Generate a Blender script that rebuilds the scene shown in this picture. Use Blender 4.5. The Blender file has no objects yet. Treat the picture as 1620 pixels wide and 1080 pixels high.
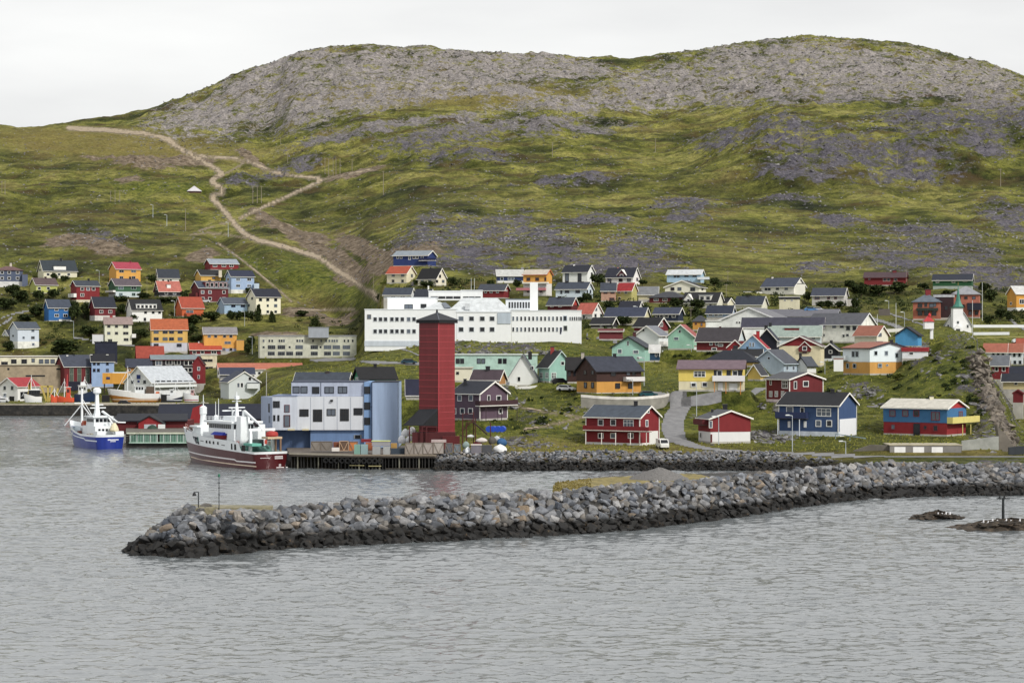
import bpy, bmesh, math, random
import numpy as np
from mathutils import Vector, Matrix

random.seed(7); np.random.seed(7)
SC = bpy.context.scene
COL = SC.collection
F = 3500.0      # focal length in photograph pixels (1620 wide)
CX, CY, H = 810.0, 540.0, 25.0   # picture centre and eye height above the sea

# ------------------------------------------------------------------ camera
cam = bpy.data.cameras.new("camera"); cam.sensor_width = 36.0
cam.lens = F / 1620.0 * 36.0
cam.clip_start = 1.0; cam.clip_end = 20000.0
cam_ob = bpy.data.objects.new("camera", cam); COL.objects.link(cam_ob)
cam_ob.location = (0, 0, H); cam_ob.rotation_euler = (math.radians(90), 0, 0)
SC.camera = cam_ob

# ------------------------------------------------------------------ sky and light (overcast)
SUN_EL, SUN_AZ = math.radians(40), math.radians(135)
world = bpy.data.worlds.new("World"); SC.world = world; world.use_nodes = True
nt = world.node_tree; nt.nodes.clear()
wo = nt.nodes.new('ShaderNodeOutputWorld'); bg = nt.nodes.new('ShaderNodeBackground')
sky = nt.nodes.new('ShaderNodeTexSky'); sky.sky_type = 'NISHITA'; sky.sun_disc = False
sky.sun_elevation = SUN_EL; sky.sun_rotation = SUN_AZ
tc = nt.nodes.new('ShaderNodeTexCoord'); mp = nt.nodes.new('ShaderNodeMapping')
mp.inputs['Scale'].default_value = (1.5, 1.5, 7.0)
nz = nt.nodes.new('ShaderNodeTexNoise'); nz.inputs['Scale'].default_value = 2.2; nz.inputs['Detail'].default_value = 6
cr = nt.nodes.new('ShaderNodeValToRGB')
cr.color_ramp.elements[0].position = 0.3; cr.color_ramp.elements[0].color = (4.9, 4.9, 4.93, 1)
cr.color_ramp.elements[1].position = 0.7; cr.color_ramp.elements[1].color = (6.5, 6.5, 6.4, 1)
mx = nt.nodes.new('ShaderNodeMixRGB'); mx.inputs[0].default_value = 0.965
nt.links.new(tc.outputs['Generated'], mp.inputs[0]); nt.links.new(mp.outputs[0], nz.inputs[0])
nt.links.new(nz.outputs[0], cr.inputs[0]); nt.links.new(sky.outputs[0], mx.inputs[1]); nt.links.new(cr.outputs[0], mx.inputs[2])
nt.links.new(mx.outputs[0], bg.inputs[0]); nt.links.new(bg.outputs[0], wo.inputs[0])
bg.inputs[1].default_value = 0.075
sun = bpy.data.lights.new("sun", 'SUN'); sun.energy = 1.5; sun.angle = math.radians(10); sun.color = (1.0, 0.96, 0.9)
so = bpy.data.objects.new("sun", sun); COL.objects.link(so)
so.rotation_euler = (math.radians(50), 0, math.radians(45))
SC.view_settings.view_transform = 'Standard'; SC.view_settings.look = 'None'
SC.view_settings.gamma = 1.0; SC.view_settings.use_curve_mapping = False
SC.view_settings.exposure = 1.04

# ------------------------------------------------------------------ helpers
def ZP(py, D): return H - (py - CY) * D / F
def XP(px, D): return (px - CX) * D / F
def PT(px, py, D): return Vector((XP(px, D), D, ZP(py, D)))
def lin(h, k=0.82):
    h = h.lstrip('#'); h = h if len(h) == 6 else ''.join(q*2 for q in h); r = [int(h[i:i+2], 16) / 255 for i in (0, 2, 4)]
    r = [c / 12.92 if c <= .04045 else ((c + .055) / 1.055) ** 2.4 for c in r]
    r = [min(.83, (c ** 1.18) * 1.03) * (k/.82) for c in r]; g_ = r[0]*.3+r[1]*.6+r[2]*.1
    return tuple(c*.88+g_*.12 for c in r)

def tag(o, label=None, cat=None, group=None, kind=None):
    if label: o['label'] = label
    if cat: o['category'] = cat
    if group: o['group'] = group
    if kind: o['kind'] = kind
    return o
def empty(name, loc, label, cat, group=None, rz=0.0):
    o = bpy.data.objects.new(name, None); COL.objects.link(o)
    o.location = loc; o.rotation_euler = (0, 0, rz); o.empty_display_size = 0.5
    return tag(o, label, cat, group)
def link(name, me, mat=None, parent=None):
    if mat is not None and len(me.materials) == 0: me.materials.append(mat)
    o = bpy.data.objects.new(name, me); COL.objects.link(o)
    if parent is not None: o.parent = parent
    return o
def new_mesh(name, vs, fs, mat=None, smooth=False):
    me = bpy.data.meshes.new(name); me.from_pydata([tuple(v) for v in vs], [], fs)
    if mat is not None: me.materials.append(mat)
    if smooth: me.polygons.foreach_set('use_smooth', [True] * len(me.polygons))
    me.update(); return me

class MB:
    """collects boxes, bars, tubes, polygons; build() links ONE mesh object"""
    def __init__(s): s.v = []; s.f = []
    def hexa(s, p):      # 8 points: 0-3 bottom ring, 4-7 top ring
        n = len(s.v); s.v += [tuple(q) for q in p]
        s.f += [[n+i for i in q] for q in ((0,3,2,1),(4,5,6,7),(0,1,5,4),(1,2,6,5),(2,3,7,6),(3,0,4,7))]
        return s
    def box(s, x0, x1, y0, y1, z0, z1):
        return s.hexa([(x0,y0,z0),(x1,y0,z0),(x1,y1,z0),(x0,y1,z0),(x0,y0,z1),(x1,y0,z1),(x1,y1,z1),(x0,y1,z1)])
    def bar(s, a, b, w, w2=None, n=4):
        a = Vector(a); b = Vector(b); d = (b - a)
        if d.length < 1e-6: return s
        d.normalize(); up = Vector((0,0,1)) if abs(d.z) < .9 else Vector((1,0,0))
        p = d.cross(up).normalized(); q = d.cross(p).normalized(); w2 = w if w2 is None else w2
        k = len(s.v)
        for (c, r) in ((a, w/2), (b, w2/2)):
            for i in range(n):
                t = 2*math.pi*(i+.5)/n; r_ = r*(1.414 if n == 4 else 1)
                s.v.append(tuple(c + p*math.cos(t)*r_ + q*math.sin(t)*r_))
        for i in range(n):
            j = (i+1) % n; s.f.append([k+i, k+j, k+n+j, k+n+i])
        s.f.append([k+i for i in range(n)][::-1]); s.f.append([k+n+i for i in range(n)])
        return s
    def poly(s, pts):
        n = len(s.v); s.v += [tuple(p) for p in pts]; s.f.append(list(range(n, n+len(pts)))); return s
    def prism(s, pts, d):     # polygon pts extruded by vector d
        n = len(s.v); m = len(pts); d = Vector(d)
        s.v += [tuple(p) for p in pts] + [tuple(Vector(p)+d) for p in pts]
        s.f.append([n+i for i in range(m)][::-1]); s.f.append([n+m+i for i in range(m)])
        for i in range(m):
            j = (i+1) % m; s.f.append([n+i, n+j, n+m+j, n+m+i])
        return s
    def lathe(s, c, prof, n=10):
        k = len(s.v); c = Vector(c)
        for (r, z) in prof:
            for i in range(n):
                t = 2*math.pi*i/n; s.v.append((c.x+r*math.cos(t), c.y+r*math.sin(t), c.z+z))
        for a in range(len(prof)-1):
            for i in range(n):
                j = (i+1) % n; s.f.append([k+a*n+i, k+a*n+j, k+(a+1)*n+j, k+(a+1)*n+i])
        s.f.append([k+i for i in range(n)][::-1]); s.f.append([k+(len(prof)-1)*n+i for i in range(n)])
        return s
    def build(s, name, mat=None, parent=None, smooth=False):
        me = new_mesh(name, s.v, s.f, mat, smooth)
        bm = bmesh.new(); bm.from_mesh(me); bmesh.ops.recalc_face_normals(bm, faces=bm.faces); bm.to_mesh(me); bm.free()
        return link(name, me, None, parent)

# ------------------------------------------------------------------ materials
MATS = {}
def bsdf(name):
    m = bpy.data.materials.new(name); m.use_nodes = True
    return m, m.node_tree, m.node_tree.nodes['Principled BSDF']
def N(t, kind, **kw):
    n = t.nodes.new(kind)
    for k, v in kw.items():
        if k in n.inputs: n.inputs[k].default_value = v
        else: setattr(n, k, v)
    return n
def paint(col, kind='wall', rough=.75):
    """painted boards / roofing / render with uneven weathering"""
    key = (col, kind, rough)
    if key in MATS: return MATS[key]
    c = lin(col) if isinstance(col, str) else col
    if kind == 'roof': c = tuple(x*.74 for x in c)
    m, t, b = bsdf(kind + '_' + str(len(MATS)))
    co = N(t, 'ShaderNodeTexCoord'); geo = N(t, 'ShaderNodeNewGeometry')
    mpn = N(t, 'ShaderNodeMapping'); t.links.new(geo.outputs['Position'], mpn.inputs[0])
    n1 = N(t, 'ShaderNodeTexNoise', Scale=1.0, Detail=5.0, Roughness=.65)
    amt = .05 if min(c) > .55 else .14
    if kind == 'roof': mpn.inputs['Scale'].default_value = (.9, .9, .35); amt = .26
    elif kind == 'concrete': mpn.inputs['Scale'].default_value = (.5, .5, .5); amt = .3
    elif kind == 'metal': mpn.inputs['Scale'].default_value = (.9, .9, .10); amt = .18 if min(c) < .55 else .08
    else: mpn.inputs['Scale'].default_value = (.8, .8, .3)
    t.links.new(mpn.outputs[0], n1.inputs[0])
    r = N(t, 'ShaderNodeValToRGB')
    r.color_ramp.elements[0].position = .28; r.color_ramp.elements[1].position = .72
    r.color_ramp.elements[0].color = tuple(x*(1-amt) for x in c) + (1,)
    r.color_ramp.elements[1].color = tuple(min(1, x*(1+amt*.6)+.004) for x in c) + (1,)
    t.links.new(n1.outputs[0], r.inputs[0]); t.links.new(r.outputs[0], b.inputs['Base Color'])
    b.inputs['Roughness'].default_value = rough
    # fine relief: clapboards on walls, tile courses on roofs
    sep = N(t, 'ShaderNodeSeparateXYZ'); t.links.new(geo.outputs['Position'], sep.inputs[0])
    mul = N(t, 'ShaderNodeMath', operation='MULTIPLY'); mul.inputs[1].default_value = 6.0 if kind in ('wall', 'metal') else 3.6
    fr = N(t, 'ShaderNodeMath', operation='FRACT'); t.links.new(sep.outputs[2], mul.inputs[0]); t.links.new(mul.outputs[0], fr.inputs[0])
    ad = N(t, 'ShaderNodeMath', operation='ADD'); n2 = N(t, 'ShaderNodeTexNoise', Scale=7.0, Detail=3.0)
    t.links.new(geo.outputs['Position'], n2.inputs[0]); t.links.new(n2.outputs[0], ad.inputs[1])
    if kind == 'concrete': ad.inputs[0].default_value = 0
    else: t.links.new(fr.outputs[0], ad.inputs[0])
    bp = N(t, 'ShaderNodeBump', Strength=.35, Distance=.04); t.links.new(ad.outputs[0], bp.inputs['Height'])
    t.links.new(bp.outputs[0], b.inputs['Normal'])
    MATS[key] = m; return m
def glass(light=0):
    key = ('glass', light)
    if key in MATS: return MATS[key]
    m, t, b = bsdf('window_glass')
    b.inputs['Base Color'].default_value = [(.012,.014,.018,1), (.10,.12,.15,1), (.32,.34,.36,1)][light]
    b.inputs['Roughness'].default_value = [.12, .25, .5][light]
    MATS[key] = m; return m
def plain(col, rough=.6, metal=0.0, k=.82):
    key = (col, rough, metal, k)
    if key in MATS: return MATS[key]
    m, t, b = bsdf('surface_' + str(len(MATS)))
    c = lin(col, k)
    n1 = N(t, 'ShaderNodeTexNoise', Scale=2.5, Detail=4.0)
    geo = N(t, 'ShaderNodeNewGeometry'); t.links.new(geo.outputs['Position'], n1.inputs[0])
    r = N(t, 'ShaderNodeValToRGB'); r.color_ramp.elements[0].position = .3; r.color_ramp.elements[1].position = .7
    r.color_ramp.elements[0].color = tuple(x*.84 for x in c)+(1,); r.color_ramp.elements[1].color = tuple(min(1, x*1.06) for x in c)+(1,)
    t.links.new(n1.outputs[0], r.inputs[0]); t.links.new(r.outputs[0], b.inputs['Base Color'])
    b.inputs['Roughness'].default_value = rough; b.inputs['Metallic'].default_value = metal
    MATS[key] = m; return m

# ------------------------------------------------------------------ numpy noise
def vnoise(x, y, seed=0):
    xi = np.floor(x).astype(np.int64); yi = np.floor(y).astype(np.int64)
    xf = x - xi; yf = y - yi
    def h(a, b):
        n = (a * 374761393 + b * 668265263 + seed * 1442695041) & 0x7fffffff
        n = ((n ^ (n >> 13)) * 1274126177) & 0x7fffffff
        return ((n ^ (n >> 16)) & 0xffff) / 65535.0
    u = xf*xf*(3-2*xf); v = yf*yf*(3-2*yf)
    return (h(xi,yi)*(1-u)+h(xi+1,yi)*u)*(1-v) + (h(xi,yi+1)*(1-u)+h(xi+1,yi+1)*u)*v
def fbm(x, y, o=5, seed=0, g=.5):
    s = 0; a = 1; t = 0
    for i in range(o):
        s = s + a*(vnoise(x*2**i+i*17.3, y*2**i-i*9.1, seed+i)*2-1); t += a; a *= g
    return s / t
def gsm(a, sig, axis):
    r = int(3*sig)+1; k = np.exp(-.5*(np.arange(-r, r+1)/sig)**2); k /= k.sum()
    a2 = np.moveaxis(a, axis, -1); p = np.pad(a2, [(0,0)]*(a2.ndim-1)+[(r,r)], mode='edge')
    out = sum(k[i]*p[..., i:i+a2.shape[-1]] for i in range(2*r+1))
    return np.moveaxis(out, -1, axis)

# ------------------------------------------------------------------ the land: profiles of (distance, row) along sight lines, turned into heights
SKY = [(-600,205),(0,198),(60,200),(130,192),(200,182),(250,172),(300,154),(350,132),(385,114),(400,110),(430,107),(470,90),(520,79),(590,75),(640,78),(740,84),(810,89),(900,93),(1000,97),(1070,88),(1130,80),(1180,70),(1250,62),(1310,59),(1350,64),(1430,73),(1500,88),(1560,105),(1620,127),(1800,170),(2300,230)]
def wz(z): return lambda D: CY + (H - z)*F/D
def zrow(D, z): return (D, CY + (H-z)*F/D)
UP_L = [(1150,398),(1300,350),(1500,292),(1700,245),(1900,215)]
UP_M = [(1100,368),(1250,322),(1400,282),(1550,245),(1700,205),(1850,160)]
UP_R = [(1100,372),(1200,335),(1290,302),(1340,258),(1390,215),(1480,198),(1650,178),(1850,138)]
PROF = {
 -40: [zrow(420,-4),zrow(740,-4),zrow(747,3.8),zrow(885,3.8),(905,603),(930,573),(955,545),(985,515),(1010,492),(1040,468),(1070,446),(1100,426)]+UP_L,
 230: [zrow(420,-4),zrow(740,-4),zrow(747,3.8),zrow(885,3.8),(905,598),(930,572),(955,545),(985,515),(1010,492),(1040,468),(1070,446),(1100,426)]+UP_L,
 395: [zrow(420,-4),zrow(740,-4),zrow(747,3.8),(800,630),(850,615),(880,600),(905,580),(930,562),(960,532),(990,508),(1020,488),(1060,460),(1090,430)]+UP_L,
 425: [zrow(420,-4),zrow(520,-3),zrow(560,3),(590,636),(620,618),(640,612),(700,608),(800,603),(850,593),(880,578),(905,566),(930,548),(960,525),(1000,500),(1060,465),(1090,435)]+UP_L,
 470: [zrow(420,-4),zrow(432,-3),zrow(438,2.4),zrow(498,2.6),(530,665),(570,618),(610,594),(660,592),(750,594),(850,585),(880,575),(905,565),(930,545),(960,522),(1000,500),(1050,468),(1100,430)]+[(1180,398),(1300,352),(1450,310),(1600,262),(1750,215),(1850,185)],
 520: [zrow(420,-4),zrow(432,-3),zrow(438,2.4),zrow(498,2.6),(525,662),(560,614),(600,591),(640,584),(700,586),(850,582),(893,568),(930,545),(960,522),(1000,500),(1050,466),(1100,428)]+[(1180,394),(1300,347),(1450,300),(1600,252),(1750,204),(1850,173)],
 566: [zrow(420,-4),zrow(432,-3),zrow(438,2.4),zrow(498,2.6),(525,655),(560,604),(600,580),(640,572),(700,574),(850,573),(893,567),(930,545),(960,520),(1000,492),(1050,448),(1100,412)]+[(1180,380),(1300,335),(1450,288),(1600,243),(1750,195),(1850,164)],
 586: [zrow(420,-4),zrow(432,-3),zrow(438,2.4),zrow(498,2.6),(525,645),(560,592),(600,572),(625,562),(660,557),(740,553),(850,536),(900,506),(940,480),(980,455),(1050,420),(1100,396),(1180,363),(1300,326),(1450,282),(1600,240),(1750,192),(1850,162)],
 660: [zrow(420,-4),zrow(432,-3),zrow(438,2.4),zrow(480,2.6),(500,655),(520,625),(560,592),(600,574),(632,552),(700,548),(730,528),(770,500),(800,480),(835,462),(870,445),(910,422),(980,395)]+UP_M,
 760: [zrow(418,-4),zrow(427,0),zrow(436,3.3),(450,702),(465,685),(480,665),(500,640),(530,610),(560,595),(590,578),(612,556),(635,545),(700,543),(735,525),(770,500),(800,480),(850,455),(900,430),(980,396)]+UP_M,
 900: [zrow(418,-4),zrow(427,0),zrow(436,3.3),(446,707),(462,690),(480,665),(498,637),(512,622),(545,598),(590,572),(615,552),(640,541),(700,540),(730,515),(760,494),(800,470),(850,450),(900,428),(980,394)]+UP_M,
 1050:[zrow(418,-4),zrow(427,0),zrow(436,3.3),(442,708),(460,690),(480,662),(505,632),(535,608),(570,590),(610,575),(640,560),(670,545),(700,525),(730,505),(760,490),(800,470),(860,446),(920,420),(990,396)]+UP_M,
 1250:[zrow(418,-4),zrow(427,0),zrow(434,2.6),(444,712),(456,700),(478,672),(500,640),(530,613),(560,597),(600,576),(640,558),(680,540),(720,520),(760,500),(800,480),(850,460),(900,440),(970,412)]+UP_R,
 1390:[zrow(400,-2),zrow(412,2.4),zrow(434,2.6),(441,702),(462,689),(478,676),(498,648),(515,612),(530,592),(560,577),(620,560),(680,545),(720,530),(760,508),(800,488),(850,465),(900,440),(970,410)]+UP_R,
 1500:[zrow(400,-2),zrow(412,2.4),zrow(434,2.6),(441,702),(465,688),(480,655),(500,600),(518,566),(535,539),(600,536),(690,531),(720,517),(760,500),(800,485),(850,462),(900,440),(970,410)]+UP_R,
 1545:[zrow(400,-2),zrow(412,2.4),zrow(434,2.6),(442,704),(462,690),(478,660),(498,605),(514,570),(530,546),(580,550),(640,545),(700,533),(740,524),(780,505),(820,480),(860,460),(910,438),(970,412)]+UP_R,
 1575:[zrow(400,-2),zrow(412,2.4),zrow(434,2.6),(444,706),(460,692),(474,664),(486,632),(497,610),(540,618),(590,605),(640,582),(690,552),(735,528),(780,505),(820,482),(860,460),(910,438),(970,412)]+UP_R,
 1612:[zrow(400,-2),zrow(412,2.4),zrow(434,2.6),(450,716),(470,706),(500,692),(540,664),(580,632),(620,606),(660,580),(700,552),(740,528),(780,505),(820,482),(860,460),(910,438),(970,412)]+UP_R,
}
def crest(px): return np.interp(px, [0,250,500,1000,1300,1620], [2150,2150,2150,2150,2150,2100])
DROWS = np.concatenate([np.arange(400,700,1.6), np.arange(700,1100,2.4), np.arange(1100,2320,4.5), np.arange(2320,4200,90)])
CI = np.concatenate([np.arange(-560,-40,40), np.arange(-40,1661,2.2), np.arange(1680,2300,40)])
keys = sorted(PROF)
prof_rows = []
for k in keys:
    pts = sorted(PROF[k])
    prof_rows.append((np.array([p[0] for p in pts]), np.array([p[1] for p in pts])))
PYg = np.zeros((len(DROWS), len(CI)))
skyx = np.array([s[0] for s in SKY]); skyy = np.array([s[1] for s in SKY])
ktab = []
for (dd, yy) in prof_rows: ktab.append((dd, yy))
for j, px in enumerate(CI):
    sk = np.interp(px, skyx, skyy); dc = crest(px)
    i = np.searchsorted(keys, px)
    if i == 0: a = b = 0; w = 0
    elif i >= len(keys): a = b = len(keys)-1; w = 0
    else:
        a, b = i-1, i; w = (px-keys[a])/(keys[b]-keys[a]); w = w*w*(3-2*w)*.5 + w*.5
    def col(q):
        dd, yy = ktab[q]
        y0 = yy[-1]
        D2 = np.concatenate([dd, [dd[-1]+(dc-dd[-1])*.5, dc-60, dc, dc+120, dc+900, 5000]])
        ylast = min(y0, 9999); yk = yy
        # squeeze the upper part so that it never rises above the skyline before the crest
        lim = sk + 14*(dc-dd)/1000.0
        yk = np.where(dd > 1000, np.maximum(yy, lim), yy)
        e = [yk[-1]+(sk-yk[-1])*.55, sk+2, sk, sk+16, sk+150, sk+170]
        return np.interp(DROWS, D2, np.concatenate([yk, e]))
    PYg[:, j] = col(a)*(1-w) + col(b)*w
Zg = H - (PYg - CY) * DROWS[:, None] / F
zs = gsm(Zg, 2.0, 0)
mn = np.clip((DROWS-445)/40, 0, 1)[:, None]          # keep the shore and quays crisp
Zg = np.where(Zg > 3.9, zs, Zg)*mn + Zg*(1-mn)
cen = (CI > -40) & (CI < 1661)
Zc = Zg[:, cen]; Zc = gsm(Zc, 3.0, 1); Zg[:, cen] = Zc
XG = (CI[None, :]-CX)*DROWS[:, None]/F; YG = np.repeat(DROWS[:, None], len(CI), 1)

ZS = Zg.copy()                                        # smooth land for sight-line tests
def pyof(z, D): return CY + (H - z)*F/D
def colidx(px): return np.interp(px, CI, np.arange(len(CI)))
def hit(px, py, Dmin=432, G=None):
    """distance at which the sight line (px,py) first meets the land"""
    c = colidx(px); j = int(c); w = c-j; j2 = min(j+1, len(CI)-1)
    G = ZS if G is None else G
    z = G[:, j]*(1-w)+G[:, j2]*w
    p = CY+(H-z)*F/DROWS
    for i in range(1, len(DROWS)):
        if DROWS[i] < Dmin: continue
        if p[i] <= py:
            t = (p[i-1]-py)/max(1e-6, p[i-1]-p[i]); t = min(1, max(0, t))
            return float(DROWS[i-1]+t*(DROWS[i]-DROWS[i-1]))
    return 2100.0
def zat(x, y, G=None):
    G = Zg if G is None else G
    px = CX + x*F/y; c = float(colidx(px)); r = float(np.interp(y, DROWS, np.arange(len(DROWS))))
    j = min(int(c), len(CI)-2); i = min(int(r), len(DROWS)-2); u = c-j; v = r-i
    return float((G[i,j]*(1-u)+G[i,j+1]*u)*(1-v)+(G[i+1,j]*(1-u)+G[i+1,j+1]*u)*v)

# ------------------------------------------------------------------ houses: measured faces (left end, near corner, right end, foot, eave, ridge)
HS = []
def hs(label, xl, xm, xr, g, yb, ye, yr, wall, roof, W=(), D=None, rt='g', low=None, gab=None, tr='#ece9e2', fc='#e9e9e6',
       ex=(), name='house', cat='house', ratio=1.3, group=None, found='#b9b6ae', fy=None, gl=0, phi=None):
    HS.append(dict(label=label, xl=xl, xm=xm, xr=xr, g=g, yb=yb, ye=ye, yr=yr, wall=wall, roof=roof, W=W, D=D, rt=rt, low=low, gab=gab,
                   tr=tr, fc=fc, ex=ex, name=name, cat=cat, ratio=ratio, group=group, found=found, fy=fy, gl=gl, phi=phi))
WH='#e8e8e4'; CR='#e6dfc4'; RED='#8a1422'; DRED='#6d1420'; SL='#4a515c'; BK='#23252c'; NV='#232b40'; SAL='#c2684f'; BRN='#5c4a4a'; DW='#2a2a2e'
# ---- upper left
hs('slate blue two storey house with low hipped roof, cut by the left picture edge', -8,-7,35,'L',454,427,421,'#59657d','#7d5f5e',
   [(431,[3,14,27],5,4.5),(440,[3,14,27],5,4.5)], rt='h', fy=445, found='#d8d8d6', ex=[('chim',17,416,3,'#cfc8ba'),('box',35,44,434,454,'#69738a')])
hs('cream house under a dark slate roof with a wide white dormer, on the left slope', 60,69,121,'L',441,428,412,'#dcd8c0','#39464f',
   [(434,[76,93,108],5,4),(427,[63.5],3,4)], ex=[('dorm',85,104,421,428,WH),('chim',96,409,3,'#333')])
hs('small lime yellow bungalow with brown roof below the slate roofed cream house', 48,57,90,'L',464,450,440,'#b5ba62','#6c5a5c',[(456,[62,76],5,4.5)], ex=[('chim',72,438,3,'#4a3030')])
hs('red two storey house with slate roof and white balcony beside the lime bungalow', 112,121,157,'L',478,452,444,RED,'#47505c',
   [(457,[130,139,147.5],5.5,5),(466.5,[130],6,5)], fy=474, found='#cfc8b0', ex=[('balc',112,121,464,470,WH),('chim',140,441,3,BK)])
hs('orange yellow house with magenta pink roof, highest on the left slope', 173,184,222,'L',446,425,415,'#dca63c','#b8415a',
   [(429,[192,211],8,4),(439,[192,211],6,4)], fc='#9aa2a8', ex=[('chim',206,413,3,'#8a3040')])
hs('green house with pale lower storey and mauve roof right below the orange yellow house', 172,183,222,'L',471,451,441,'#3e6b4c','#6b6068',
   [(455.5,[191,211],9,4.5),(465.5,[191,211],6,4.5)], low=(461,'#c9d3d6'), fc='#a9c4bd', ex=[('balc',171,183,459,462,WH),('chim',206,438,3,BK)])
hs('white house under a dark roof with pale streaks above the salmon roofed house', 247,251,283,'L',447,439,426,WH,'#3b4350',[(443,[258,270],4,3)])
hs('black walled house with salmon red roof and a round white dormer', 244,252,286,'L',469,460,445,'#2a2b33','#c87868',
   [(464,[263,276],5,3.5),(456,[248],3,5)], ex=[('dorm',265,271,450,457,WH),('chim',266,443,2.5,BK)])
hs('dark red barn shaped house with navy roof below the slate roofed red house', 142,150,182,'L',507,485,470,'#7a1626','#262f42',
   [(493,[160,174],6,5)], fy=499, found='#d3d0ca')
hs('vivid blue house with slate roof and a white porch at its foot', 70,77,111,'L',508,486,474,'#2272ae','#4c5768',
   [(489.5,[89,104],6,4),(499,[89.5,103],7,5)], ex=[('balc',92,111,505,512,WH)])
hs('white house with black roof and a long white dormer of five windows', 200,209,256,'L',509,490,474,WH,BK,
   [(494,[230,242,252],4,4),(505,[229],3.5,5)], fc='#55585e', ex=[('dormw',216,248,481,489,WH,5)])
hs('tall cream three storey house with flat pinkish roof left of the orange roofed one', 164,166,208,'L',546,512,502,'#dcdcc6','#a8938e',
   [(516,[172,184],5,4.5),(516,[198.5],9,6),(527,[172,184],5,4.5),(527,[198.5],9,4.5),(537,[199,],8,4.5),(538,[174],7,3.5)], fc='#9a9a90', tr='#b9a8a0',
   ex=[('box',146,164,529,541,'#dedfe0'),('chim',176,499,4,'#b04a48'),('balc',208,214,528,534,WH)])
hs('pale grey white house with slate roof and a small gabled wing at the left', 16,28,61,'L',551,519,509.5,'#c9d2dc','#56606e',
   [(523,[51.5],5,4),(534,[37,],3.5,4),(534,[51.5],6,5),(544.5,[52],4,4),(531,[21],2.5,3)], fc='#b9c0c8',fy=540,found='#e0e1da')
hs('little white gabled wing in front of the pale grey white house', 4,14,25,'L',545,531,522,'#d5d9dc','#3c434e',[(533,[10],2.5,4)], D=975)
hs('ochre yellow three storey house with a bright orange roof and pale ground floor', 237,240,296,'L',557,521,505,'#d8b45c','#c2682f',
   [(525,[247,261,271,284.5],8,5),(536,[247,261,271,284.5],8,5),(546,[247,283],8,5)], low=(542,'#c9ccd6'), fc='#5c6478')
hs('long dark red house with pale grey roof, highest of the left cluster', 324,333,377,'L',427,417,410,RED,'#a4adb8',
   [(420,[340,354,366],7,4.5)], ex=[('chim',330,409,2,'#ddd')])
hs('small yellow house with black roof beside the light blue house', 309,318,349,'L',445,435,427,'#d8ae4a',BK,[(440,[338],5,3)], fc='#5a3a2a', ex=[('box',346,351,427,436,'#ded4c0')])
hs('light blue two storey house with navy roof on the left slope', 357,366,402,'L',464,437,428,'#a3b9d6','#2e3854',
   [(442,[376.5,394],7,5),(442,[361,],3,5),(452,[376.5,394],7,4.5),(451,[362],2.5,5)], fy=458, found='#e2e2dc', fc='#dfe6ee', ex=[('box',402,410,448,457,'#c3d3e4'),('chim',402,429,4,WH)])
hs('dark red house with pale grey dormer roof below the yellow house', 303,315,361,'L',478,455,445,'#6f1626','#4f5b70',
   [(462,[320.5,332,354],5,5),(472.5,[320.5,332,354],5.5,5)], ex=[('dormw',325,360,446,455,'#7a1a28',5),('balc',303,314,463,470,DRED),('chim',332,443,4,BK)])
hs('big cream white house with black roof at the right end of the left cluster', 391,405,444,'L',498,469,457,'#e8e4cc','#222a40',
   [(474,[412,423.5,436],5,5),(483.5,[423.5],3,4),(483.5,[436],5,5),(493,[423.5,436],4,4),(472,[399],2.5,4),(483,[394],2.5,4)], fc='#8f9698', ex=[('chim',401,456,2,'#ccc')])
hs('pale blue low house with slate roof and dark shrubs in front', 345,355,391,'L',497,480,471,'#9fb8cf','#5a6270',[(483,[369,384],7,6)], fc='#3f5280', tr='#c8d4de')
hs('small sky blue gabled annex in front of the pale blue low house', 343,353,362,'L',501,491,482,'#8fb0c6','#2c3240',[(493,[347,350.5],2,3.5)], D=1012)
hs('orange house with orange red roof and a long balcony in the left cluster', 278,288,322,'L',501,486,470,'#c8641c','#b8502c',[(493,[300],13,5)], fc='#cbb8a4',
   ex=[('balc',292,315,495,500,'#b4501c'),('chim',281,485,2,'#ddd')])
hs('orange yellow house with pale weathered roof above the red one', 322,323,374,'L',557,528,518,'#dfa63c','#9b979b',
   [(531.5,[331,341,355,365],5,5),(542,[360],11,4.5),(552.5,[354,365],5,5)], low=(551,'#aab0c8'), fc='#b7a8a0', ex=[('box',374,386,538,551,'#dda94a')])
hs('dark red house with plain orange red roof behind the dark long house', 216,217,258,'L',572,565,548,'#6b1a20','#b04a30',[], tr='#7a1a20')
hs('dark red house with orange roof above the cream balcony block', 300,301,349,'L',562,553,543,'#7a1826','#c4502c',[(557,[307.5,320,],6,5),(557,[338],9,5)], D=935, ex=[('chim',314,540,2,'#ccc')])
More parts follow.
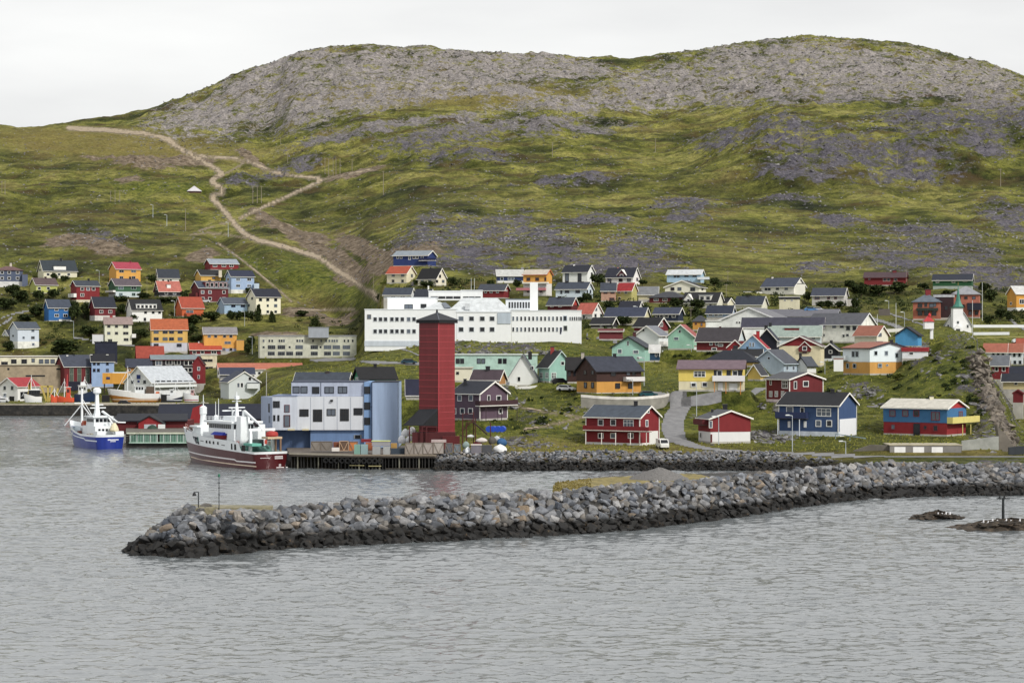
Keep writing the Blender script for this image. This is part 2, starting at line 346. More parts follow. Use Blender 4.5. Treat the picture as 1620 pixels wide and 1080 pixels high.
# ---- left waterfront
hs('cream three storey block with dark balcony bands behind the red gabled tower', 310,311,343,'L',612,562,561,'#d9cfb2','#cbc6b2',
   [(570,[328],19,4.5),(582,[330],15,4.5)], rt='f', fc='#b8b0a0', D=915, name='apartment_building', cat='apartment building')
hs('tall navy block with flat roof behind the light blue waterfront house', 150,151,185,'L',575,541.5,541,'#1f2740','#2a3248',[], rt='f', D=915, tr='#1f2740', name='building', cat='building')
hs('light blue three storey house with navy roof on the waterfront', 144,145,180,'L',613,571,560,'#9cb4d6','#161a2c',
   [(575,[149,155.5,169.5],4,5),(585.5,[149,155.5,169.5],4,5)], fc='#31486e', D=893, ex=[('dorm',143,147,560,563,WH),('dorm',168,172,560,563,WH)])
hs('dark red quay house with slate roof and three tall pale window strips', 88,102,146,'L',612,579,562,'#741622','#4e5566',
   [(593.5,[113,125,138],6,26,'s')], fc='#9aa896', D=890, ex=[('chim',117,561,3,'#222a3c'),('dorm',111,114,561,563,WH),('box',108,128,604,614,'#232840'),('box',128,145,607,614,'#c2c6cf')])
hs('pale cream flat roofed building with a window band above the concrete warehouse', -40,-38,88,'L',581,565,563.5,'#d8d4bc','#8f8a80',
   [(571.5,[20.5,36.5],9,7),(570,[50.5],5,6),(571.5,[63,72,81],7,7),(575,[6],11,6)], rt='f', D=900, fc='#4c4c4c', name='building', cat='building')
hs('wide windowless tan concrete warehouse on the quay', -40,-39,103,'L',632,579,578,'#a79880','#8d806c',[(594.3,[54],35,1.6,'p'),(583.5,[91.5],10,1.8,'p'),(583.5,[12],3,3,'p')], rt='f', D=884,
   name='warehouse', cat='warehouse', tr='#8d806c', fc='#8d806c')
hs('white boathouse with a red roof on the left quay', -2,28,62,'L',637,611,598,'#e4e4e2','#b83440',[(613.5,[8,19.5],3.5,6),(631,[19],8,9,'p'),(625,[40],18,12,'p')], D=800, fc='#8a8f90', ratio=1.1, tr='#e8e8e6', name='boathouse', cat='boathouse')
hs('white fish plant with blue door and white roof behind the white trawler', 197,240,308,'L',637,605,580,'#e6e8e8','#d2d8de',
   [(596,[219.5],7,8,'b'),(603,[219.5],4,4,'b'),(604,[210,229],4,5),(604,[249,258,267,276,285,294,302],7,4,'p'),(628,[250,266,282,298],9,8,'p')], D=830, ratio=1.5, fc='#6a7078',
   ex=[('balc',241,308,609,613,'#e2e6e4')], name='fish_plant', cat='building')
hs('black and dark red harbour house with a pale grey roof behind the fish plant', 238,240,316,'L',606,569,562,'#2a2830','#8f9ca2',
   [(574,[251,],11,8),(573,[267,280],11,8),(574,[294,301],7,8),(585,[294,300],7,7)], D=885, tr='#7a1622')
hs('narrow red gabled tower house with small white windows by the fish plant', 305,322,325,'L',608,576,564,'#8a1422','#3a1a20',[(583,[314.5],4,6),(596,[314.5],3,6)], D=850, ratio=.6, tr='#8a1422')
hs('small ochre house with slate roof behind the yellow container', 200,201,239,'L',592,580,568,'#c08a2c','#434a5c',[(585.5,[205],4,3)], D=880, tr='#4a4a50')
hs('grey white house with a cross gable and balcony window on the grassy edge', 349,362,411,'R',632,604,588,'#ccd2d2','#414a60',
   [(609,[377,382.5],4.2,8),(599,[395,402.5],5,6)], D=800, fc='#e8e8e8', ratio=1.2, ex=[('box',391,409,606,611,'#dfe3e2'),('chim',387,585,3,BK)])
hs('long white terrace with a salmon orange roof and black chimneys', 345,346,478,'L',598,584,575,'#dedfdc','#c87a5e',
   [(590,[410,420,432],5,5)], D=872, ex=[('chim',374,576,2.6,BK),('chim',409,580,3.5,BK),('chim',424,580,3.5,BK),('chim',438,578,4,BK),('chim',452,577,4,BK)], name='terraced_house', cat='terraced house')
hs('small grey house with slate roof tucked behind the grey white gabled house', 347,349,402,'L',600,592,582,'#8a8c90','#3c4660',[], D=835)
hs('long pale grey apartment block with three rows of recessed balconies', 410,411,564,'L',566,532,531,'#c6c8b8','#b0b4b8',
   [(539,[417,426,430.5,442,445.5,449,470,474,478,495,508,516,521,525.5,529,533,545,551,558],2.4,4),(549,[417,458,507],3,3),(549,[429.5,445,473,497,518,532,548],13,6,'s'),(559,[429,445,458,473,497,518,532,548],12,6,'s')],
   rt='f', fc='#7f858c', D=898, tr='#aaaeae', ex=[('box',488,520,518,531,'#a9b0b8')], name='apartment_building', cat='apartment building')
# ---- center up
hs('navy blue cabin with pale grey roof and balcony, highest in the middle', 622,676,690,'R',421,404,397,'#26407a','#9aa4ad',
   [(407,[629,634.5],3.5,4),(408,[648,],3.5,6),(407,[655,660,668],4,4.5)], ex=[('balc',664,690,408,412,'#25305c'),('balc',664,690,411,412.5,'#dcdcdc')])
hs('cream house with orange tiled roof above the white school', 612,643,657,'R',448,432,421.5,'#ded6bc','#bf5a34',
   [(435,[622,637],5,5),(444.5,[622,637],4,4.5),(436,[651.5],3,5),(444.5,[651.5],3,4)], fc='#8e8878')
hs('white house with jet black roof right of the orange roofed cream house', 661,690,706,'R',452,440,425,'#e2dcc8','#10131c',
   [(445,[668,680],5,5),(437,[696],3,5),(445,[691,701],4,4)], fc='#7f7a70', ex=[('chim',681,423,2,BK)])
hs('white walled house with broad slate roof just behind the school roof', 607,649,656,'R',474,466,456,'#d5d8da','#454f5e',[(470,[622,637],8,3)], D=772)
hs('low house with slate roof and white gable behind the school roof', 656,680,686,'R',474,469,458,'#c8c8c8','#3b4250',[], D=768, ex=[('chim',678,452,2,WH)])
hs('red house with slate roof and white windows right of the school back block', 757,797,806,'R',472,459,450,'#8a1a24','#4c525e',[(461.5,[768,777,787],4,4),(459.5,[801],3,2)])
hs('navy and white house with white flat roof left of the yellow one', 785,787,828,'L',448,436,427,'#27406e','#cfd0cc',[(441,[794,806,811],5,5)], low=(444,WH), fc='#c8d0d8', ex=[('box',785,828,443,447,'#e4e4e4')])
hs('yellow house with pale roof and orange fascia above white lower floors', 828,864,873,'R',468,434,427,'#e0a83c','#d2c8ba',[(441.5,[836,850],6,5),(441.5,[863],3,6),(461,[836,856],4,3)], low=(448,'#dcd8d4'), tr='#c8622c', fc='#8a4a24',
   ex=[('balc',828,868,446,448.5,'#e6e2d6'),('balc',818,864,455,459,'#c9838a')])
hs('white house with near black roof and dark vertical wall panels', 890,929,940,'R',447,430,420,'#e4e6e2','#232a3c',
   [(439,[897,917],6,15,'p'),(434,[936],2.5,6)], fc='#2a2a30', ex=[('chim',908,418,3,'#ddd')])
hs('white house with dark roof and a red trimmed gable dormer', 958,1001,1012,'R',450,438,424,'#e8e4e2','#262b40',
   [(443,[964,982,995],6,5),(442,[1008],3,5)], fc='#6a3038', ex=[('dormg',976,990,427,438,'#5c2030'),('chim',978,423,2,'#c88')])
hs('pale blue white house with slate roof between the two dark roofed white houses', 879,927,938,'R',472,457,447,'#cdd9e2','#454f60',
   [(461,[897,914],7,5),(461,[888],3,8),(461,[929,934],2.4,5)], fc='#5a6474', ex=[('chim',897,445,5,BK),('chim',921,446,4,BK)])
hs('pink beige half of a double house with slate roof', 951,974,976,'R',477,459,448,'#c09a84','#4d5564',[(462,[958,969],6,5),(473,[968],8,4)], fc='#7a4440', ex=[('chim',966,446,2.5,BK)])
hs('yellow green half of a double house with a bright red roof', 976,999,1008,'R',477,459,448,'#b4ae6a','#b5252e',[(462,[979.5,990],5,5),(472,[980],4,4)], fc='#d8d4c4')
hs('dark red house with slate roof and orange red gable beside the school end', 866,904,914,'R',492,482,471,'#6a1c22','#4b5361',[(484,[873,886],5,3)], gab='#b8382c', ex=[('chim',885,469,6,'#333')])
hs('white house with a patchy salmon red roof right of the school end', 912,937,953,'R',505,495,480,'#e2e0dc','#d0705e',[(500,[924,],3,6),(489,[943],3,5),(499,[942,951],3,5)], fc='#8a8e8a')
hs('cream house with light grey roof behind the brown roofed house', 1010,1040,1045,'R',475,465,454,'#cfc8a8','#8d9094',[])
hs('pale blue house with white roof, highest right of the middle', 1055,1108,1114,'R',448,434,427,'#a9c6dc','#d6dadc',[(436.5,[1068,1073,],4,5),(436,[1086,1099],7,4)], fc='#6c7c8c', ex=[('balc',1104,1122,438,442,'#dde4ea')])
hs('white gabled house with thin black roof below the pale blue house', 1052,1106,1117,'L',464,454,444,'#e4e2d2','#22242c',[(457,[1064,1075,],6,5),(457.5,[1096],8,6),(457,[1111],3,4)], fc='#5c6068', ratio=.9)
hs('wide dark red house with brown grey hipped roof and white porch', 1027,1078,1090,'R',480,470,461,'#6e1c24','#4e5058',[(474,[1038,1052,1070],8,4)], rt='h', fc='#cfc8c0')
hs('white house with black roof and two pale dormers', 1080,1134,1145,'R',487,478,463,'#dad8c8','#20222a',[(483,[1086,1094],4,5),(483,[1112,1124],4,4)], ex=[('dormg',1082,1095,466,477,WH),('dormw',1105,1124,467,476,'#d9d6cc',2)], fc='#c8c8c0')
hs('small white garage like house with black roof right of the dormer house', 1139,1151,1161,'R',485,479,472,'#dcd6bc','#23252f',[])
hs('white modern house with slate roof, glazed corner and long terrace wall', 1205,1256,1274,'R',466,453,440,'#e6e4da','#4d5568',
   [(456.5,[1212,1217],4,6),(456.5,[1230,1244],5,4),(456,[1261],6,4)], fc='#70757c', ex=[('box',1176,1206,461,466,'#e2e0d6'),('chim',1222,438,3,'#d8d4c8'),('box',1256,1274,449,463,'#e6e4d8')])
hs('white house with slate roof in front of the long terrace wall', 1163,1205,1214,'R',489,481,469,'#dedccc','#3a4354',[], ex=[('chim',1184,468,5,BK)])
hs('cream garage with dark flat roof below the modern house', 1233,1264,1266,'R',492,473,470,'#dbd5ba','#3c3d48',[(475,[1242,1253],3,2)], rt='f')
hs('grey white house with slate roof and dark hedge in front', 1285,1335,1341,'R',484,467,456,'#c4c2be','#474e60',[(471,[1293],8,5),(471,[1311,1322],4,4)], fc='#7a3038', ex=[('box',1341,1357,473,484,'#b8b4ac')])
hs('pale yellow hall with long navy slate roof above the mint houses', 957,1018,1028,'R',514,500,487,'#d8d2ae','#3c4660',[])
hs('house with plain navy roof behind the pale yellow hall', 980,1010,1017,'R',492,486,477,'#c8c8c4','#20263c',[], D=748)
hs('dark blue house with slate roof and three white windows', 1034,1073,1081,'R',509,496,487,'#22324c','#454e66',[(499.5,[1046.5,1054.5,1066],6,5),(499,[1038],3,5)])
hs('pale blue house with navy roof beside the white factory', 1118,1157,1163,'R',503,495,484,'#9fb6cf','#2c3850',[(498,[1124,1133,],6,4),(498,[1140],6,3)], D=705)
hs('small yellow house with grey hipped roof left of the white factory', 1096,1119,1121,'R',523,508,499,'#c9962e','#51545c',[(512,[1101],3,3),(513,[1110],3,5)], rt='h', D=690, fc='#a4542a')
hs('low house with black roof beside the grassy knoll, right of the school', 935,968,977,'R',519,512,503,'#39333a','#1c1e28',[(516,[951],3,3)], D=700)
hs('dark red house under a big black roof behind the white gabled house', 1003,1039,1057,'R',525,516,503,'#7a1626','#161924',[(513,[1046],5,7)], D=665, ratio=1.2)
hs('low brick red shed by the road bend below the school end', 948,984,986,'R',538,524,521,'#7d3038','#7a2c34',[], D=664)
hs('mint green gabled house with dark roof edge and white corner boards', 968,1020,1031,'L',573,549,533,'#a5cfc2','#4e535c',
   [(543,[993.5],3,8),(555.5,[980.5],7,7),(556.5,[1006],9,5),(566,[1010],4,4)], ratio=.9, tr='#2c2f38', fc='#e2e8e6', ex=[('chim',1004,526,5,'#5a2428')])
hs('dark teal small house with white roof right of the mint gabled house', 1028,1043,1050,'R',572,556,546,'#24506e','#dcdcda',[(561,[1038,1043,1047],3,6)], D=592, ratio=1)
hs('white gabled house with grey roof between the two mint houses', 1005,1042,1057,'L',556,530,516,'#dfe3e2','#8b8f98',[(522,[1018],4,5),(533,[1050],5,4)], D=628, ratio=.9, ex=[('balc',1043,1076,540,548,'#e4e2de'),('chim',1025,513,3,BK)])
hs('mint green gabled house with salmon roof and white steps', 1057,1097,1104,'L',553,531,514,'#9cc8b2','#b0605a',[(524,[1075.5],4,5),(535.5,[1070],8,5)], D=618, ratio=.8, fc='#c8dcd0', ex=[('box',1080,1104,548,553,'#e4e8e6')])
hs('dark red house under a big brown slate roof', 1102,1166,1178,'R',556,539,519,'#7a1620','#4c464c',[(543,[1125,1134],5,6),(546,[1140],8,3),(552,[1130],8,4)], gab='#cbd5da', D=600, ex=[('chim',1134,521,4,'#3a2428'),('chim',1139,517,2.5,'#5c2430')])
hs('small red gabled porch house with white trim beside the light blue gable', 1151,1175,1177,'L',560,549,538,'#9a1a26','#51444a',[(549,[1164],7,5,'p')], D=588, ratio=.7)
hs('light blue gabled house with red roof and red chimney', 1169,1213,1217,'L',572,551,530,'#93b4d4','#b8203a',[(545,[1187,1192],2.6,7)], D=580, ratio=.3, ex=[('chim',1199,524,5,'#b01c24')])
hs('dark navy gabled house with white bargeboards behind the light blue gable', 1198,1229,1233,'L',556,538,520,'#141a30','#3c4254',[(543,[1230.5],3,8)], D=612, ratio=.6, ex=[('chim',1212,515,5,BK)])
hs('cream house with a broad red gable and a small pointed bay window', 1233,1298,1304,'L',580,547,532,'#e0d6b4','#6a5458',[(553.5,[1273],6,11)], gab='#8a141e', D=572, ratio=.9, fc='#7a2a3a', ex=[('dormg',1264,1283,541,553,'#7a1420')])
hs('black gabled house with white trim left of the salmon roofed white house', 1301,1326,1330,'L',570,554,544,'#20242e','#4a4d5a',[(556.5,[1314],5,5)], D=590, ratio=.8, ex=[('chim',1315,539,4,BK),('balc',1300,1316,567,571,'#e0e4e4')])
hs('light grey gabled house with slate roof in front of the cream red gabled house', 1191,1240,1262,'L',594,574,554,'#b7c6d4','#5e626c',[(566.5,[1216.5],4,4),(582,[1245,1255],4,7)], D=548, ratio=1, tr='#c6d2dc', fc='#d8e2ea')
hs('small white lean-to house with slate roof beside the light grey gabled house', 1259,1277,1291,'L',591,578,565,'#dfe1e0','#5a606a',[], D=553, ratio=1, tr='#2c2e36', ex=[('chim',1264,559,4,BK)])
hs('low house with navy black roof behind the mauve roofed yellow house', 1113,1195,1205,'R',580,572,554,'#d8b85c','#262c3c',[], D=548, ratio=1.6, rt='h')
hs('long low house with black roof and chimney under the light blue gable', 1160,1204,1207,'R',574,563,553,'#4c5058','#23262e',[], D=568, ex=[('chim',1182,549,3,'#222')])
hs('small yellow house with slate roof tucked under the light grey gabled house', 1183,1203,1213,'L',602,592,577,'#d8bc5a','#4a4c54',[(587,[1183.5],2,4)], D=535, ratio=1)
hs('white factory hall with a broad blank gable', 1134,1236,1262,'L',531,508,487,'#e6e8e4','#8a8a90',[(510,[1166,1170,1174],2.6,3.4)], D=665, ratio=1.4, tr='#e4e4e4', name='factory_hall', cat='factory')
hs('long factory wing with grey ribbed roof behind the white hall', 1205,1322,1330,'R',516,500,490,'#c9c9c8','#7b7b84',[], D=690, name='factory_hall', cat='factory', tr='#9a9aa0')
hs('low factory wing with dark violet grey roof in front of the hall', 1175,1302,1304,'R',528,517,503,'#dfe0de','#4c4c5e',[], D=650, name='factory_hall', cat='factory', tr='#b9b2b2', ratio=4)
hs('blank white lower factory block behind the brown slate roofed house', 1118,1119,1262,'L',556,520,519,'#e9ebe8','#d8d8d4',[],rt='f', D=634, name='factory_block', cat='factory', tr='#e4e4e0', ratio=6)
hs('small white flat roofed block at the left end of the factory hall', 1116,1117,1140,'L',530,508.5,508,'#e6e8e4','#c8c8c8',[],rt='f', D=655, name='factory_block', cat='factory', tr='#dcdcd8')
hs('long white factory office with grey roof and a white gable end', 1277,1361,1385,'R',542,513,496,'#e6e6de','#64666e',
   [(515.5,[1290,1300],12,2),(516.5,[1320,1332],6,4),(519,[1342,1352],6,7),(530,[1302],6,3),(531,[1335],3,4),(530,[1341],4,3)], D=645, fc='#8a8c90', name='factory_office', cat='factory', tr='#dedede')
hs('long pale house with mint grey roof behind the red roof box', 1215,1298,1302,'R',549,531,516,'#ccd8dc','#a9b8b0',[(534,[1230,1274,1287],7,6)], D=622, ratio=2.6, ex=[('roofbox',1241,1264,519,538,'#8a1620'),('chim',1213,511,4,BK)])
hs('salmon roofed cream house left of the blue shed', 1352,1387,1405,'R',548,530,516,'#e0dcca','#b0725c',[(529.5,[1391.5],6,5),(542,[1391],12,4)], D=612, fc='#7a7c88', ratio=1.2)
hs('large white house with salmon roof over a mustard yellow basement', 1334,1376,1437,'R',593,551,542,'#dfe9ec','#b07460',
   [(560,[1350.5,1356.5],5,10),(558.5,[1385,1401.5],5,7),(562,[1418],4.5,7),(578.5,[1341.5,],4,8),(578.5,[1352.5],5,7),(578,[1391.5],6,6),(577.5,[1403],3,2)], low=(572.5,'#d1a046'), D=528,
   fc='#b8c4c8', tr='#20243a', ratio=.75, ex=[('box',1319,1334,568,582,'#e2e4e2'),('balc',1322,1342,563,570,'#e0e6e8'),('chim',1410,538,5,BK),('chim',1419,543,5,BK)])
hs('small white extension with a bright red flat roof beside the salmon roofed house', 1428,1467,1469,'R',569,556,551,'#e4e6e8','#b8323e',[(559,[1442],7,4)], rt='f', D=530, tr='#b8323e')
hs('bright blue shed with a humped black roof beside the harbour light', 1417,1452,1458,'L',549,530,518,'#4d9fce','#1c2030',[], D=560, ratio=.8, tr='#1c2030', name='shed', cat='shed')
hs('brick apartment house with grey pyramid roof and dark green balconies', 1445,1487,1491,'R',506,477,464,'#b06a50','#75808c',
   [(483,[1456,1474,],7,6),(482,[1465,1479],4,6),(495,[1456,1466,1478],7,8)], rt='p', fc='#3c4644', tr='#7a4a3a', ex=[('balc',1451,1484,487,491,'#2c3c36'),('chim',1468,458,8,'#8a2028')], name='apartment_building', cat='apartment building')
hs('taller brick apartment house with pale pyramid roof behind the church', 1507,1549,1552,'R',503,465,452,'#b5705a','#a8aab0',
   [(471,[1518,1528.5,1541],5,4),(484,[1524,],5,5),(495,[1535,1545],5,6)], rt='p', fc='#5c3a34', tr='#8a5040', ex=[('balc',1531,1553,479,490,'#25283e')], name='apartment_building', cat='apartment building')
hs('dark maroon link building between the two brick apartment houses', 1478,1508,1509,'R',504,470,466,'#3e2028','#d5d8dc',[(475,[1484],6,5),(487,[1497],4,6)], rt='f', D=752, fc='#3a3a44', tr='#3e2028', name='apartment_building', cat='apartment building')
hs('long dark red house with brown roof above the dark hedge', 1368,1433,1437,'R',452,439,431,'#84151f','#5b4148',[(440.5,[1376],3,4),(442,[1400,1406,1417],5,6)], tr='#6a141e', fc='#c4a8a0', ex=[('chim',1415,428,6,'#7a2028')])
hs('green house with navy roof and pale lower storey, highest on the right', 1477,1537,1541,'R',460,443,434,'#1e6038','#252f44',[(445,[1484,1509],5,4.5),(444,[1527],7,2.5)], low=(452,'#aab4ac'), fc='#d4dac0')
hs('yellow house with white roof and white glazed front at the right edge', 1594,1608,1640,'L',492,464,453,'#d9a01e','#dcdcda',[(477,[1616],8,8),(480,[1600],3,4)], low=(486,'#dfe0dc'), ratio=1.3)
hs('row of white houses with salmon roof below the white road barrier, left half', 1558,1592,1593,'R',577,556,544,'#dfe2e4','#b87058',[(561,[1572,1579.5,1587],4,7),(573,[1572,1580,1588],4,6)], D=648, group=None, fc='#8f979e', name='terraced_house', cat='terraced house')
hs('row of white houses with salmon roof below the white road barrier, right half', 1593.5,1618,1619,'R',577,556,544,'#d5dade','#b97259',[(561,[1598,1605,1613],4,7),(573,[1598,1606,1614],4,6)], D=648, fc='#8f979e', name='terraced_house', cat='terraced house')
hs('salmon roofed house behind the terrace, cut by the right picture edge', 1610,1660,1662,'R',566,556,536,'#c9ccd0','#b85c40',[], D=668)
hs('small dark red house with grey roof beside the cliff', 1569,1595,1597,'R',602,577,563,'#8a1624','#7b8088',[(583.5,[1577,1588],5,8),(596,[1587],6,5)], D=560, ratio=1)
hs('white gable with navy roof behind the cream garage at the right edge', 1594,1640,1642,'R',598,594,580,'#dcdfe2','#262e44',[], D=575)
hs('cream yellow garage with navy roof at the right edge', 1588,1640,1642,'R',618,603,592,'#cfc192','#20283c',[(606,[1608],5,5)], D=545)
hs('tiny dark red hut with rounded roof below the cream garage', 1603,1618,1619,'L',639,622,617,'#7e1422','#6a1420',[], D=520, ratio=.8, tr='#7e1422', name='shed', cat='shed')
# ---- near row
hs('red two storey house with full width veranda on white posts by the shore', 926,1012,1043,'R',704,660,643,'#8a1222','#55606e',
   [(668,[950,970],8.5,10),(669.5,[994.5],17,12,'m'),(689,[950,970,998],8.5,8),(651,[1025.5],3,4),(669.5,[1023],4,11)], fy=701, found='#dcdcd8', low=None, D=447,
   ex=[('rail',926,1031,675,682,'#8a1222'),('rail',926,1031,681.5,683,'#e6dcd4'),('posts',[930.5,956,978.5,1002,1014],683,704,'#e2dcd6'),('box2',1027,1041,682,703,'#e0e0dc'),('chim',1005,635,6,'#22242c')], ratio=1.5)
hs('yellow and dark brown house with slate roof behind the curved white wall', 912,944,1015,'L',622,586,565,'#4a2c24','#3e4455',
   [(589,[926,938],4,6),(591,[970],8,7),(590,[994,1003],6,7),(609,[926.5,938],4,9),(610,[977,997.5],7,8)], low=(603.5,'#cf9a34'), tr='#33303a', fc='#352422', D=500, fy=621,
   ex=[('balc',986,1016,596,603,'#dcd8d6'),('chim',972,560,5.5,'#22242c')], ratio=1.4)
hs('dark brown timber house with black roof left of the yellow and brown house', 897,898,926,'L',606,583,566,'#47271e','#231f24',[(591,[901,909],4,8)], D=515, tr='#2c2220', low=None, fc='#2c1c18',
   ex=[('box',897,922,605,620,'#dcd8c8'),('chim',924,558,5,'#b8b0a4')], ratio=1)
hs('mint green gabled house with black roof and a red chimney', 852,869,906,'R',605,579,556,'#9bc4b8','#1d1f28',
   [(574.5,[890],5.5,6),(593.5,[856.5,865.5],5,9,'m'),(594,[876],7,10,'m')], D=528, ratio=1.1, ex=[('posts',[855,864,871,880,890],605,612,'#8a9490'),('chim',874,549,6,'#a03a34')], fc='#d8e0dc', tr='#c2d2ce')
hs('white steep gabled house with small balcony left of the mint gabled house', 803,851,853,'L',611,599,561,'#e4e6e4','#6c7076',[(582,[841.5],6,6),(599.5,[821],5,8)], D=532, ratio=.7, tr='#8a8e94', ex=[('chim',850,557,6,'#2c2c30'),('balc',802,818,606,612,'#e0e0de')])
hs('purple house with black roof, white barge boards and a long balcony', 716,759,803,'R',665,622,604,'#6a5666','#2e3444',
   [(629.5,[727,745],6.5,9),(629.5,[773],4.5,9),(629.5,[789],7.5,8),(650,[718,731.5,744.5],7,9),(650,[792],6,8)], D=470, ratio=.9,
   ex=[('balc',752,813,634,641,'#4c2c34'),('balc',752,813,641.5,643,'#d8d4d0'),('posts',[762,787,812],643,665,'#4a3a40'),('chim',736,600,5,BK)])
hs('long pale green flat roofed building with paired dark windows behind the tower', 716,848,850,'R',600,562,561,'#b5d2c8','#c6d4cc',
   [(571,[724,731,757.5,764.5,791,798.5,830.5],5.5,8,'p')], rt='f', D=556, tr='#d8e0dc', name='building', cat='building', ratio=3)
hs('small flat roofed cream outbuilding between the tower and the ochre house', 716,746,748,'R',604,583,582,'#e2ddc8','#cfcabb',[(590,[724],4,4,'p')], rt='f', D=520, tr='#cfcabb')
hs('ochre brown low house with mauve brown roof behind the purple house', 746,789,800,'R',610,600,586,'#b88a52','#564650',[], D=505, ex=[('chim',772,580,7,'#26262c')])
hs('yellow house with mauve roof, white balcony and garage door', 1074,1175,1177,'R',619,583,571,'#e2cc5c','#85707a',
   [(591.5,[1107,],20,9,'m'),(590,[1138.5],8,9),(590,[1133,1153,1171],6,9,'n'),(590,[1163],8,8),(608,[1097.5,1115],8,7),(611,[1140],9,15,'d'),(611.5,[1160],16,13,'d')], low=(603,'#dcd4b4'), D=498, tr='#8a747c',
   ex=[('balc',1128,1178,594,603,'#e4e2e4'),('posts',[1131,1149,1172],603,619,'#c8861c')], ratio=1.6)
hs('dark crimson house with grey hipped gable roof on the rocky bank', 1212,1249,1302,'R',636,600,590,'#741420','#64666c',
   [(605,[1219.5],3,8),(608,[1242],10,13,'m'),(609,[1258],4.5,13),(607,[1274.5],9,9),(623,[1219.5,1228.5,1238.5],4.5,9,'m')], D=492, ratio=.8, fy=632, found='#d8c8c8',ex=[])
hs('dark blue two storey house with black roof and entrance porch', 1232,1326,1355,'L2',690,641,622,'#3f5c86','#191c28',
   [(648,[1249.5],11,11),(649,[1269.5],6,10),(652,[1303.5],25,13,'m'),(669.5,[1295,1312],8.5,10),(671,[1248.5,1274],5,12,'d')], D=460, ratio=1.3, fy=683, found='#ccd4dc',
   ex=[('balc',1230,1279,652,662,'#2b3c66'),('posts',[1234,1268.5],662,690,'#cfd6de'),('chim',1317.5,616,6,'#181a22'),('box2',1328,1354,663,688,'#e2e4e8')])
hs('small red gabled house on a white basement by the road bend', 1105,1124,1187,'R',701,662,650,'#8a1220','#63656c',
   [(667,[1109.5],3,8),(671,[1124],5,12),(688,[1109],2.5,9),(693,[1125],3,15,'r')], low=(683,'#e0e0e0'), D=452, ratio=.8, ex=[('chim',1147,640,7,'#1c1e26'),('chim',1126.5,648,2,'#2a2a30'),('balc',1106,1121,664,672,'#6a1220')])
hs('long bright blue over red house with white roof and a yellow balcony', 1398,1498,1528,'R',690,646,633,'#3d7ba8','#dcd8cc',
   [(653.5,[1412.5,1433,1450.5],9,10),(658,[1480.5],14,14),(675,[1413.5],6,8),(676,[1464.5],5,6),(677,[1480.5],7,9),(679,[1451],10,20,'n'),(655,[1519],6,9)], low=(669,'#9a1824'), gab='#b82830', D=461, fc='#8a2a3a',
   ex=[('rail2',1498,1541,660,670,'#d8cc74'),('posts2',[1514,1527,1539],670,687,'#d8cc74'),('chim',1474.5,627,6,'#e0dcc0')], ratio=1.5)
hs('black roofed green house rising behind the big blue block', 560,571,626,'L',610,598,581.5,'#2e8a68','#14161e',[(600,[564,567],2,6)], D=505, tr='#1c1e26', ex=[('chim',593,576,5,'#16171c')])
hs('house with slate roof and orange gable edge behind the grey harbour building', 466,548,557,'R',612,606,590,'#cdb98c','#4a5462',[], D=510, ex=[('chim',519,588,6,'#4a3c3a')], ratio=2)
hs('small white and deep blue house half hidden left of the red tower', 635,643,664,'L',632,622,601,'#dcdad8','#22284c',[(617,[637],2,5)], D=505, ratio=1.2, tr='#dcdad8')
hs('lonely dark red hillside hut with a white pyramid roof', 296,297,318,'L',308,302,294,'#5a2a2c','#d9d6da',[], rt='p', tr='#5a2a2c', name='hut', cat='hut')

# measured faces -> real rectangles
def solve(h):
    px = h['xm']; D = h['D'] or hit(px, h['yb'])
    h['D'] = D; s = F/D
    l = (h['xm']-h['xl'])/s; r = (h['xr']-h['xm'])/s; rt = h['ratio']
    g = 'L' if h['g'].startswith('L') else 'R'
    if h['g'] == 'L2': g = 'R'
    h['gg'] = g
    if g == 'L':      # gable on the left face, long side on the right
        ph = math.atan2(rt*l, r) if l > 1.2 else .05
        A = l/math.sin(ph) if l > 1.2 else r/rt/1.0
        Bq = r/math.cos(ph) if r/math.cos(ph) < 40*max(1,l) or l < 1.2 else r
        if l <= 1.2: A = min(A, 12.0)
        h['phi'] = ph; h['left'] = A; h['right'] = Bq
    else:
        ph = math.atan2(l, rt*r) if r > 1.2 else math.pi/2-.05
        h['phi'] = ph; h['left'] = l/math.sin(ph); h['right'] = (r/math.cos(ph)) if r > 1.2 else min(12.0, l/rt)
    az = -math.atan2(px-CX, F)
    ph = h['phi']+az
    h['C'] = Vector((XP(px, D), D, ZP(h['yb'], D)))
    h['dr'] = Vector((math.cos(ph), math.sin(ph), 0)); h['dl'] = Vector((-math.sin(ph), math.cos(ph), 0))
for h in HS: solve(h)

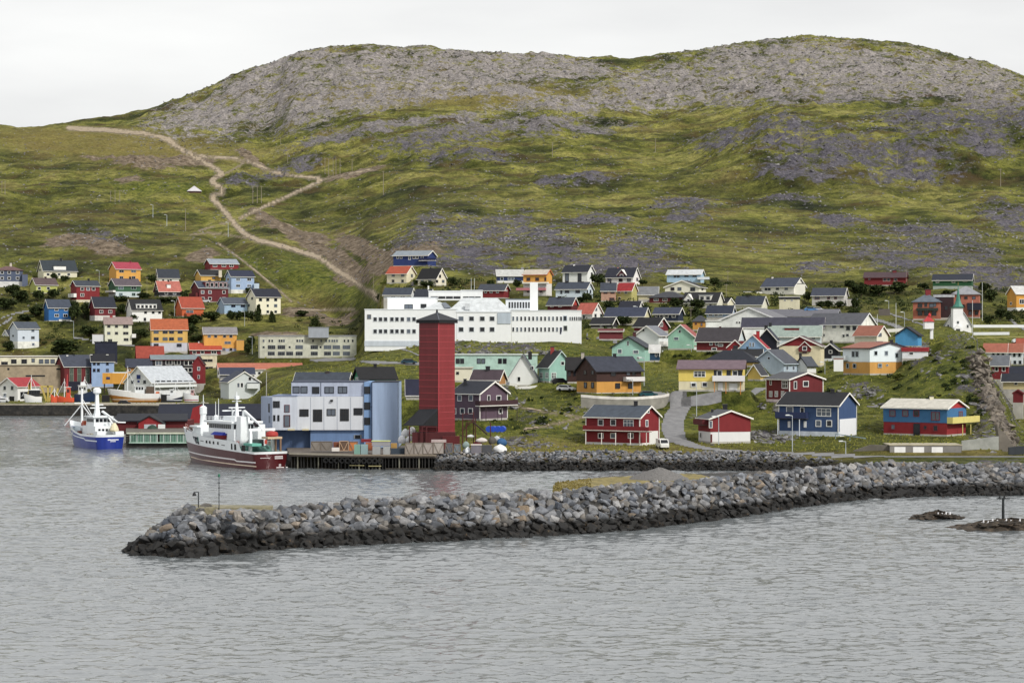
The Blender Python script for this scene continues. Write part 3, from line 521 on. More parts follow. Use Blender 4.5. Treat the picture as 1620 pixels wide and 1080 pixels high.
# ------------------------------------------------------------------ relief of the land
PXG = np.repeat(CI[None, :], len(DROWS), 0); PYG = CY+(H-Zg)*F/YG
def blob(cx, cy, rx, ry, rot=0, soft=.8):
    a = math.radians(rot); dx = PXG-cx; dy = PYG-cy
    u = (dx*math.cos(a)+dy*math.sin(a))/rx; v = (-dx*math.sin(a)+dy*math.cos(a))/ry
    return np.clip((1.0-np.sqrt(u*u+v*v))/soft+.5, 0, 1)
def polyband(top, bot):
    tx, ty = zip(*top); bx, by = zip(*bot)
    t = np.interp(PXG, tx, ty); b = np.interp(PXG, bx, by)
    return np.clip((PYG-t)/6, 0, 1)*np.clip((b-PYG)/9+.5, 0, 1)
rock = np.zeros_like(Zg)
for b in [(500,150,270,52,-14),(330,185,110,32,-12),(690,112,270,40,2),(420,140,150,40,-25),(870,110,130,22,6),(760,150,120,18,5),(620,160,180,22,-8),
          (1290,110,230,48,4),(1500,128,150,42,10),(1080,130,160,30,-8),(950,170,190,16,-4),(1160,150,180,26,0),(1360,150,160,20,0),
          (560,225,110,14,-14),(700,230,130,16,-8),(830,212,170,14,-3),(740,258,90,10,0),(900,295,90,8,-3),(650,205,150,9,-6),
          (1310,250,130,46,8),(1230,215,60,30,0),(1420,262,110,36,5),(1540,215,90,46,10),(1590,180,110,30,8),(1490,200,120,28,0),(1150,225,70,14,-8),(1270,285,90,16,5),
          (705,375,70,34,0),(690,400,60,30,10),(800,365,60,26,-10),(870,390,50,34,20),(930,420,110,24,0),(1010,400,60,34,0),(760,410,60,26,0),(660,395,50,20,0),(1040,425,60,16,0),
          (1480,378,90,26,5),(1600,350,60,24,20),(1430,412,90,20,8),(1340,352,60,10,5),(1080,330,60,12,-5),(1250,315,50,8,0),(1520,410,70,18,0),(1570,440,80,24,0),(1300,425,60,12,0),
          (410,287,70,7,-14),(470,270,60,6,-14),(150,385,50,14,5),(1090,345,40,10,0),(950,350,60,9,0)]:
    rock = np.maximum(rock, blob(*b))
near = [(880,668,70,10,0),(800,640,40,12,20),(1300,700,0.1,.1,0),(1230,690,50,14,0),(1370,618,40,14,15),(1260,650,50,12,0),(1550,600,16,60,-20),(1580,650,26,70,-20),(1450,560,20,16,-50),(1520,540,20,8,0),(1560,690,30,40,0),
        (790,556,90,9,0),(930,648,40,10,0),(830,700,50,12,0),(720,552,60,8,0),(1000,640,60,6,0),(640,446,20,14,0),(1590,705,40,14,0),(1530,625,30,14,0)]
for b in near: rock = np.maximum(rock, .8*blob(*b))
dirt = np.zeros_like(Zg)
for b in [(505,395,60,10,22),(545,420,50,14,28),(580,400,50,12,15),(470,372,60,8,15),(420,350,30,9,30),(560,388,30,12,20),(600,425,30,10,0),(320,408,26,9,-10),(170,398,40,8,8),(110,388,40,7,0),
          (500,494,60,8,0),(440,530,40,6,0),(280,260,60,8,4),(230,270,50,7,4),(200,290,25,5,0),(190,262,60,4,4),(560,275,50,5,-12),(400,262,30,5,25),(560,440,30,10,0),(640,405,60,12,-10),(530,505,30,10,0)]:
    dirt = np.maximum(dirt, blob(*b))
dry = np.zeros_like(Zg)
for b in [(900,710,260,12,0),(1150,722,200,10,0),(180,235,220,24,4),(700,160,260,18,0),(1500,715,120,8,0)]: dry = np.maximum(dry, blob(*b))
dark = np.zeros_like(Zg)
for b in [(180,385,240,32,2),(60,340,120,20,0),(640,330,200,26,-10),(1480,600,90,60,-30),(480,345,50,12,10),(1450,395,160,30,0),(1150,370,120,12,0),(320,425,60,14,0),(1250,300,300,14,0),(1130,505,330,50,0),(1000,470,200,30,0),(1360,470,160,30,0),(120,500,220,45,0),(1580,480,60,30,0),(60,470,90,20,0),(120,262,150,14,3),(620,400,80,16,-6)]: dark = np.maximum(dark, blob(*b))

r = YG
big = fbm(XG/120, YG/150, 5, 3); med = fbm(XG/28, YG/38, 5, 11); fin = fbm(XG/6, YG/8, 4, 21); rid = 1-2*np.abs(fbm(XG/18, YG/22, 5, 31))
rid2 = 1-2*np.abs(fbm(XG/60, YG/45, 5, 41))
hill = np.clip((YG-1060)/300, 0, 1); town = np.clip((YG-436)/30, 0, 1)*np.clip(Zg/4-.6, 0, 1)
crestd = crest(PXG)
atcrest = np.clip((crestd-YG)/350, .25, 1)
disp = hill*(big*5*atcrest+med*4.0+rid2*4*atcrest)+town*(1-hill)*(med*1.0+fin*.35)+hill*fin*.9
disp += rock*(hill*(rid*3.6+fin*1.6)+town*(1-hill)*(rid*1.5+fin*.6))
disp += dirt*hill*(rid*2.5)
Zg = Zg + disp
# gully between the left houses and the gravel road
gx = np.array([300,360,420,470,500,540]); gy = np.array([340,385,420,450,470,490])
gl = np.exp(-((PYG-np.interp(PXG, gx, gy))/16)**2)*np.clip((PXG-310)/40, 0, 1)*np.clip((560-PXG)/30, 0, 1)
Zg -= 5*gl
# level ground under every building
def pad(C, dr, dl, lr, ll, z, m=1.2, soft=5.0, cut_only=False):
    cx = C.x+dr.x*lr/2+dl.x*ll/2; cy = C.y+dr.y*lr/2+dl.y*ll/2
    R = (lr+ll)/2+m+soft+4
    i0 = np.searchsorted(DROWS, cy-R); i1 = np.searchsorted(DROWS, cy+R)
    sub = (slice(max(0,i0), i1), slice(None))
    X = XG[sub]-cx; Y = YG[sub]-cy
    u = np.abs(X*dr.x+Y*dr.y)-lr/2-m; v = np.abs(X*dl.x+Y*dl.y)-ll/2-m
    d = np.sqrt(np.maximum(u,0)**2+np.maximum(v,0)**2)
    w = np.clip(1-d/soft, 0, 1); w = w*w*(3-2*w)
    Z = Zg[sub]
    tgt = np.minimum(Z, z) if cut_only else z
    Zg[sub] = Z*(1-w)+tgt*w
for h in sorted(HS, key=lambda q: -q['D']):
    if h['D'] > 700 or True:
        z = h['C'].z
        pad(h['C'], h['dr'], h['dl'], h['right'], h['left'], z-.05, 1.0, 4.0 if h['D'] > 600 else 3.0, cut_only=(h['xl'] < 100 and 790 < h['D'] < 900) or abs(zat(h['C'].x, h['C'].y)-z) > 4)

# ------------------------------------------------------------------ roads: masks on the land grid
def segdist(U, V_, pts, wts=None):
    best = np.full(U.shape, 1e9)
    for (a, b) in zip(pts[:-1], pts[1:]):
        dx, dy = b[0]-a[0], b[1]-a[1]; L2 = dx*dx+dy*dy+1e-9
        t_ = np.clip(((U-a[0])*dx+(V_-a[1])*dy)/L2, 0, 1)
        best = np.minimum(best, np.hypot(U-a[0]-t_*dx, V_-a[1]-t_*dy))
    return best
def smoothpts(P_, n=2):
    for _ in range(n):
        Q = [P_[0]]
        for a, b in zip(P_[:-1], P_[1:]): Q += [tuple(.75*a[i]+.25*b[i] for i in range(2)), tuple(.25*a[i]+.75*b[i] for i in range(2))]
        P_ = Q+[P_[-1]]
    return P_
PY2 = CY+(H-Zg)*F/YG
PYmin = np.minimum.accumulate(np.where(YG < 436, 1e9, PY2), 0)      # only land that is in sight
seen = (PY2 <= PYmin+1.5) & (YG > 436)
jit = fbm(XG/9, YG/9, 3, 77)
ROADS = []      # name, mask, kind
def road_px(name, pts, hw, kind='dirt', D0=0, vs=1.0):
    P_ = smoothpts([(p[0], p[1]*vs) for p in pts]); u0, u1 = min(p[0] for p in pts)-40, max(p[0] for p in pts)+40
    j0, j1 = np.searchsorted(CI, u0), np.searchsorted(CI, u1); sub = (slice(None), slice(j0, j1))
    d = np.full(Zg.shape, 1e9); d[sub] = segdist(PXG[sub], PY2[sub]*vs, P_)
    d = np.where(seen & (YG > D0), d, 1e9); d = d*(1+.35*jit)
    ROADS.append((name, d/hw, kind))
def road_world(name, pts, hw, kind='asphalt'):
    P_ = [(XP(p[0], p[2] if len(p) > 2 else hit(p[0], p[1], 432, Zg)), p[2] if len(p) > 2 else hit(p[0], p[1], 432, Zg)) for p in pts]
    P_ = smoothpts(P_, 3); d = segdist(XG, YG, P_); ROADS.append((name, np.where(YG > 400, d/hw, 1e9), kind))
    return P_
MAINP = [(1035,621),(1062,624),(1077,632),(1078,642),(1068,656),(1064,672),(1066,688),(1080,701),(1110,709),(1160,714),(1220,716,439),(1290,719,436),(1340,722,433),(1440,724,430),(1530,724,430),(1700,724,430)]
road_world('main_road', MAINP, 2.5)
road_world('side_road', [(1082,630),(1110,626),(1150,623),(1205,614)], 1.7)
ROADPTS = [(598,474),(589,467),(563,446),(537,431),(506,407),(459,393),(402,379),(380,365),(366,348),(352,330),(335,314),(338,308),(355,304),(350,297),(335,289),(338,282),(355,275),(324,257),(298,243),(278,231),(262,217),(200,208),(110,203)]
road_px('dirt_road', ROADPTS, 5.0, 'dirt', 800, 1.3)
road_px('dirt_track', [(290,238),(324,249),(360,250),(392,254),(420,268),(450,277),(493,281),(515,284),(485,297),(446,315),(407,332),(380,345)], 3.4, 'dirt', 900, 1.3)
road_px('dirt_track', [(511,284),(540,278),(589,268)], 2.2, 'dirt', 900, 1.3)
road_px('dirt_track', [(392,254),(370,268),(352,276)], 1.6, 'dirt', 900, 1.3)
road_px('dirt_track', [(300,372),(330,368),(365,372),(400,379)], 1.6, 'dirt', 900, 1.3)
road_px('dirt_track', [(315,365),(340,357),(366,350)], 1.8, 'dirt', 900, 1.3)
road_px('gravel_path', [(345,385),(375,405),(400,425),(440,458),(462,478)], 1.5, 'dirt', 850)
road_px('dirt_track', [(410,491),(470,491),(560,489)], 1.7, 'dirt', 800)
road_px('dirt_turning_place', [(585,462),(600,472),(606,470)], 5.5, 'dirt', 780)
road_px('footpath', [(812,640),(840,648),(880,654),(925,659)], 1.7, 'dirt')
road_px('footpath', [(830,679),(870,673),(905,664),(925,659)], 1.7, 'dirt')
road_px('school_road', [(572,572),(600,574),(660,576),(700,574)], 2.6, 'asphalt')
road_px('school_road', [(590,548),(625,549),(650,556),(662,562)], 2.0, 'asphalt')
road_px('upper_road', [(922,528),(945,533),(975,541)], 3.5, 'asphalt', 560)
road_px('hill_road', [(0,505),(15,498),(45,492),(90,490)], 2.2, 'asphalt')
road_px('hill_road', [(-10,524),(6,512),(18,503)], 3, 'asphalt')
road_px('hill_road', [(110,533),(160,541),(215,548),(250,552)], 2.2, 'asphalt')
road_px('church_path', [(1380,505),(1410,513),(1440,525)], 3.4, 'asphalt', 600)
road_px('church_path', [(1408,497),(1440,507),(1475,520)], 2.0, 'asphalt', 600)
road_px('church_path', [(1598,505),(1608,515),(1625,522)], 3, 'asphalt', 600)
road_px('block_road', [(415,571),(450,572),(500,570),(560,567)], 3, 'asphalt', 800)
roadm = np.zeros_like(Zg); anyroad = np.zeros_like(Zg)
for nme, q, kd in ROADS:
    anyroad = np.maximum(anyroad, np.clip((1.35-q)/.3, 0, 1))
    if kd == 'dirt': roadm = np.maximum(roadm, np.clip((1.25-q)/.4, 0, 1)*.9)
def onroad(x, y): return zat(x, y, anyroad) > .3
# ------------------------------------------------------------------ land mesh
def ground_material():
    m, t, b = bsdf('moorland'); L = t.links.new
    geo = N(t, 'ShaderNodeNewGeometry'); P = geo.outputs['Position']
    def at(n): a = N(t, 'ShaderNodeAttribute'); a.attribute_name = n; return a.outputs['Fac']
    def noise(sc, det=6.0, rough=.6, scale=(1,1,1)):
        mpn = N(t, 'ShaderNodeMapping'); mpn.inputs['Scale'].default_value = scale; L(P, mpn.inputs[0])
        n = N(t, 'ShaderNodeTexNoise', Scale=sc, Detail=det, Roughness=rough); L(mpn.outputs[0], n.inputs[0]); return n.outputs[0]
    def ramp(f, stops):
        r = N(t, 'ShaderNodeValToRGB'); L(f, r.inputs[0]); e = r.color_ramp.elements
        while len(e) < len(stops): e.new(.5)
        for q, (p, c) in zip(e, stops): q.position = p; q.color = tuple(c)+(1,) if len(c) == 3 else c
        return r.outputs[0]
    def mix(f, a, c, mode='MIX'):
        n = N(t, 'ShaderNodeMixRGB', blend_type=mode); n.use_clamp = False
        if isinstance(f, float): n.inputs[0].default_value = f
        else: L(f, n.inputs[0])
        for k, v in ((1, a), (2, c)):
            if isinstance(v, tuple): n.inputs[k].default_value = v+(1,)
            else: L(v, n.inputs[k])
        return n.outputs[0]
    def math_(op, a, c):
        n = N(t, 'ShaderNodeMath', operation=op)
        for k, v in ((0, a), (1, c)):
            if isinstance(v, (int, float)): n.inputs[k].default_value = v
            else: L(v, n.inputs[k])
        return n.outputs[0]
    g1 = ramp(noise(.022, 8, .62, (1,.8,1)), [(.32,(.022,.028,.007)),(.42,(.075,.080,.015)),(.50,(.150,.148,.026)),(.60,(.215,.195,.048)),(.72,(.125,.138,.024))])
    g2 = ramp(noise(.16, 8, .72), [(.36,(.30,.32,.28)),(.47,(.70,.72,.68)),(.56,(1.0,1.0,.95)),(.68,(1.0,1.0,1.0))])
    g3 = ramp(noise(.6, 6, .7), [(.36,(.45,.47,.42)),(.56,(1.0,1.0,1.0))])
    g4 = ramp(noise(.045, 6, .6, (.7,1.3,1)), [(.40,(.42,.45,.38)),(.50,(.85,.87,.8)),(.56,(1.0,1.0,1.0))])
    gr = mix(1.0, mix(1.0, mix(1.0, g1, g2, 'MULTIPLY'), g3, 'MULTIPLY'), g4, 'MULTIPLY')
    gr = mix(1.0, gr, (1.80,1.80,2.35), 'MULTIPLY')
    br = ramp(noise(.035, 7, .65, (1,1.2,1)), [(.50,(0,0,0)),(.64,(1,1,1))])
    gr = mix(math_('MULTIPLY', br, .6), gr, (.095,.058,.026))
    gr = mix(math_('MULTIPLY', at('dark'), .6), gr, mix(.5, gr, (.026,.028,.010)))
    gr = mix(math_('MULTIPLY', at('lush'), .75), gr, ramp(noise(.3, 7, .7), [(.36,(.016,.028,.006)),(.5,(.105,.130,.020)),(.64,(.235,.235,.045))]))
    gr = mix(math_('MULTIPLY', at('dry'), .75), gr, ramp(noise(.4, 6, .7), [(.35,(.10,.085,.025)),(.6,(.27,.22,.07))]))
    vor = N(t, 'ShaderNodeTexVoronoi', Scale=.42); L(P, vor.inputs[0])
    vor2 = N(t, 'ShaderNodeTexVoronoi', Scale=1.3); L(P, vor2.inputs[0])
    rk = mix(.5, ramp(vor.outputs['Color'], [(.15,(.05,.05,.055)),(.5,(.17,.165,.17)),(.85,(.36,.345,.34))]), ramp(vor2.outputs['Color'], [(.2,(.06,.06,.066)),(.8,(.27,.26,.265))]))
    rk = mix(.45, rk, ramp(noise(.5, 8, .75), [(.35,(.035,.033,.04)),(.52,(.17,.162,.165)),(.7,(.38,.36,.34))]))
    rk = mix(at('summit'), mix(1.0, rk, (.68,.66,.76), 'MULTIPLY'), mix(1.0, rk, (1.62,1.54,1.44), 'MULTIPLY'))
    rn = noise(.075, 8, .68, (1,1,1)); rn2 = noise(.35, 6, .7)
    f = math_('ADD', math_('MULTIPLY', at('rock'), math_('ADD', .325, math_('MULTIPLY', at('summit'), .03))), math_('MULTIPLY', rn, 1.25))
    f = math_('ADD', f, math_('MULTIPLY', rn2, .75))
    rf = ramp(f, [(.0,(0,0,0)),(.99,(0,0,0)),(1.0,(0,0,0))])
    mrf = N(t, 'ShaderNodeMapRange'); L(f, mrf.inputs[0]); mrf.inputs[1].default_value = 1.21; mrf.inputs[2].default_value = 1.35; rf = mrf.outputs[0]
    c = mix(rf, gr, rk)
    # scattered pale stones over the moor
    v3 = N(t, 'ShaderNodeTexVoronoi', Scale=.30); L(P, v3.inputs[0]); v3.inputs['Randomness'].default_value = 1
    dots = ramp(v3.outputs['Distance'], [(.10,(1,1,1)),(.17,(0,0,0))])
    sel = ramp(noise(.03, 5, .6), [(.50,(0,0,0)),(.60,(1,1,1))])
    c = mix(math_('MULTIPLY', math_('MULTIPLY', dots, sel), .65), c, (.26,.25,.24))
    dn = math_('ADD', at('dirt'), math_('MULTIPLY', math_('SUBTRACT', noise(.12, 8, .7), .5), 2.2))
    df = ramp(dn, [(.40,(0,0,0)),(.62,(1,1,1))])
    dc = ramp(noise(.3, 8, .72), [(.36,(.06,.045,.03)),(.52,(.20,.155,.11)),(.68,(.38,.31,.23))])
    c = mix(df, c, dc)
    c = mix(at('road'), c, ramp(noise(.5, 7, .7), [(.35,(.17,.14,.10)),(.5,(.27,.22,.16)),(.65,(.37,.31,.235))]))
    wetz = N(t, 'ShaderNodeSeparateXYZ'); L(P, wetz.inputs[0])
    wz_ = ramp(math_('DIVIDE', wetz.outputs[2], 3.0), [(.45,(1,1,1)),(.75,(0,0,0))])
    c = mix(wz_, c, (.03,.026,.02))
    L(c, b.inputs['Base Color']); b.inputs['Roughness'].default_value = .95; b.inputs['Specular IOR Level'].default_value = .15
    bh = math_('ADD', noise(.8, 8, .75), math_('MULTIPLY', noise(.15, 6, .7), 2.5))
    bp = N(t, 'ShaderNodeBump', Strength=.9, Distance=1.6); L(bh, bp.inputs['Height']); L(bp.outputs[0], b.inputs['Normal'])
    return m
lush = np.clip((900-YG)/200, 0, 1)*.75
for b in [(560,455,80,26,25),(480,430,60,16,25),(400,410,40,10,20),(250,303,80,10,0),(1500,590,90,50,-30),(870,560,100,18,0),(640,590,80,16,0),(480,620,60,30,-30)]: lush = np.maximum(lush, blob(*b))
lush *= 1-.5*dry
GM = ground_material()
nr, nc = Zg.shape
verts = np.stack([XG, YG, Zg], -1).reshape(-1, 3)
idx = np.arange(nr*nc).reshape(nr, nc)
faces = np.stack([idx[:-1,:-1], idx[:-1,1:], idx[1:,1:], idx[1:,:-1]], -1).reshape(-1, 4)
me = bpy.data.meshes.new('hillside')
me.vertices.add(nr*nc); me.vertices.foreach_set('co', verts.ravel())
me.loops.add(len(faces)*4); me.loops.foreach_set('vertex_index', faces.ravel().astype(np.int32))
me.polygons.add(len(faces)); me.polygons.foreach_set('loop_start', np.arange(0, len(faces)*4, 4, dtype=np.int32))
me.update(calc_edges=True)
me.polygons.foreach_set('use_smooth', np.ones(len(faces), dtype=bool))
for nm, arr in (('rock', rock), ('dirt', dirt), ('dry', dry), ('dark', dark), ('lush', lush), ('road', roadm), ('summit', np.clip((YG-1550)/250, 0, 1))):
    a = me.attributes.new(nm, 'FLOAT', 'POINT'); a.data.foreach_set('value', arr.astype(np.float32).ravel())
me.materials.append(GM)
tag(link('hillside', me), kind='structure')

WAVE = .10
def cutroads():
    for nme, q, kd in ROADS:
        m = q < 1.0
        cell = m[:-1,:-1] & m[:-1,1:] & m[1:,1:] & m[1:,:-1]
        ii, jj = np.nonzero(cell)
        if len(ii) == 0: continue
        ids_ = {}; V = []; Fa = []
        lift = .07 if kd == 'asphalt' and YG[ii[0], 0] < 700 else .15
        def vid(i, j):
            k = (i, j)
            if k not in ids_: ids_[k] = len(V); V.append((XG[i,j], YG[i,j], Zg[i,j]+lift))
            return ids_[k]
        for i, j in zip(ii.tolist(), jj.tolist()): Fa.append([vid(i,j), vid(i,j+1), vid(i+1,j+1), vid(i+1,j)])
        tag(link(nme, new_mesh(nme, V, Fa, ASPH if kd == 'asphalt' else DIRTR, True)), kind='structure')
# ------------------------------------------------------------------ water
def water():
    m, t, b = bsdf('sea_water'); L = t.links.new
    geo = N(t, 'ShaderNodeNewGeometry')
    b.inputs['Base Color'].default_value = (.14,.155,.162,1); b.inputs['Roughness'].default_value = .14; b.inputs['IOR'].default_value = 3.2
    hsum = None
    for sc, st, scale, sharp in ((.05, 1.2, (.7,1,1), 0), (.33, .9, (.75,1,1), 1), (.80, .75, (.65,1,1), 1), (1.7, .30, (.7,1,1), 0)):
        mpn = N(t, 'ShaderNodeMapping'); mpn.inputs['Scale'].default_value = scale; mpn.inputs['Rotation'].default_value = (0,0,.35*sc)
        L(geo.outputs['Position'], mpn.inputs[0])
        n = N(t, 'ShaderNodeTexNoise', Scale=sc, Detail=2.0, Roughness=.5, Distortion=.4); L(mpn.outputs[0], n.inputs[0])
        src = n.outputs[0]
        if sharp:
            s1 = N(t, 'ShaderNodeMath', operation='SUBTRACT'); L(src, s1.inputs[0]); s1.inputs[1].default_value = .5
            s2 = N(t, 'ShaderNodeMath', operation='ABSOLUTE'); L(s1.outputs[0], s2.inputs[0])
            s3 = N(t, 'ShaderNodeMath', operation='MULTIPLY'); L(s2.outputs[0], s3.inputs[0]); s3.inputs[1].default_value = -1.6; src = s3.outputs[0]
        mu = N(t, 'ShaderNodeMath', operation='MULTIPLY'); L(src, mu.inputs[0]); mu.inputs[1].default_value = st
        if hsum is None: hsum = mu.outputs[0]
        else:
            a = N(t, 'ShaderNodeMath', operation='ADD'); L(hsum, a.inputs[0]); L(mu.outputs[0], a.inputs[1]); hsum = a.outputs[0]
    pn = N(t, 'ShaderNodeTexNoise', Scale=.018, Detail=3.0); pm = N(t, 'ShaderNodeMapping'); pm.inputs['Scale'].default_value = (.35,1,1)
    L(geo.outputs['Position'], pm.inputs[0]); L(pm.outputs[0], pn.inputs[0])
    pr = N(t, 'ShaderNodeMapRange'); L(pn.outputs[0], pr.inputs[0]); pr.inputs[1].default_value = .35; pr.inputs[2].default_value = .65; pr.inputs[3].default_value = .45; pr.inputs[4].default_value = 1.25
    pq_ = N(t, 'ShaderNodeMath', operation='MULTIPLY'); L(hsum, pq_.inputs[0]); L(pr.outputs[0], pq_.inputs[1]); hsum = pq_.outputs[0]
    bp = N(t, 'ShaderNodeBump', Strength=1.0, Distance=WAVE); L(hsum, bp.inputs['Height']); L(bp.outputs[0], b.inputs['Normal'])
    # open water round the view as a plain sheet, real wind waves where the water is seen
    o = MB(); S = 6000
    o.poly([(-S,-2000,-.32),(S,-2000,-.32),(S,S,-.32),(-S,S,-.32)])
    tag(o.build('outer_sea', m), kind='structure')
    ds = [110.0]
    while ds[-1] < 790: ds.append(ds[-1]+(max(.30, ds[-1]/720.0) if ds[-1] < 440 else 1.3))
    d = np.array(ds); c = np.arange(-240, 1860, 5.2)
    X = (c[None, :]-CX)*d[:, None]/F; Y = np.repeat(d[:, None], len(c), 1)
    X = X+.15*np.sin(Y*3.1); 
    ridge = lambda x, y, sd: 1-2*np.abs(vnoise(x, y, sd)*2-1)
    patch = .55+.75*vnoise(X/60, Y/26, 5)
    h = .07*fbm(X/14, Y/9, 2, 1)+patch*(.020*ridge(X/3.6+Y*.05, Y/2.2, 2)+.034*ridge(X/1.7-Y*.08, Y/1.0, 3)+.022*fbm(X/.7, Y/.55, 2, 4))*AMP
    nr_, nc_ = X.shape; v = np.stack([X, Y, h], -1).reshape(-1, 3); ix = np.arange(nr_*nc_).reshape(nr_, nc_)
    f = np.stack([ix[:-1,:-1], ix[:-1,1:], ix[1:,1:], ix[1:,:-1]], -1).reshape(-1, 4)
    w = bpy.data.meshes.new('sea'); w.vertices.add(len(v)); w.vertices.foreach_set('co', v.ravel())
    w.loops.add(len(f)*4); w.loops.foreach_set('vertex_index', f.ravel().astype(np.int32))
    w.polygons.add(len(f)); w.polygons.foreach_set('loop_start', np.arange(0, len(f)*4, 4, dtype=np.int32)); w.update(calc_edges=True)
    w.polygons.foreach_set('use_smooth', np.ones(len(f), dtype=bool)); w.materials.append(m)
    tag(link('sea', w), kind='structure'); print('sea quads', len(f), 'land quads', len(faces))
AMP = 3.3
water()

# ------------------------------------------------------------------ house builder
def tmesh(name, mb, parent, mat): return mb.build(name, mat, parent)
FRC = {}
def window(parent, O, ax, nrm, w, h, fmat, gmat, style='w'):
    """O = centre of the opening on the wall, ax = unit vector along the wall, nrm = outward normal"""
    up = Vector((0,0,1)); fw = min(.14, w*.16); d0, d1 = .01, .09
    def pt(a, b, c): return O+ax*a+up*b+nrm*c
    def slab(mb, a0, a1, b0, b1, c0, c1):
        mb.hexa([pt(a0,b0,c0),pt(a1,b0,c0),pt(a1,b0,c1),pt(a0,b0,c1),pt(a0,b1,c0),pt(a1,b1,c0),pt(a1,b1,c1),pt(a0,b1,c1)])
    W, H2 = w/2, h/2
    f = MB()
    if style in ('d', 'r', 'b'):
        slab(f, -W, W, -H2, H2, d0, d1+.02)
        o = f.build('door', fmat, parent)
        k = MB(); slab(k, -W*.72, W*.72, -H2*.9, H2*.85, d1+.022, d1+.05); k.build('door_panel', gmat, o)
        return o
    slab(f, -W-fw, -W, -H2-fw, H2+fw, d0, d1); slab(f, W, W+fw, -H2-fw, H2+fw, d0, d1)
    slab(f, -W, W, H2, H2+fw, d0, d1); slab(f, -W, W, -H2-fw, -H2, d0, d1)
    n = 0
    if style == 'm': n = 2
    elif style == 's': n = 3
    elif w > 1.5: n = 1
    for i in range(n):
        c = -W+2*W*(i+1)/(n+1); slab(f, c-.05, c+.05, -H2, H2, d0+.03, d1-.01)
    if style in ('m', 's') and h > 1: slab(f, -W, W, -.04+H2*.2, .04+H2*.2, d0+.03, d1-.015)
    o = f.build('window', fmat, parent)
    g = MB(); slab(g, -W, W, -H2, H2, d0, d0+.025); g.build('pane', gmat, o)
    return o

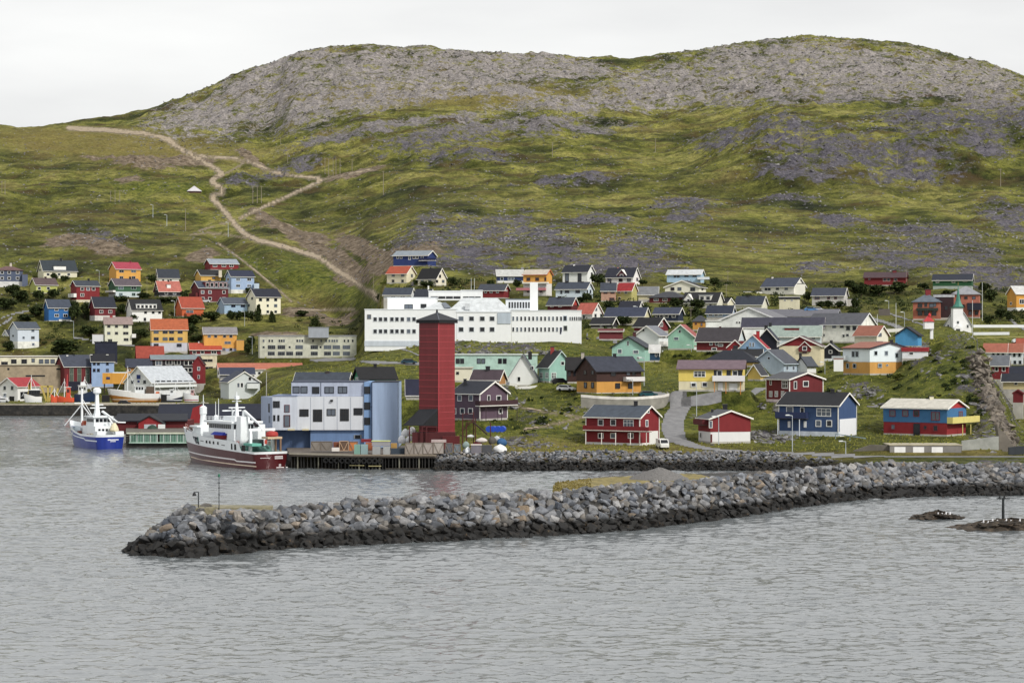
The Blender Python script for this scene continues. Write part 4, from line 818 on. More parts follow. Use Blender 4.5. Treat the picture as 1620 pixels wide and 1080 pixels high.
def build_house(h):
    D = h['D']; C = h['C']; dr, dl = h['dr'], h['dl']
    Lr, Ll = h['right'], h['left']
    zb = C.z; ze = ZP(h['ye'], D)
    ctr = C+dr*Lr/2+dl*Ll/2
    root = empty(h['name'], (ctr.x, ctr.y, zb), h['label'], h['cat'], h['group'])
    O = Vector((ctr.x, ctr.y, zb))
    g = h['gg']
    # long axis a (length LA), gable axis b (width LB), both start at the near corner
    if g == 'L': a, LA, b, LB = dr, Lr, dl, Ll
    else: a, LA, b, LB = dl, Ll, dr, Lr
    Dr = (C+b*LB/2).y
    if h['rt'] in ('h', 'p'): Dr = ctr.y
    zr = ZP(h['yr'], Dr)
    zr = max(zr, ze+.15)
    def P(u, v, z): return C+a*u+b*v+Vector((0,0,z-zb))-O
    near = D < 620
    wm = paint(h['wall'], 'concrete' if h['cat'] in ('warehouse','factory','building','apartment building') else 'wall')
    zlow = ZP(h['low'][0], D) if h['low'] else None
    zf = ZP(h['fy'], D) if h['fy'] else zb+.35
    deep = 3.5
    # foundation
    f = MB(); e = .03
    f.hexa([P(-e,-e,zb-deep),P(LA+e,-e,zb-deep),P(LA+e,LB+e,zb-deep),P(-e,LB+e,zb-deep),P(-e,-e,zf),P(LA+e,-e,zf),P(LA+e,LB+e,zf),P(-e,LB+e,zf)])
    f.build('foundation', paint(h['found'], 'concrete'), root)
    z0 = zf
    if zlow:
        f = MB(); f.hexa([P(0,0,z0),P(LA,0,z0),P(LA,LB,z0),P(0,LB,z0),P(0,0,zlow),P(LA,0,zlow),P(LA,LB,zlow),P(0,LB,zlow)])
        f.build('lower_wall', paint(h['low'][1]), root); z0 = zlow
    w = MB(); q = .06 if zlow else 0
    flat = h['rt'] == 'f'
    if flat or h['rt'] in ('h', 'p') or h['gab']:
        w.hexa([P(-q,-q,z0),P(LA+q,-q,z0),P(LA+q,LB+q,z0),P(-q,LB+q,z0),P(-q,-q,ze),P(LA+q,-q,ze),P(LA+q,LB+q,ze),P(-q,LB+q,ze)])
    else:
        w.prism([P(-q,-q,z0),P(-q,LB+q,z0),P(-q,LB+q,ze),P(-q,LB/2,zr-.05),P(-q,-q,ze)], a*(LA+2*q))
    w.build('wall', wm, root)
    if h['gab']:
        w = MB(); w.prism([P(-.03,0,ze),P(-.03,LB,ze),P(-.03,LB/2,zr-.05)], a*(LA+.06)); w.build('gable', paint(h['gab']), root)
    rm = paint(h['roof'], 'roof', .8); tm = paint(h['tr'], 'trim', .6)
    ov = min(.5, .07*min(LA, LB)+.1); th = .22
    if flat:
        r = MB(); r.hexa([P(-.2,-.2,ze),P(LA+.2,-.2,ze),P(LA+.2,LB+.2,ze),P(-.2,LB+.2,ze),P(-.2,-.2,zr),P(LA+.2,-.2,zr),P(LA+.2,LB+.2,zr),P(-.2,LB+.2,zr)])
        r.build('roof', rm, root)
        r = MB(); r.hexa([P(-.26,-.26,zr+.003),P(LA+.26,-.26,zr+.003),P(LA+.26,LB+.26,zr+.003),P(-.26,LB+.26,zr+.003),P(-.26,-.26,zr+.22),P(LA+.26,-.26,zr+.22),P(LA+.26,LB+.26,zr+.22),P(-.26,LB+.26,zr+.22)])
        r.build('parapet', tm, root)
    elif h['rt'] in ('h', 'p'):
        ins = min(LA, LB)/2 if h['rt'] == 'h' else LA/2
        u0, u1 = ins, LA-ins
        if u1 < u0: u0 = u1 = LA/2
        o_ = ov; r = MB()
        base = [P(-o_,-o_,ze),P(LA+o_,-o_,ze),P(LA+o_,LB+o_,ze),P(-o_,LB+o_,ze)]
        lo = [p-Vector((0,0,th)) for p in base]
        R0, R1 = P(u0, LB/2, zr), P(u1, LB/2, zr)
        r.poly([base[0],base[1],R1,R0]); r.poly([base[1],base[2],R1]); r.poly([base[2],base[3],R0,R1]); r.poly([base[3],base[0],R0]); r.poly(lo[::-1])
        for i in range(4): r.poly([lo[i],lo[(i+1)%4],base[(i+1)%4],base[i]])
        r.build('roof', rm, root)
    else:
        sl = (zr-ze)/(LB/2); r = MB()
        for sgn in (0, 1):
            def Q(u, v, z): return P(u, v if sgn == 0 else LB-v, z)
            e0 = ze-ov*sl
            bot = [Q(-ov,-ov,e0),Q(LA+ov,-ov,e0),Q(LA+ov,LB/2,zr),Q(-ov,LB/2,zr)]
            r.prism([p+Vector((0,0,.012)) for p in bot], Vector((0,0,th)))
        r.build('roof', rm, root)
        bw = .28 if near else .34
        for (uu, s_) in ((-ov, -1), (LA+ov, 1)):
            for sgn in (0, 1):
                def Q(u, v, z): return P(u, v if sgn == 0 else LB-v, z)
                e0 = ze-ov*sl; k = MB()
                k.prism([Q(uu,-ov-.02,e0-bw*.4),Q(uu,LB/2,zr-bw*.4),Q(uu,LB/2,zr+bw*.75),Q(uu,-ov-.02,e0+bw*.75)], a*(.06*s_))
                if s_ == -1 or near: k.build('bargeboard', tm, root)
        k = MB(); k.hexa([P(-ov,-ov-.14,e0-.02),P(LA+ov,-ov-.14,e0-.02),P(LA+ov,-ov-.01,e0-.02),P(-ov,-ov-.01,e0-.02),P(-ov,-ov-.14,e0+.16),P(LA+ov,-ov-.14,e0+.16),P(LA+ov,-ov-.01,e0+.16),P(-ov,-ov-.01,e0+.16)])
        k.build('gutter', tm, root)
    if near and D < 520:
        for (u, v) in ((0,0),(LA,0),(0,LB)):
            zt = ze-.05; k = MB()
            k.hexa([P(u-.09,v-.09,zf),P(u+.09,v-.09,zf),P(u+.09,v+.09,zf),P(u-.09,v+.09,zf),P(u-.09,v-.09,zt),P(u+.09,v-.09,zt),P(u+.09,v+.09,zt),P(u-.09,v+.09,zt)])
            if not zlow: k.build('corner_board', tm, root)
    # face frames: right face and left face
    def face(x):
        if x >= h['xm']:
            t = (x-h['xm'])/max(1e-3, h['xr']-h['xm']); return dr, -dl, t*Lr, Lr/max(1e-3, h['xr']-h['xm'])
        t = (h['xm']-x)/max(1e-3, h['xm']-h['xl']); return dl, -dr, t*Ll, Ll/max(1e-3, h['xm']-h['xl'])
    for row in h['W']:
        y, xs, wp, hp = row[:4]; st = row[4] if len(row) > 4 else 'w'
        for x in xs:
            ax, nr_, u, mpp = face(x)
            if not (-.5 < u < max(Lr, Ll)+.5): continue
            Dp = (C+ax*u).y; z = ZP(y, Dp); hh = hp*D/F; ww = min(wp*mpp, 1e3)
            fcol = h['fc']; gm = glass(0 if random.random() < .7 else 1)
            if st == 'p': fcol = '#3a3a3c'
            if st == 'n': fcol = '#1c2138'; gm = glass(0)
            if st == 'd': fcol = '#dfe0e0'; gm = paint('#e6e6e6')
            if st == 'r': fcol = '#7a1420'; gm = paint('#6a1420')
            if st == 'b': fcol = '#2c4a8a'; gm = paint('#2a4688')
            nn = nr_
            window(root, C+ax*u+Vector((0,0,z-zb))-O+nn*(.065 if zlow else .0), ax, nn, ww*.84, hh*.84, paint(fcol, 'trim', .6), gm, st)
    if not h['W']: pass
    for e in h['ex']:
        k = e[0]
        if k == 'chim':
            _, x, yt, wp, col = e
            ax = a; 
            # along the ridge: find u from px
            best = min(((abs(CX+F*(C+a*u+b*LB/2).x/(C+a*u+b*LB/2).y-x), u) for u in np.linspace(.5, LA-.5, 40)), key=lambda q: q[0])[1]
            vv = LB/2
            if g == 'R' and LB > LA*.9 or (g == 'L' and abs(h['xm']-h['xl']) > abs(h['xr']-h['xm'])):
                cand = [(abs(CX+F*(C+a*u+b*v).x/(C+a*u+b*v).y-x)+abs(v-LB/2)*.3, u, v) for u in np.linspace(.5, LA-.5, 12) for v in np.linspace(LB*.3, LB*.7, 9)]
                _, best, vv = min(cand)
            base = C+a*best+b*vv; zt = ZP(yt, base.y); wd = max(.5, wp*base.y/F)/2
            mb = MB(); zz = zr-1.2
            q0 = base-O; mb.hexa([(q0.x+sx*wd, q0.y+sy*wd, z_-zb) for z_ in (zz, zt) for (sx, sy) in ((-1,-1),(1,-1),(1,1),(-1,1))])
            ch = mb.build('chimney', paint(col), root)
            mb = MB(); mb.hexa([(q0.x+sx*wd*1.18, q0.y+sy*wd*1.18, z_-zb) for z_ in (zt+.003, zt+.14) for (sx, sy) in ((-1,-1),(1,-1),(1,1),(-1,1))])
            mb.build('chimney_cap', paint('#4a4a4e'), ch)
        elif k in ('box', 'box2'):
            _, x0, x1, y0, y1, col = e
            Dp = D+ (1.0 if k == 'box' else -.0)
            if k == 'box2':
                ax, nr_, u0, mpp = face(x0); u1 = face(x1)[2]
                mb = MB(); A0 = C+ax*u0; A1 = C+ax*u1; z1, z0_ = ZP(y0, A0.y), ZP(y1, A0.y)-1
                p = [A0, A1, A1+nr_*.08, A0+nr_*.08]
                mb.hexa([q-O+Vector((0,0,z0_-zb)) for q in p]+[q-O+Vector((0,0,z1-zb)) for q in p]); mb.build('white_basement', paint(col), root)
            else:
                A0 = PT(x0, 0, Dp); A1 = PT(x1, 0, Dp); z1, z0_ = ZP(y0, Dp), ZP(y1, Dp)-.8
                dd = max(3.0, min(7, (A1-A0).length*.6))
                p = [Vector((A0.x, Dp, 0)), Vector((A1.x, Dp, 0)), Vector((A1.x*(1+dd/Dp), Dp+dd, 0)), Vector((A0.x*(1+dd/Dp), Dp+dd, 0))]
                OO = Vector((O.x, O.y, 0))
                mb = MB(); mb.hexa([q-OO+Vector((0,0,z0_-zb)) for q in p]+[q-OO+Vector((0,0,z1-zb)) for q in p]); ann = mb.build('annex', paint(col), root)
                mb = MB(); cc = (p[0]+p[2])/2
                mb.hexa([(cc+(q-cc)*1.06)-OO+Vector((0,0,z1+.003-zb)) for q in p]+[(cc+(q-cc)*1.06)-OO+Vector((0,0,z1+.2-zb)) for q in p]); mb.build('annex_roof', rm, ann)
        elif k in ('balc', 'rail', 'rail2'):
            _, x0, x1, y0, y1, col = e
            xm_ = (x0+x1)/2; ax, nr_, u0, mpp = face(min(max(x0, h['xl']), h['xr'])); 
            if k == 'rail2' or (x0 >= h['xm']): ax, nr_ = dr, -dl
            elif x1 <= h['xm']+1: ax, nr_ = dl, -dr
            else: ax, nr_ = (dr, -dl) if (h['xr']-h['xm']) > (h['xm']-h['xl']) else (dl, -dr)
            out = 1.3
            LL = Lr if ax is dr else Ll
            span = (h['xr']-h['xm']) if ax is dr else (h['xm']-h['xl'])
            def uu(x): return ((x-h['xm']) if ax is dr else (h['xm']-x))/max(1, span)*LL
            ua, ub = sorted((uu(x0), uu(x1)))
            A0 = C+ax*ua; A1 = C+ax*ub; zt, zl = ZP(y0, A0.y-out), ZP(y1, A0.y-out)
            mb = MB(); OO = Vector((O.x, O.y, 0)); A0 = Vector((A0.x, A0.y, 0)); A1 = Vector((A1.x, A1.y, 0))
            for (p0, p1) in ((A0+nr_*out, A1+nr_*out), (A0, A0+nr_*out), (A1, A1+nr_*out)):
                dv = (p1-p0).normalized(); nn = Vector((-dv.y, dv.x, 0))*.05
                q = [p0-nn, p1-nn, p1+nn, p0+nn]
                mb.hexa([v-OO+Vector((0,0,zl-zb)) for v in q]+[v-OO+Vector((0,0,zt-zb)) for v in q])
            rl = mb.build('balcony', paint(col), root)
            mb = MB(); q = [A0+nr_*.02, A1+nr_*.02, A1+nr_*(out-.06), A0+nr_*(out-.06)]
            mb.hexa([v-OO+Vector((0,0,zl-zb-.12)) for v in q]+[v-OO+Vector((0,0,zl-zb+.03)) for v in q]); mb.build('balcony_floor', paint('#6a625a'), rl)
        elif k in ('posts', 'posts2'):
            _, xs, y0, y1, col = e
            for x in xs:
                if k == 'posts2' or x >= h['xm']: ax, nr_ = dr, -dl
                else: ax, nr_ = dl, -dr
                span = (h['xr']-h['xm']) if ax is dr else (h['xm']-h['xl']); LL = Lr if ax is dr else Ll
                u = ((x-h['xm']) if ax is dr else (h['xm']-x))/max(1, span)*LL
                p = C+ax*u+nr_*1.25; mb = MB(); q0 = p-O
                mb.bar((q0.x, q0.y, ZP(y1, p.y)-zb-1.5), (q0.x, q0.y, ZP(y0, p.y)-zb-.15), .16)
                mb.build('post', paint(col), root)
        elif k in ('dorm', 'dormw', 'dormg', 'roofbox'):
            x0, x1, y0, y1, col = e[1:6]
            ax, nr_ = (a, -b)      # dormers sit on the slope facing the viewer
            span = (h['xr']-h['xm']) if a is dr else (h['xm']-h['xl'])
            if k == 'dormg' and span < 8: ax, nr_, = b, -a
            def uu(x): return ((x-h['xm']) if (ax is dr) else (h['xm']-x))/max(1, (h['xr']-h['xm']) if ax is dr else (h['xm']-h['xl']))*(Lr if ax is dr else Ll)
            ua, ub = sorted((uu(x0), uu(x1)))
            bd = b if ax is a else a; LBd = LB
            Dq = (C+ax*(ua+ub)/2).y; zt, zl = ZP(y0, Dq), ZP(y1, Dq)
            if ax is a: vin = max(.25, min(LB/2-.6, (zl-ze)/max(.1, (zr-ze))*LB/2+.15)); dep = min(LB/2-vin+.6, 4)
            else: vin = -.5; dep = 1.2
            if k == 'roofbox': vin = LB*.25; dep = LB*.5
            def R(u, v, z): return C+ax*u+bd*v+Vector((0,0,z-zb))-O
            mb = MB()
            if k == 'dormg':
                um = (ua+ub)/2; zm_ = zl+(zt-zl)*.25
                mb.prism([R(ua,vin,zl-.5),R(ub,vin,zl-.5),R(ub,vin,zm_),R(um,vin,zt),R(ua,vin,zm_)], bd*dep)
                d = mb.build('dormer', paint(col), root)
                mb = MB()
                for (p0, p1) in (((ua-.25,zm_-.2),(um,zt+.05)),((um,zt+.05),(ub+.25,zm_-.2))):
                    mb.prism([R(p0[0],vin-.25,p0[1]),R(p1[0],vin-.25,p1[1]),R(p1[0],vin-.25,p1[1]+.2),R(p0[0],vin-.25,p0[1]+.2)], bd*(dep+.2))
                mb.build('dormer_roof', tm, d)
                window(d, R(um,vin,(zl+zm_)/2+.1), ax, -bd, (ub-ua)*.3, (zm_-zl)*.7+.5, paint('#e2e2e0'), glass(0))
            else:
                mb.hexa([R(ua,vin,zl-.8),R(ub,vin,zl-.8),R(ub,vin+dep,zl-.8),R(ua,vin+dep,zl-.8),R(ua,vin,zt),R(ub,vin,zt),R(ub,vin+dep,zt),R(ua,vin+dep,zt)])
                d = mb.build('dormer' if k != 'roofbox' else 'roof_box', paint(col), root)
                mb = MB(); mb.hexa([R(ua-.15,vin-.2,zt+.003),R(ub+.15,vin-.2,zt+.003),R(ub+.15,vin+dep,zt+.003),R(ua-.15,vin+dep,zt+.003),R(ua-.15,vin-.2,zt+.2),R(ub+.15,vin-.2,zt+.2),R(ub+.15,vin+dep,zt+.2),R(ua-.15,vin+dep,zt+.2)])
                mb.build('dormer_roof', paint('#a8adb2') if k == 'dormw' else rm, d)
                nwin = e[6] if len(e) > 6 else 0
                for i in range(nwin):
                    u = ua+(ub-ua)*(i+.5)/nwin
                    window(d, R(u,vin,(zt+zl)/2), ax, -bd, (ub-ua)/nwin*.62, (zt-zl)*.6, paint('#e2e2e0'), glass(0))
for h in HS: build_house(h)

# ------------------------------------------------------------------ breakwater
def gravel_mat(name, c0, c1, c2, sc=1.2, wet=False):
    m, t, b = bsdf(name); L = t.links.new; geo = N(t, 'ShaderNodeNewGeometry')
    n = N(t, 'ShaderNodeTexNoise', Scale=sc, Detail=8.0, Roughness=.7); L(geo.outputs['Position'], n.inputs[0])
    r = N(t, 'ShaderNodeValToRGB'); L(n.outputs[0], r.inputs[0]); e = r.color_ramp.elements; e.new(.5)
    for q, p, c in zip(e, (.35,.5,.65), (c0,c1,c2)): q.position = p; q.color = tuple(c)+(1,)
    out = r.outputs[0]
    if wet: out = tide(t, geo, out)
    L(out, b.inputs['Base Color']); b.inputs['Roughness'].default_value = .9
    bp = N(t, 'ShaderNodeBump', Strength=.7, Distance=.3); L(n.outputs[0], bp.inputs['Height']); L(bp.outputs[0], b.inputs['Normal'])
    return m
def tide(t, geo, col, lo=1.5, hi=2.3):
    """seaweed and wet rock below the high water mark"""
    L = t.links.new; sp = N(t, 'ShaderNodeSeparateXYZ'); L(geo.outputs['Position'], sp.inputs[0])
    n = N(t, 'ShaderNodeTexNoise', Scale=.5, Detail=5.0); L(geo.outputs['Position'], n.inputs[0])
    a = N(t, 'ShaderNodeMath', operation='MULTIPLY_ADD'); L(n.outputs[0], a.inputs[0]); a.inputs[1].default_value = 1.6; L(sp.outputs[2], a.inputs[2])
    mr = N(t, 'ShaderNodeMapRange'); L(a.outputs[0], mr.inputs[0]); mr.inputs[1].default_value = lo+.8; mr.inputs[2].default_value = hi+.8; mr.inputs[3].default_value = 1; mr.inputs[4].default_value = 0
    n2 = N(t, 'ShaderNodeTexNoise', Scale=.9, Detail=5.0, Roughness=.7); L(geo.outputs['Position'], n2.inputs[0])
    r2 = N(t, 'ShaderNodeValToRGB'); L(n2.outputs[0], r2.inputs[0]); e = r2.color_ramp.elements
    e.new(.5); 
    for q, p, c in zip(e, (.50,.62,.78), ((.002,.0018,.0015),(.010,.007,.004),(.15,.10,.05))): q.position = p; q.color = c+(1,)
    mx_ = N(t, 'ShaderNodeMixRGB'); L(mr.outputs[0], mx_.inputs[0]); L(col, mx_.inputs[1]); L(r2.outputs[0], mx_.inputs[2])
    return mx_.outputs[0]
def stone_mat():
    m, t, b = bsdf('quarry_stone'); L = t.links.new; geo = N(t, 'ShaderNodeNewGeometry'); oi = N(t, 'ShaderNodeObjectInfo')
    at = N(t, 'ShaderNodeAttribute'); at.attribute_name = 'tone'
    ad = N(t, 'ShaderNodeMath', operation='ADD'); L(oi.outputs['Random'], ad.inputs[0]); L(at.outputs['Fac'], ad.inputs[1])
    fr = N(t, 'ShaderNodeMath', operation='FRACT'); L(ad.outputs[0], fr.inputs[0])
    r = N(t, 'ShaderNodeValToRGB'); L(fr.outputs[0], r.inputs[0]); e = r.color_ramp.elements
    cols = [(p_, tuple(.72*q_ for q_ in c_)) for p_, c_ in [(0,(.10,.115,.145)),(.14,(.20,.21,.23)),(.28,(.07,.075,.085)),(.42,(.34,.345,.36)),(.55,(.14,.135,.13)),(.68,(.22,.20,.175)),(.76,(.17,.19,.225)),(.88,(.40,.395,.39)),(.96,(.26,.19,.12)),(1,(.11,.12,.145))]]
    while len(e) < len(cols): e.new(.5)
    for q, (p, c) in zip(e, cols): q.position = p; q.color = c+(1,)
    n = N(t, 'ShaderNodeTexNoise', Scale=1.7, Detail=8.0, Roughness=.7); L(geo.outputs['Position'], n.inputs[0])
    mr = N(t, 'ShaderNodeMapRange'); L(n.outputs[0], mr.inputs[0]); mr.inputs[1].default_value = .3; mr.inputs[2].default_value = .7; mr.inputs[3].default_value = .45; mr.inputs[4].default_value = 1.45
    mu = N(t, 'ShaderNodeMixRGB', blend_type='MULTIPLY'); mu.inputs[0].default_value = 1; L(r.outputs[0], mu.inputs[1]); L(mr.outputs[0], mu.inputs[2])
    L(tide(t, geo, mu.outputs[0]), b.inputs['Base Color']); b.inputs['Roughness'].default_value = .75
    bp = N(t, 'ShaderNodeBump', Strength=.6, Distance=.15); L(n.outputs[0], bp.inputs['Height']); L(bp.outputs[0], b.inputs['Normal'])
    return m
STONE = stone_mat()
def stone_mesh(i, squash=.75, npt=13):
    rnd = random.Random(100+i); bm = bmesh.new()
    for k in range(npt):
        v = Vector((rnd.gauss(0,1), rnd.gauss(0,1), rnd.gauss(0,1))).normalized()
        v = Vector((max(-.8,min(.8,v.x*1.1)), max(-.75,min(.75,v.y*1.1)), max(-.62,min(.62,v.z)))) * rnd.uniform(.9, 1.08)
        v.z *= squash; v.y *= rnd.uniform(.8,1.05)
        bm.verts.new(v*.62)
    res = bmesh.ops.convex_hull(bm, input=bm.verts)
    bmesh.ops.delete(bm, geom=[g for g in res['geom_interior'] if isinstance(g, bmesh.types.BMVert)], context='VERTS')
    bmesh.ops.bevel(bm, geom=list(bm.edges), offset=.035, segments=1, affect='EDGES') if False else None
    bmesh.ops.recalc_face_normals(bm, faces=bm.faces)
    me = bpy.data.meshes.new('stone'); bm.to_mesh(me); bm.free(); me.materials.append(STONE)
    return me
SM = [stone_mesh(i, .8, 24) for i in range(16)]
def asdata(M): return [(np.array([v.co[:] for v in m.vertices]), [list(p.vertices) for p in m.polygons]) for m in M]
SMD = asdata(SM); SML = asdata([stone_mesh(50+i, .75, 11) for i in range(12)])
def joined_stones(items, name, parent=None, mat=None, rough=False):
    """items: (location, size, euler) -> ONE mesh"""
    V = []; Fc = []; T = []; n = 0
    from mathutils import Euler
    for (loc, s, e) in items:
        src_ = SML if (mat is not None or rough) else SMD; vs, fs = src_[random.randrange(len(src_))]
        R = np.array(Euler(e).to_matrix()); q = (vs*np.array(s)) @ R.T + np.array(loc)
        V.append(q); Fc += [[a+n for a in f] for f in fs]; T += [random.random()]*len(vs); n += len(vs)
    V = np.concatenate(V); me = bpy.data.meshes.new(name); me.from_pydata(V.tolist(), [], Fc)
    a = me.attributes.new('tone', 'FLOAT', 'POINT'); a.data.foreach_set('value', np.array(T, dtype=np.float32))
    me.materials.append(mat or STONE); me.update()
    return link(name, me, None, parent)

TOE = [(204,876),(230,880),(300,883),(430,869),(560,863),(700,856),(870,848),(1000,839),(1100,827),(1200,813),(1300,797),(1380,789),(1450,786),(1620,784),(1900,784)]
CRS = [(204,872),(240,842),(270,822),(292,806),(300,804),(430,805),(560,790),(650,786),(870,777),(1000,763),(1100,757),(1200,747),(1300,736),(1400,729),(1620,731),(1900,731)]
def itp(tab, x): return float(np.interp(x, [a for a,_ in tab], [b for _,b in tab]))
def toeD(px): return H*F/(itp(TOE, px)-CY)
def crestDz(px):
    run = 1.55*min(1, (px-200)/90.0)*5.2+.2+ (4 if px > 1340 else 0)*min(1, max(0, (px-1340)/80))
    D = toeD(px)+run; return D, ZP(itp(CRS, px)+(5 if px > 330 else 1), D)
def backD(px):
    if px < 868: return crestDz(px)[0]+4.5+3
    return float(np.interp(px, [868,880,950,1050,1150,1240,1300,1350,1400,2000], [318,345,357,366,371,382,395,412,434,440]))
brk = empty('breakwater', (XP(700,280), 280, 0), 'long rubble stone breakwater with dark weedy foot reaching across the water', 'breakwater')
pxs = list(np.arange(206, 1905, 6.0)); V = []; Fa = []
CORE = gravel_mat('breakwater_core', (.02,.019,.018), (.045,.042,.038), (.08,.075,.068), 1.1, wet=True)  # near-black so the colour supplies the shade in gaps between stones
for px in pxs:
    t_ = toeD(px); cD, cz = crestDz(px); bD = backD(px); zp = 3.0 if px > 868 else 0.2
    w = min(1, max(0, (px-845)/60)); zp = -1.0*(1-w)+3.0*w
    if px > 1200: zp = float(np.interp(px, [1200,1340], [3.0, 1.9]))
    cw = 4.0*min(1, (px-200)/80)+.1
    row = [(t_-3,-2.5),(t_,-.3),(t_+(cD-t_)*.5,cz*.45),(cD,cz-.35),(cD+cw,cz-.35),(cD+cw+3,max(-1,min(cz-.6,zp))),(max(cD+cw+4,bD),zp if px > 868 else -1.2),(max(cD+cw+4,bD)+4.5,-2.8)]
    x0 = px
    for (D, z) in row: V.append((XP(px, D), D, z+random.uniform(-.08,.08)))
n = 8
for i in range(len(pxs)-1):
    for j in range(n-1): Fa.append([i*n+j, (i+1)*n+j, (i+1)*n+j+1, i*n+j+1])
Fa.append([k for k in range(n)][::-1])
core = new_mesh('core', V, Fa, CORE, True); O_ = Vector(brk.location)
for v in core.vertices: v.co -= O_
link('core', core, None, brk)
# individual quarry stones on the slope and crest, biggest (nearest) as parts
items = []
px = 207.0
while px < 1700:
    t_ = toeD(px); cD, cz = crestDz(px); run = cD-t_
    size = 1.14 if px < 900 else 1.02
    L_ = math.hypot(run, cz)+2.8
    rows = max(1, int(L_/(size*.80)))
    for k in range(rows+1):
        s = size*random.uniform(.62, 1.5); f = k/rows + random.uniform(-.05,.05)
        dist = f*L_-.7
        fr_ = dist/max(.1, L_-2.8)
        D = t_+run*min(1.0, fr_)+max(0, (fr_-1))*(L_-2.8)*.9; z = -.05+(cz)*max(-.06, min(1, fr_))
        q = px+random.uniform(-.5,.5)*size*F/D
        items.append((Vector((XP(q, D), D, z-.12*s+random.uniform(-.15,.2))), (s*random.uniform(.95,1.35), s*random.uniform(.85,1.1), s*random.uniform(.85,1.15)), (random.uniform(-.6,.6), random.uniform(-.6,.6), random.uniform(0,6.3))))
    # crest rear row and back slope
    if px < 900:
        D = cD+random.uniform(2.5,5.5)*min(1,(px-200)/90); items.append((Vector((XP(px,D), D, cz-.5+random.uniform(-.3,.1))), (1.2,1.2,1.1), (random.random(),random.random(),6*random.random())))
    px += size*.74*F/t_
# head
for k in range(60):
    q = random.uniform(207, 300); D = toeD(q)+random.uniform(2,12); items.append((Vector((XP(q,D), D, max(-.3, crestDz(q)[1]*random.uniform(.4,1)-.3*(D-toeD(q))/12))), (1.5,1.4,1.2), (random.random(),random.random(),6*random.random())))
for k in range(120):
    q = 298+k*1.15; ty = 815 if q < 345 else 806; D = 261.0+random.uniform(0,2.2)+(q-300)*.012; sz = random.uniform(.9,1.5)
    items.append((Vector((XP(q,D), D, ZP(ty+random.uniform(-1,6), D)-sz*.42)), (sz*1.15,sz,sz), (random.uniform(-.6,.6),random.uniform(-.6,.6),6*random.random())))
items.sort(key=lambda it: -it[1][0]/it[0].y - (1 if False else 0))
vis = [it for it in items if it[0].z > .8]
ids = set(id(it) for it in vis[:300])
for it in items:
    if id(it) in ids:
        o = bpy.data.objects.new('stone', SM[random.randrange(len(SM))]); COL.objects.link(o); o.parent = brk
        o.location = it[0]-O_; o.scale = it[1]; o.rotation_euler = it[2]
rest = joined_stones([(tuple(it[0]-O_), it[1], it[2]) for it in items if id(it) not in ids], 'stones', brk); tag(rest, kind='stuff')
print('breakwater stones', len(items))
# concrete cap at the head
capm = gravel_mat('old_concrete', (.13,.12,.07), (.21,.19,.12), (.28,.26,.19), .9)
mb = MB(); cD, cz = crestDz(300)
A = PT(293, 0, 265); B_ = PT(425, 0, 265); zc = ZP(802.5, 265)
mb.hexa([(A.x-O_.x,263.9-O_.y,zc-.8),(B_.x-O_.x,268.0-O_.y,zc-.8),(B_.x-O_.x,270.0-O_.y,zc-.8),(A.x-O_.x,270.0-O_.y,zc-.8),(A.x-O_.x,263.9-O_.y,zc),(B_.x-O_.x,268.0-O_.y,zc-.15),(B_.x-O_.x,270.0-O_.y,zc-.1),(A.x-O_.x,270.0-O_.y,zc)])
mb.build('concrete_cap', capm, brk)
# platform verge, gravel heap
def sheet(name, pts, mat, lift=.06, z=None, kind='structure', G=None, sub=8):
    """polygon in (px,D) laid over flat ground height z"""
    mb = MB(); mb.poly([(XP(p,D), D, z+lift) for p, D in pts]); o = mb.build(name, mat); tag(o, kind=kind); return o
YG_ = gravel_mat('dry_grass', (.06,.055,.02), (.20,.16,.05), (.30,.25,.10), .6)
gr_ = gravel_mat('gravel', (.15,.14,.13), (.22,.21,.195), (.30,.28,.26), 2.5)
vz = []
for i in range(60):
    q = 880+i*5.2; 
    vz.append((q, crestDz(q)[0]+7.5))
for i in range(60): 
    q = 880+(59-i)*5.2; vz.append((q, min(backD(q)-1.5, crestDz(q)[0]+7.5+(1190-q)*.5)+random.uniform(-.9,.9)))
bmv = MB(); bmv.poly([(XP(p,D), D, 3.16) for p, D in vz]); tag(bmv.build('grass_verge', YG_), kind='structure')
tr = [(940+i*12, min(crestDz(940+i*12)[0]+9.5, backD(940+i*12)-6.5)) for i in range(39)]
tr2 = [(p, min(backD(p)-1.0, D+9)) for p, D in tr][::-1]
tr_o = MB(); tr_o.poly([(XP(p,D), D, 3.2) for p, D in tr+tr2]); tag(tr_o.build('gravel_track', gr_), kind='structure')
hp = PT(1043, 758, 351); V = []; Fa = []; nr_, ns = 9, 22
for i in range(nr_+1):
    rr = i/nr_
    for j in range(ns):
        a_ = 2*math.pi*j/ns; R_ = rr*(4.4+.5*math.sin(3*a_)+.3*random.random()); V.append((R_*math.cos(a_)*1.1, R_*math.sin(a_)*.9, (2.0*(1-rr)**.9 if rr < 1 else -.2)+random.uniform(-.08,.08)))
for i in range(nr_):
    for j in range(ns): Fa.append([i*ns+j, i*ns+(j+1)%ns, (i+1)*ns+(j+1)%ns, (i+1)*ns+j])
hm = new_mesh('gravel_heap', V, Fa, gravel_mat('heap_gravel', (.10,.095,.09), (.15,.145,.14), (.20,.19,.185), 4), True)
ho = link('gravel_heap', hm); ho.location = (hp.x, hp.y, 3.1); tag(ho, 'conical heap of dark grey gravel on the yellow grass behind the breakwater', 'gravel heap')

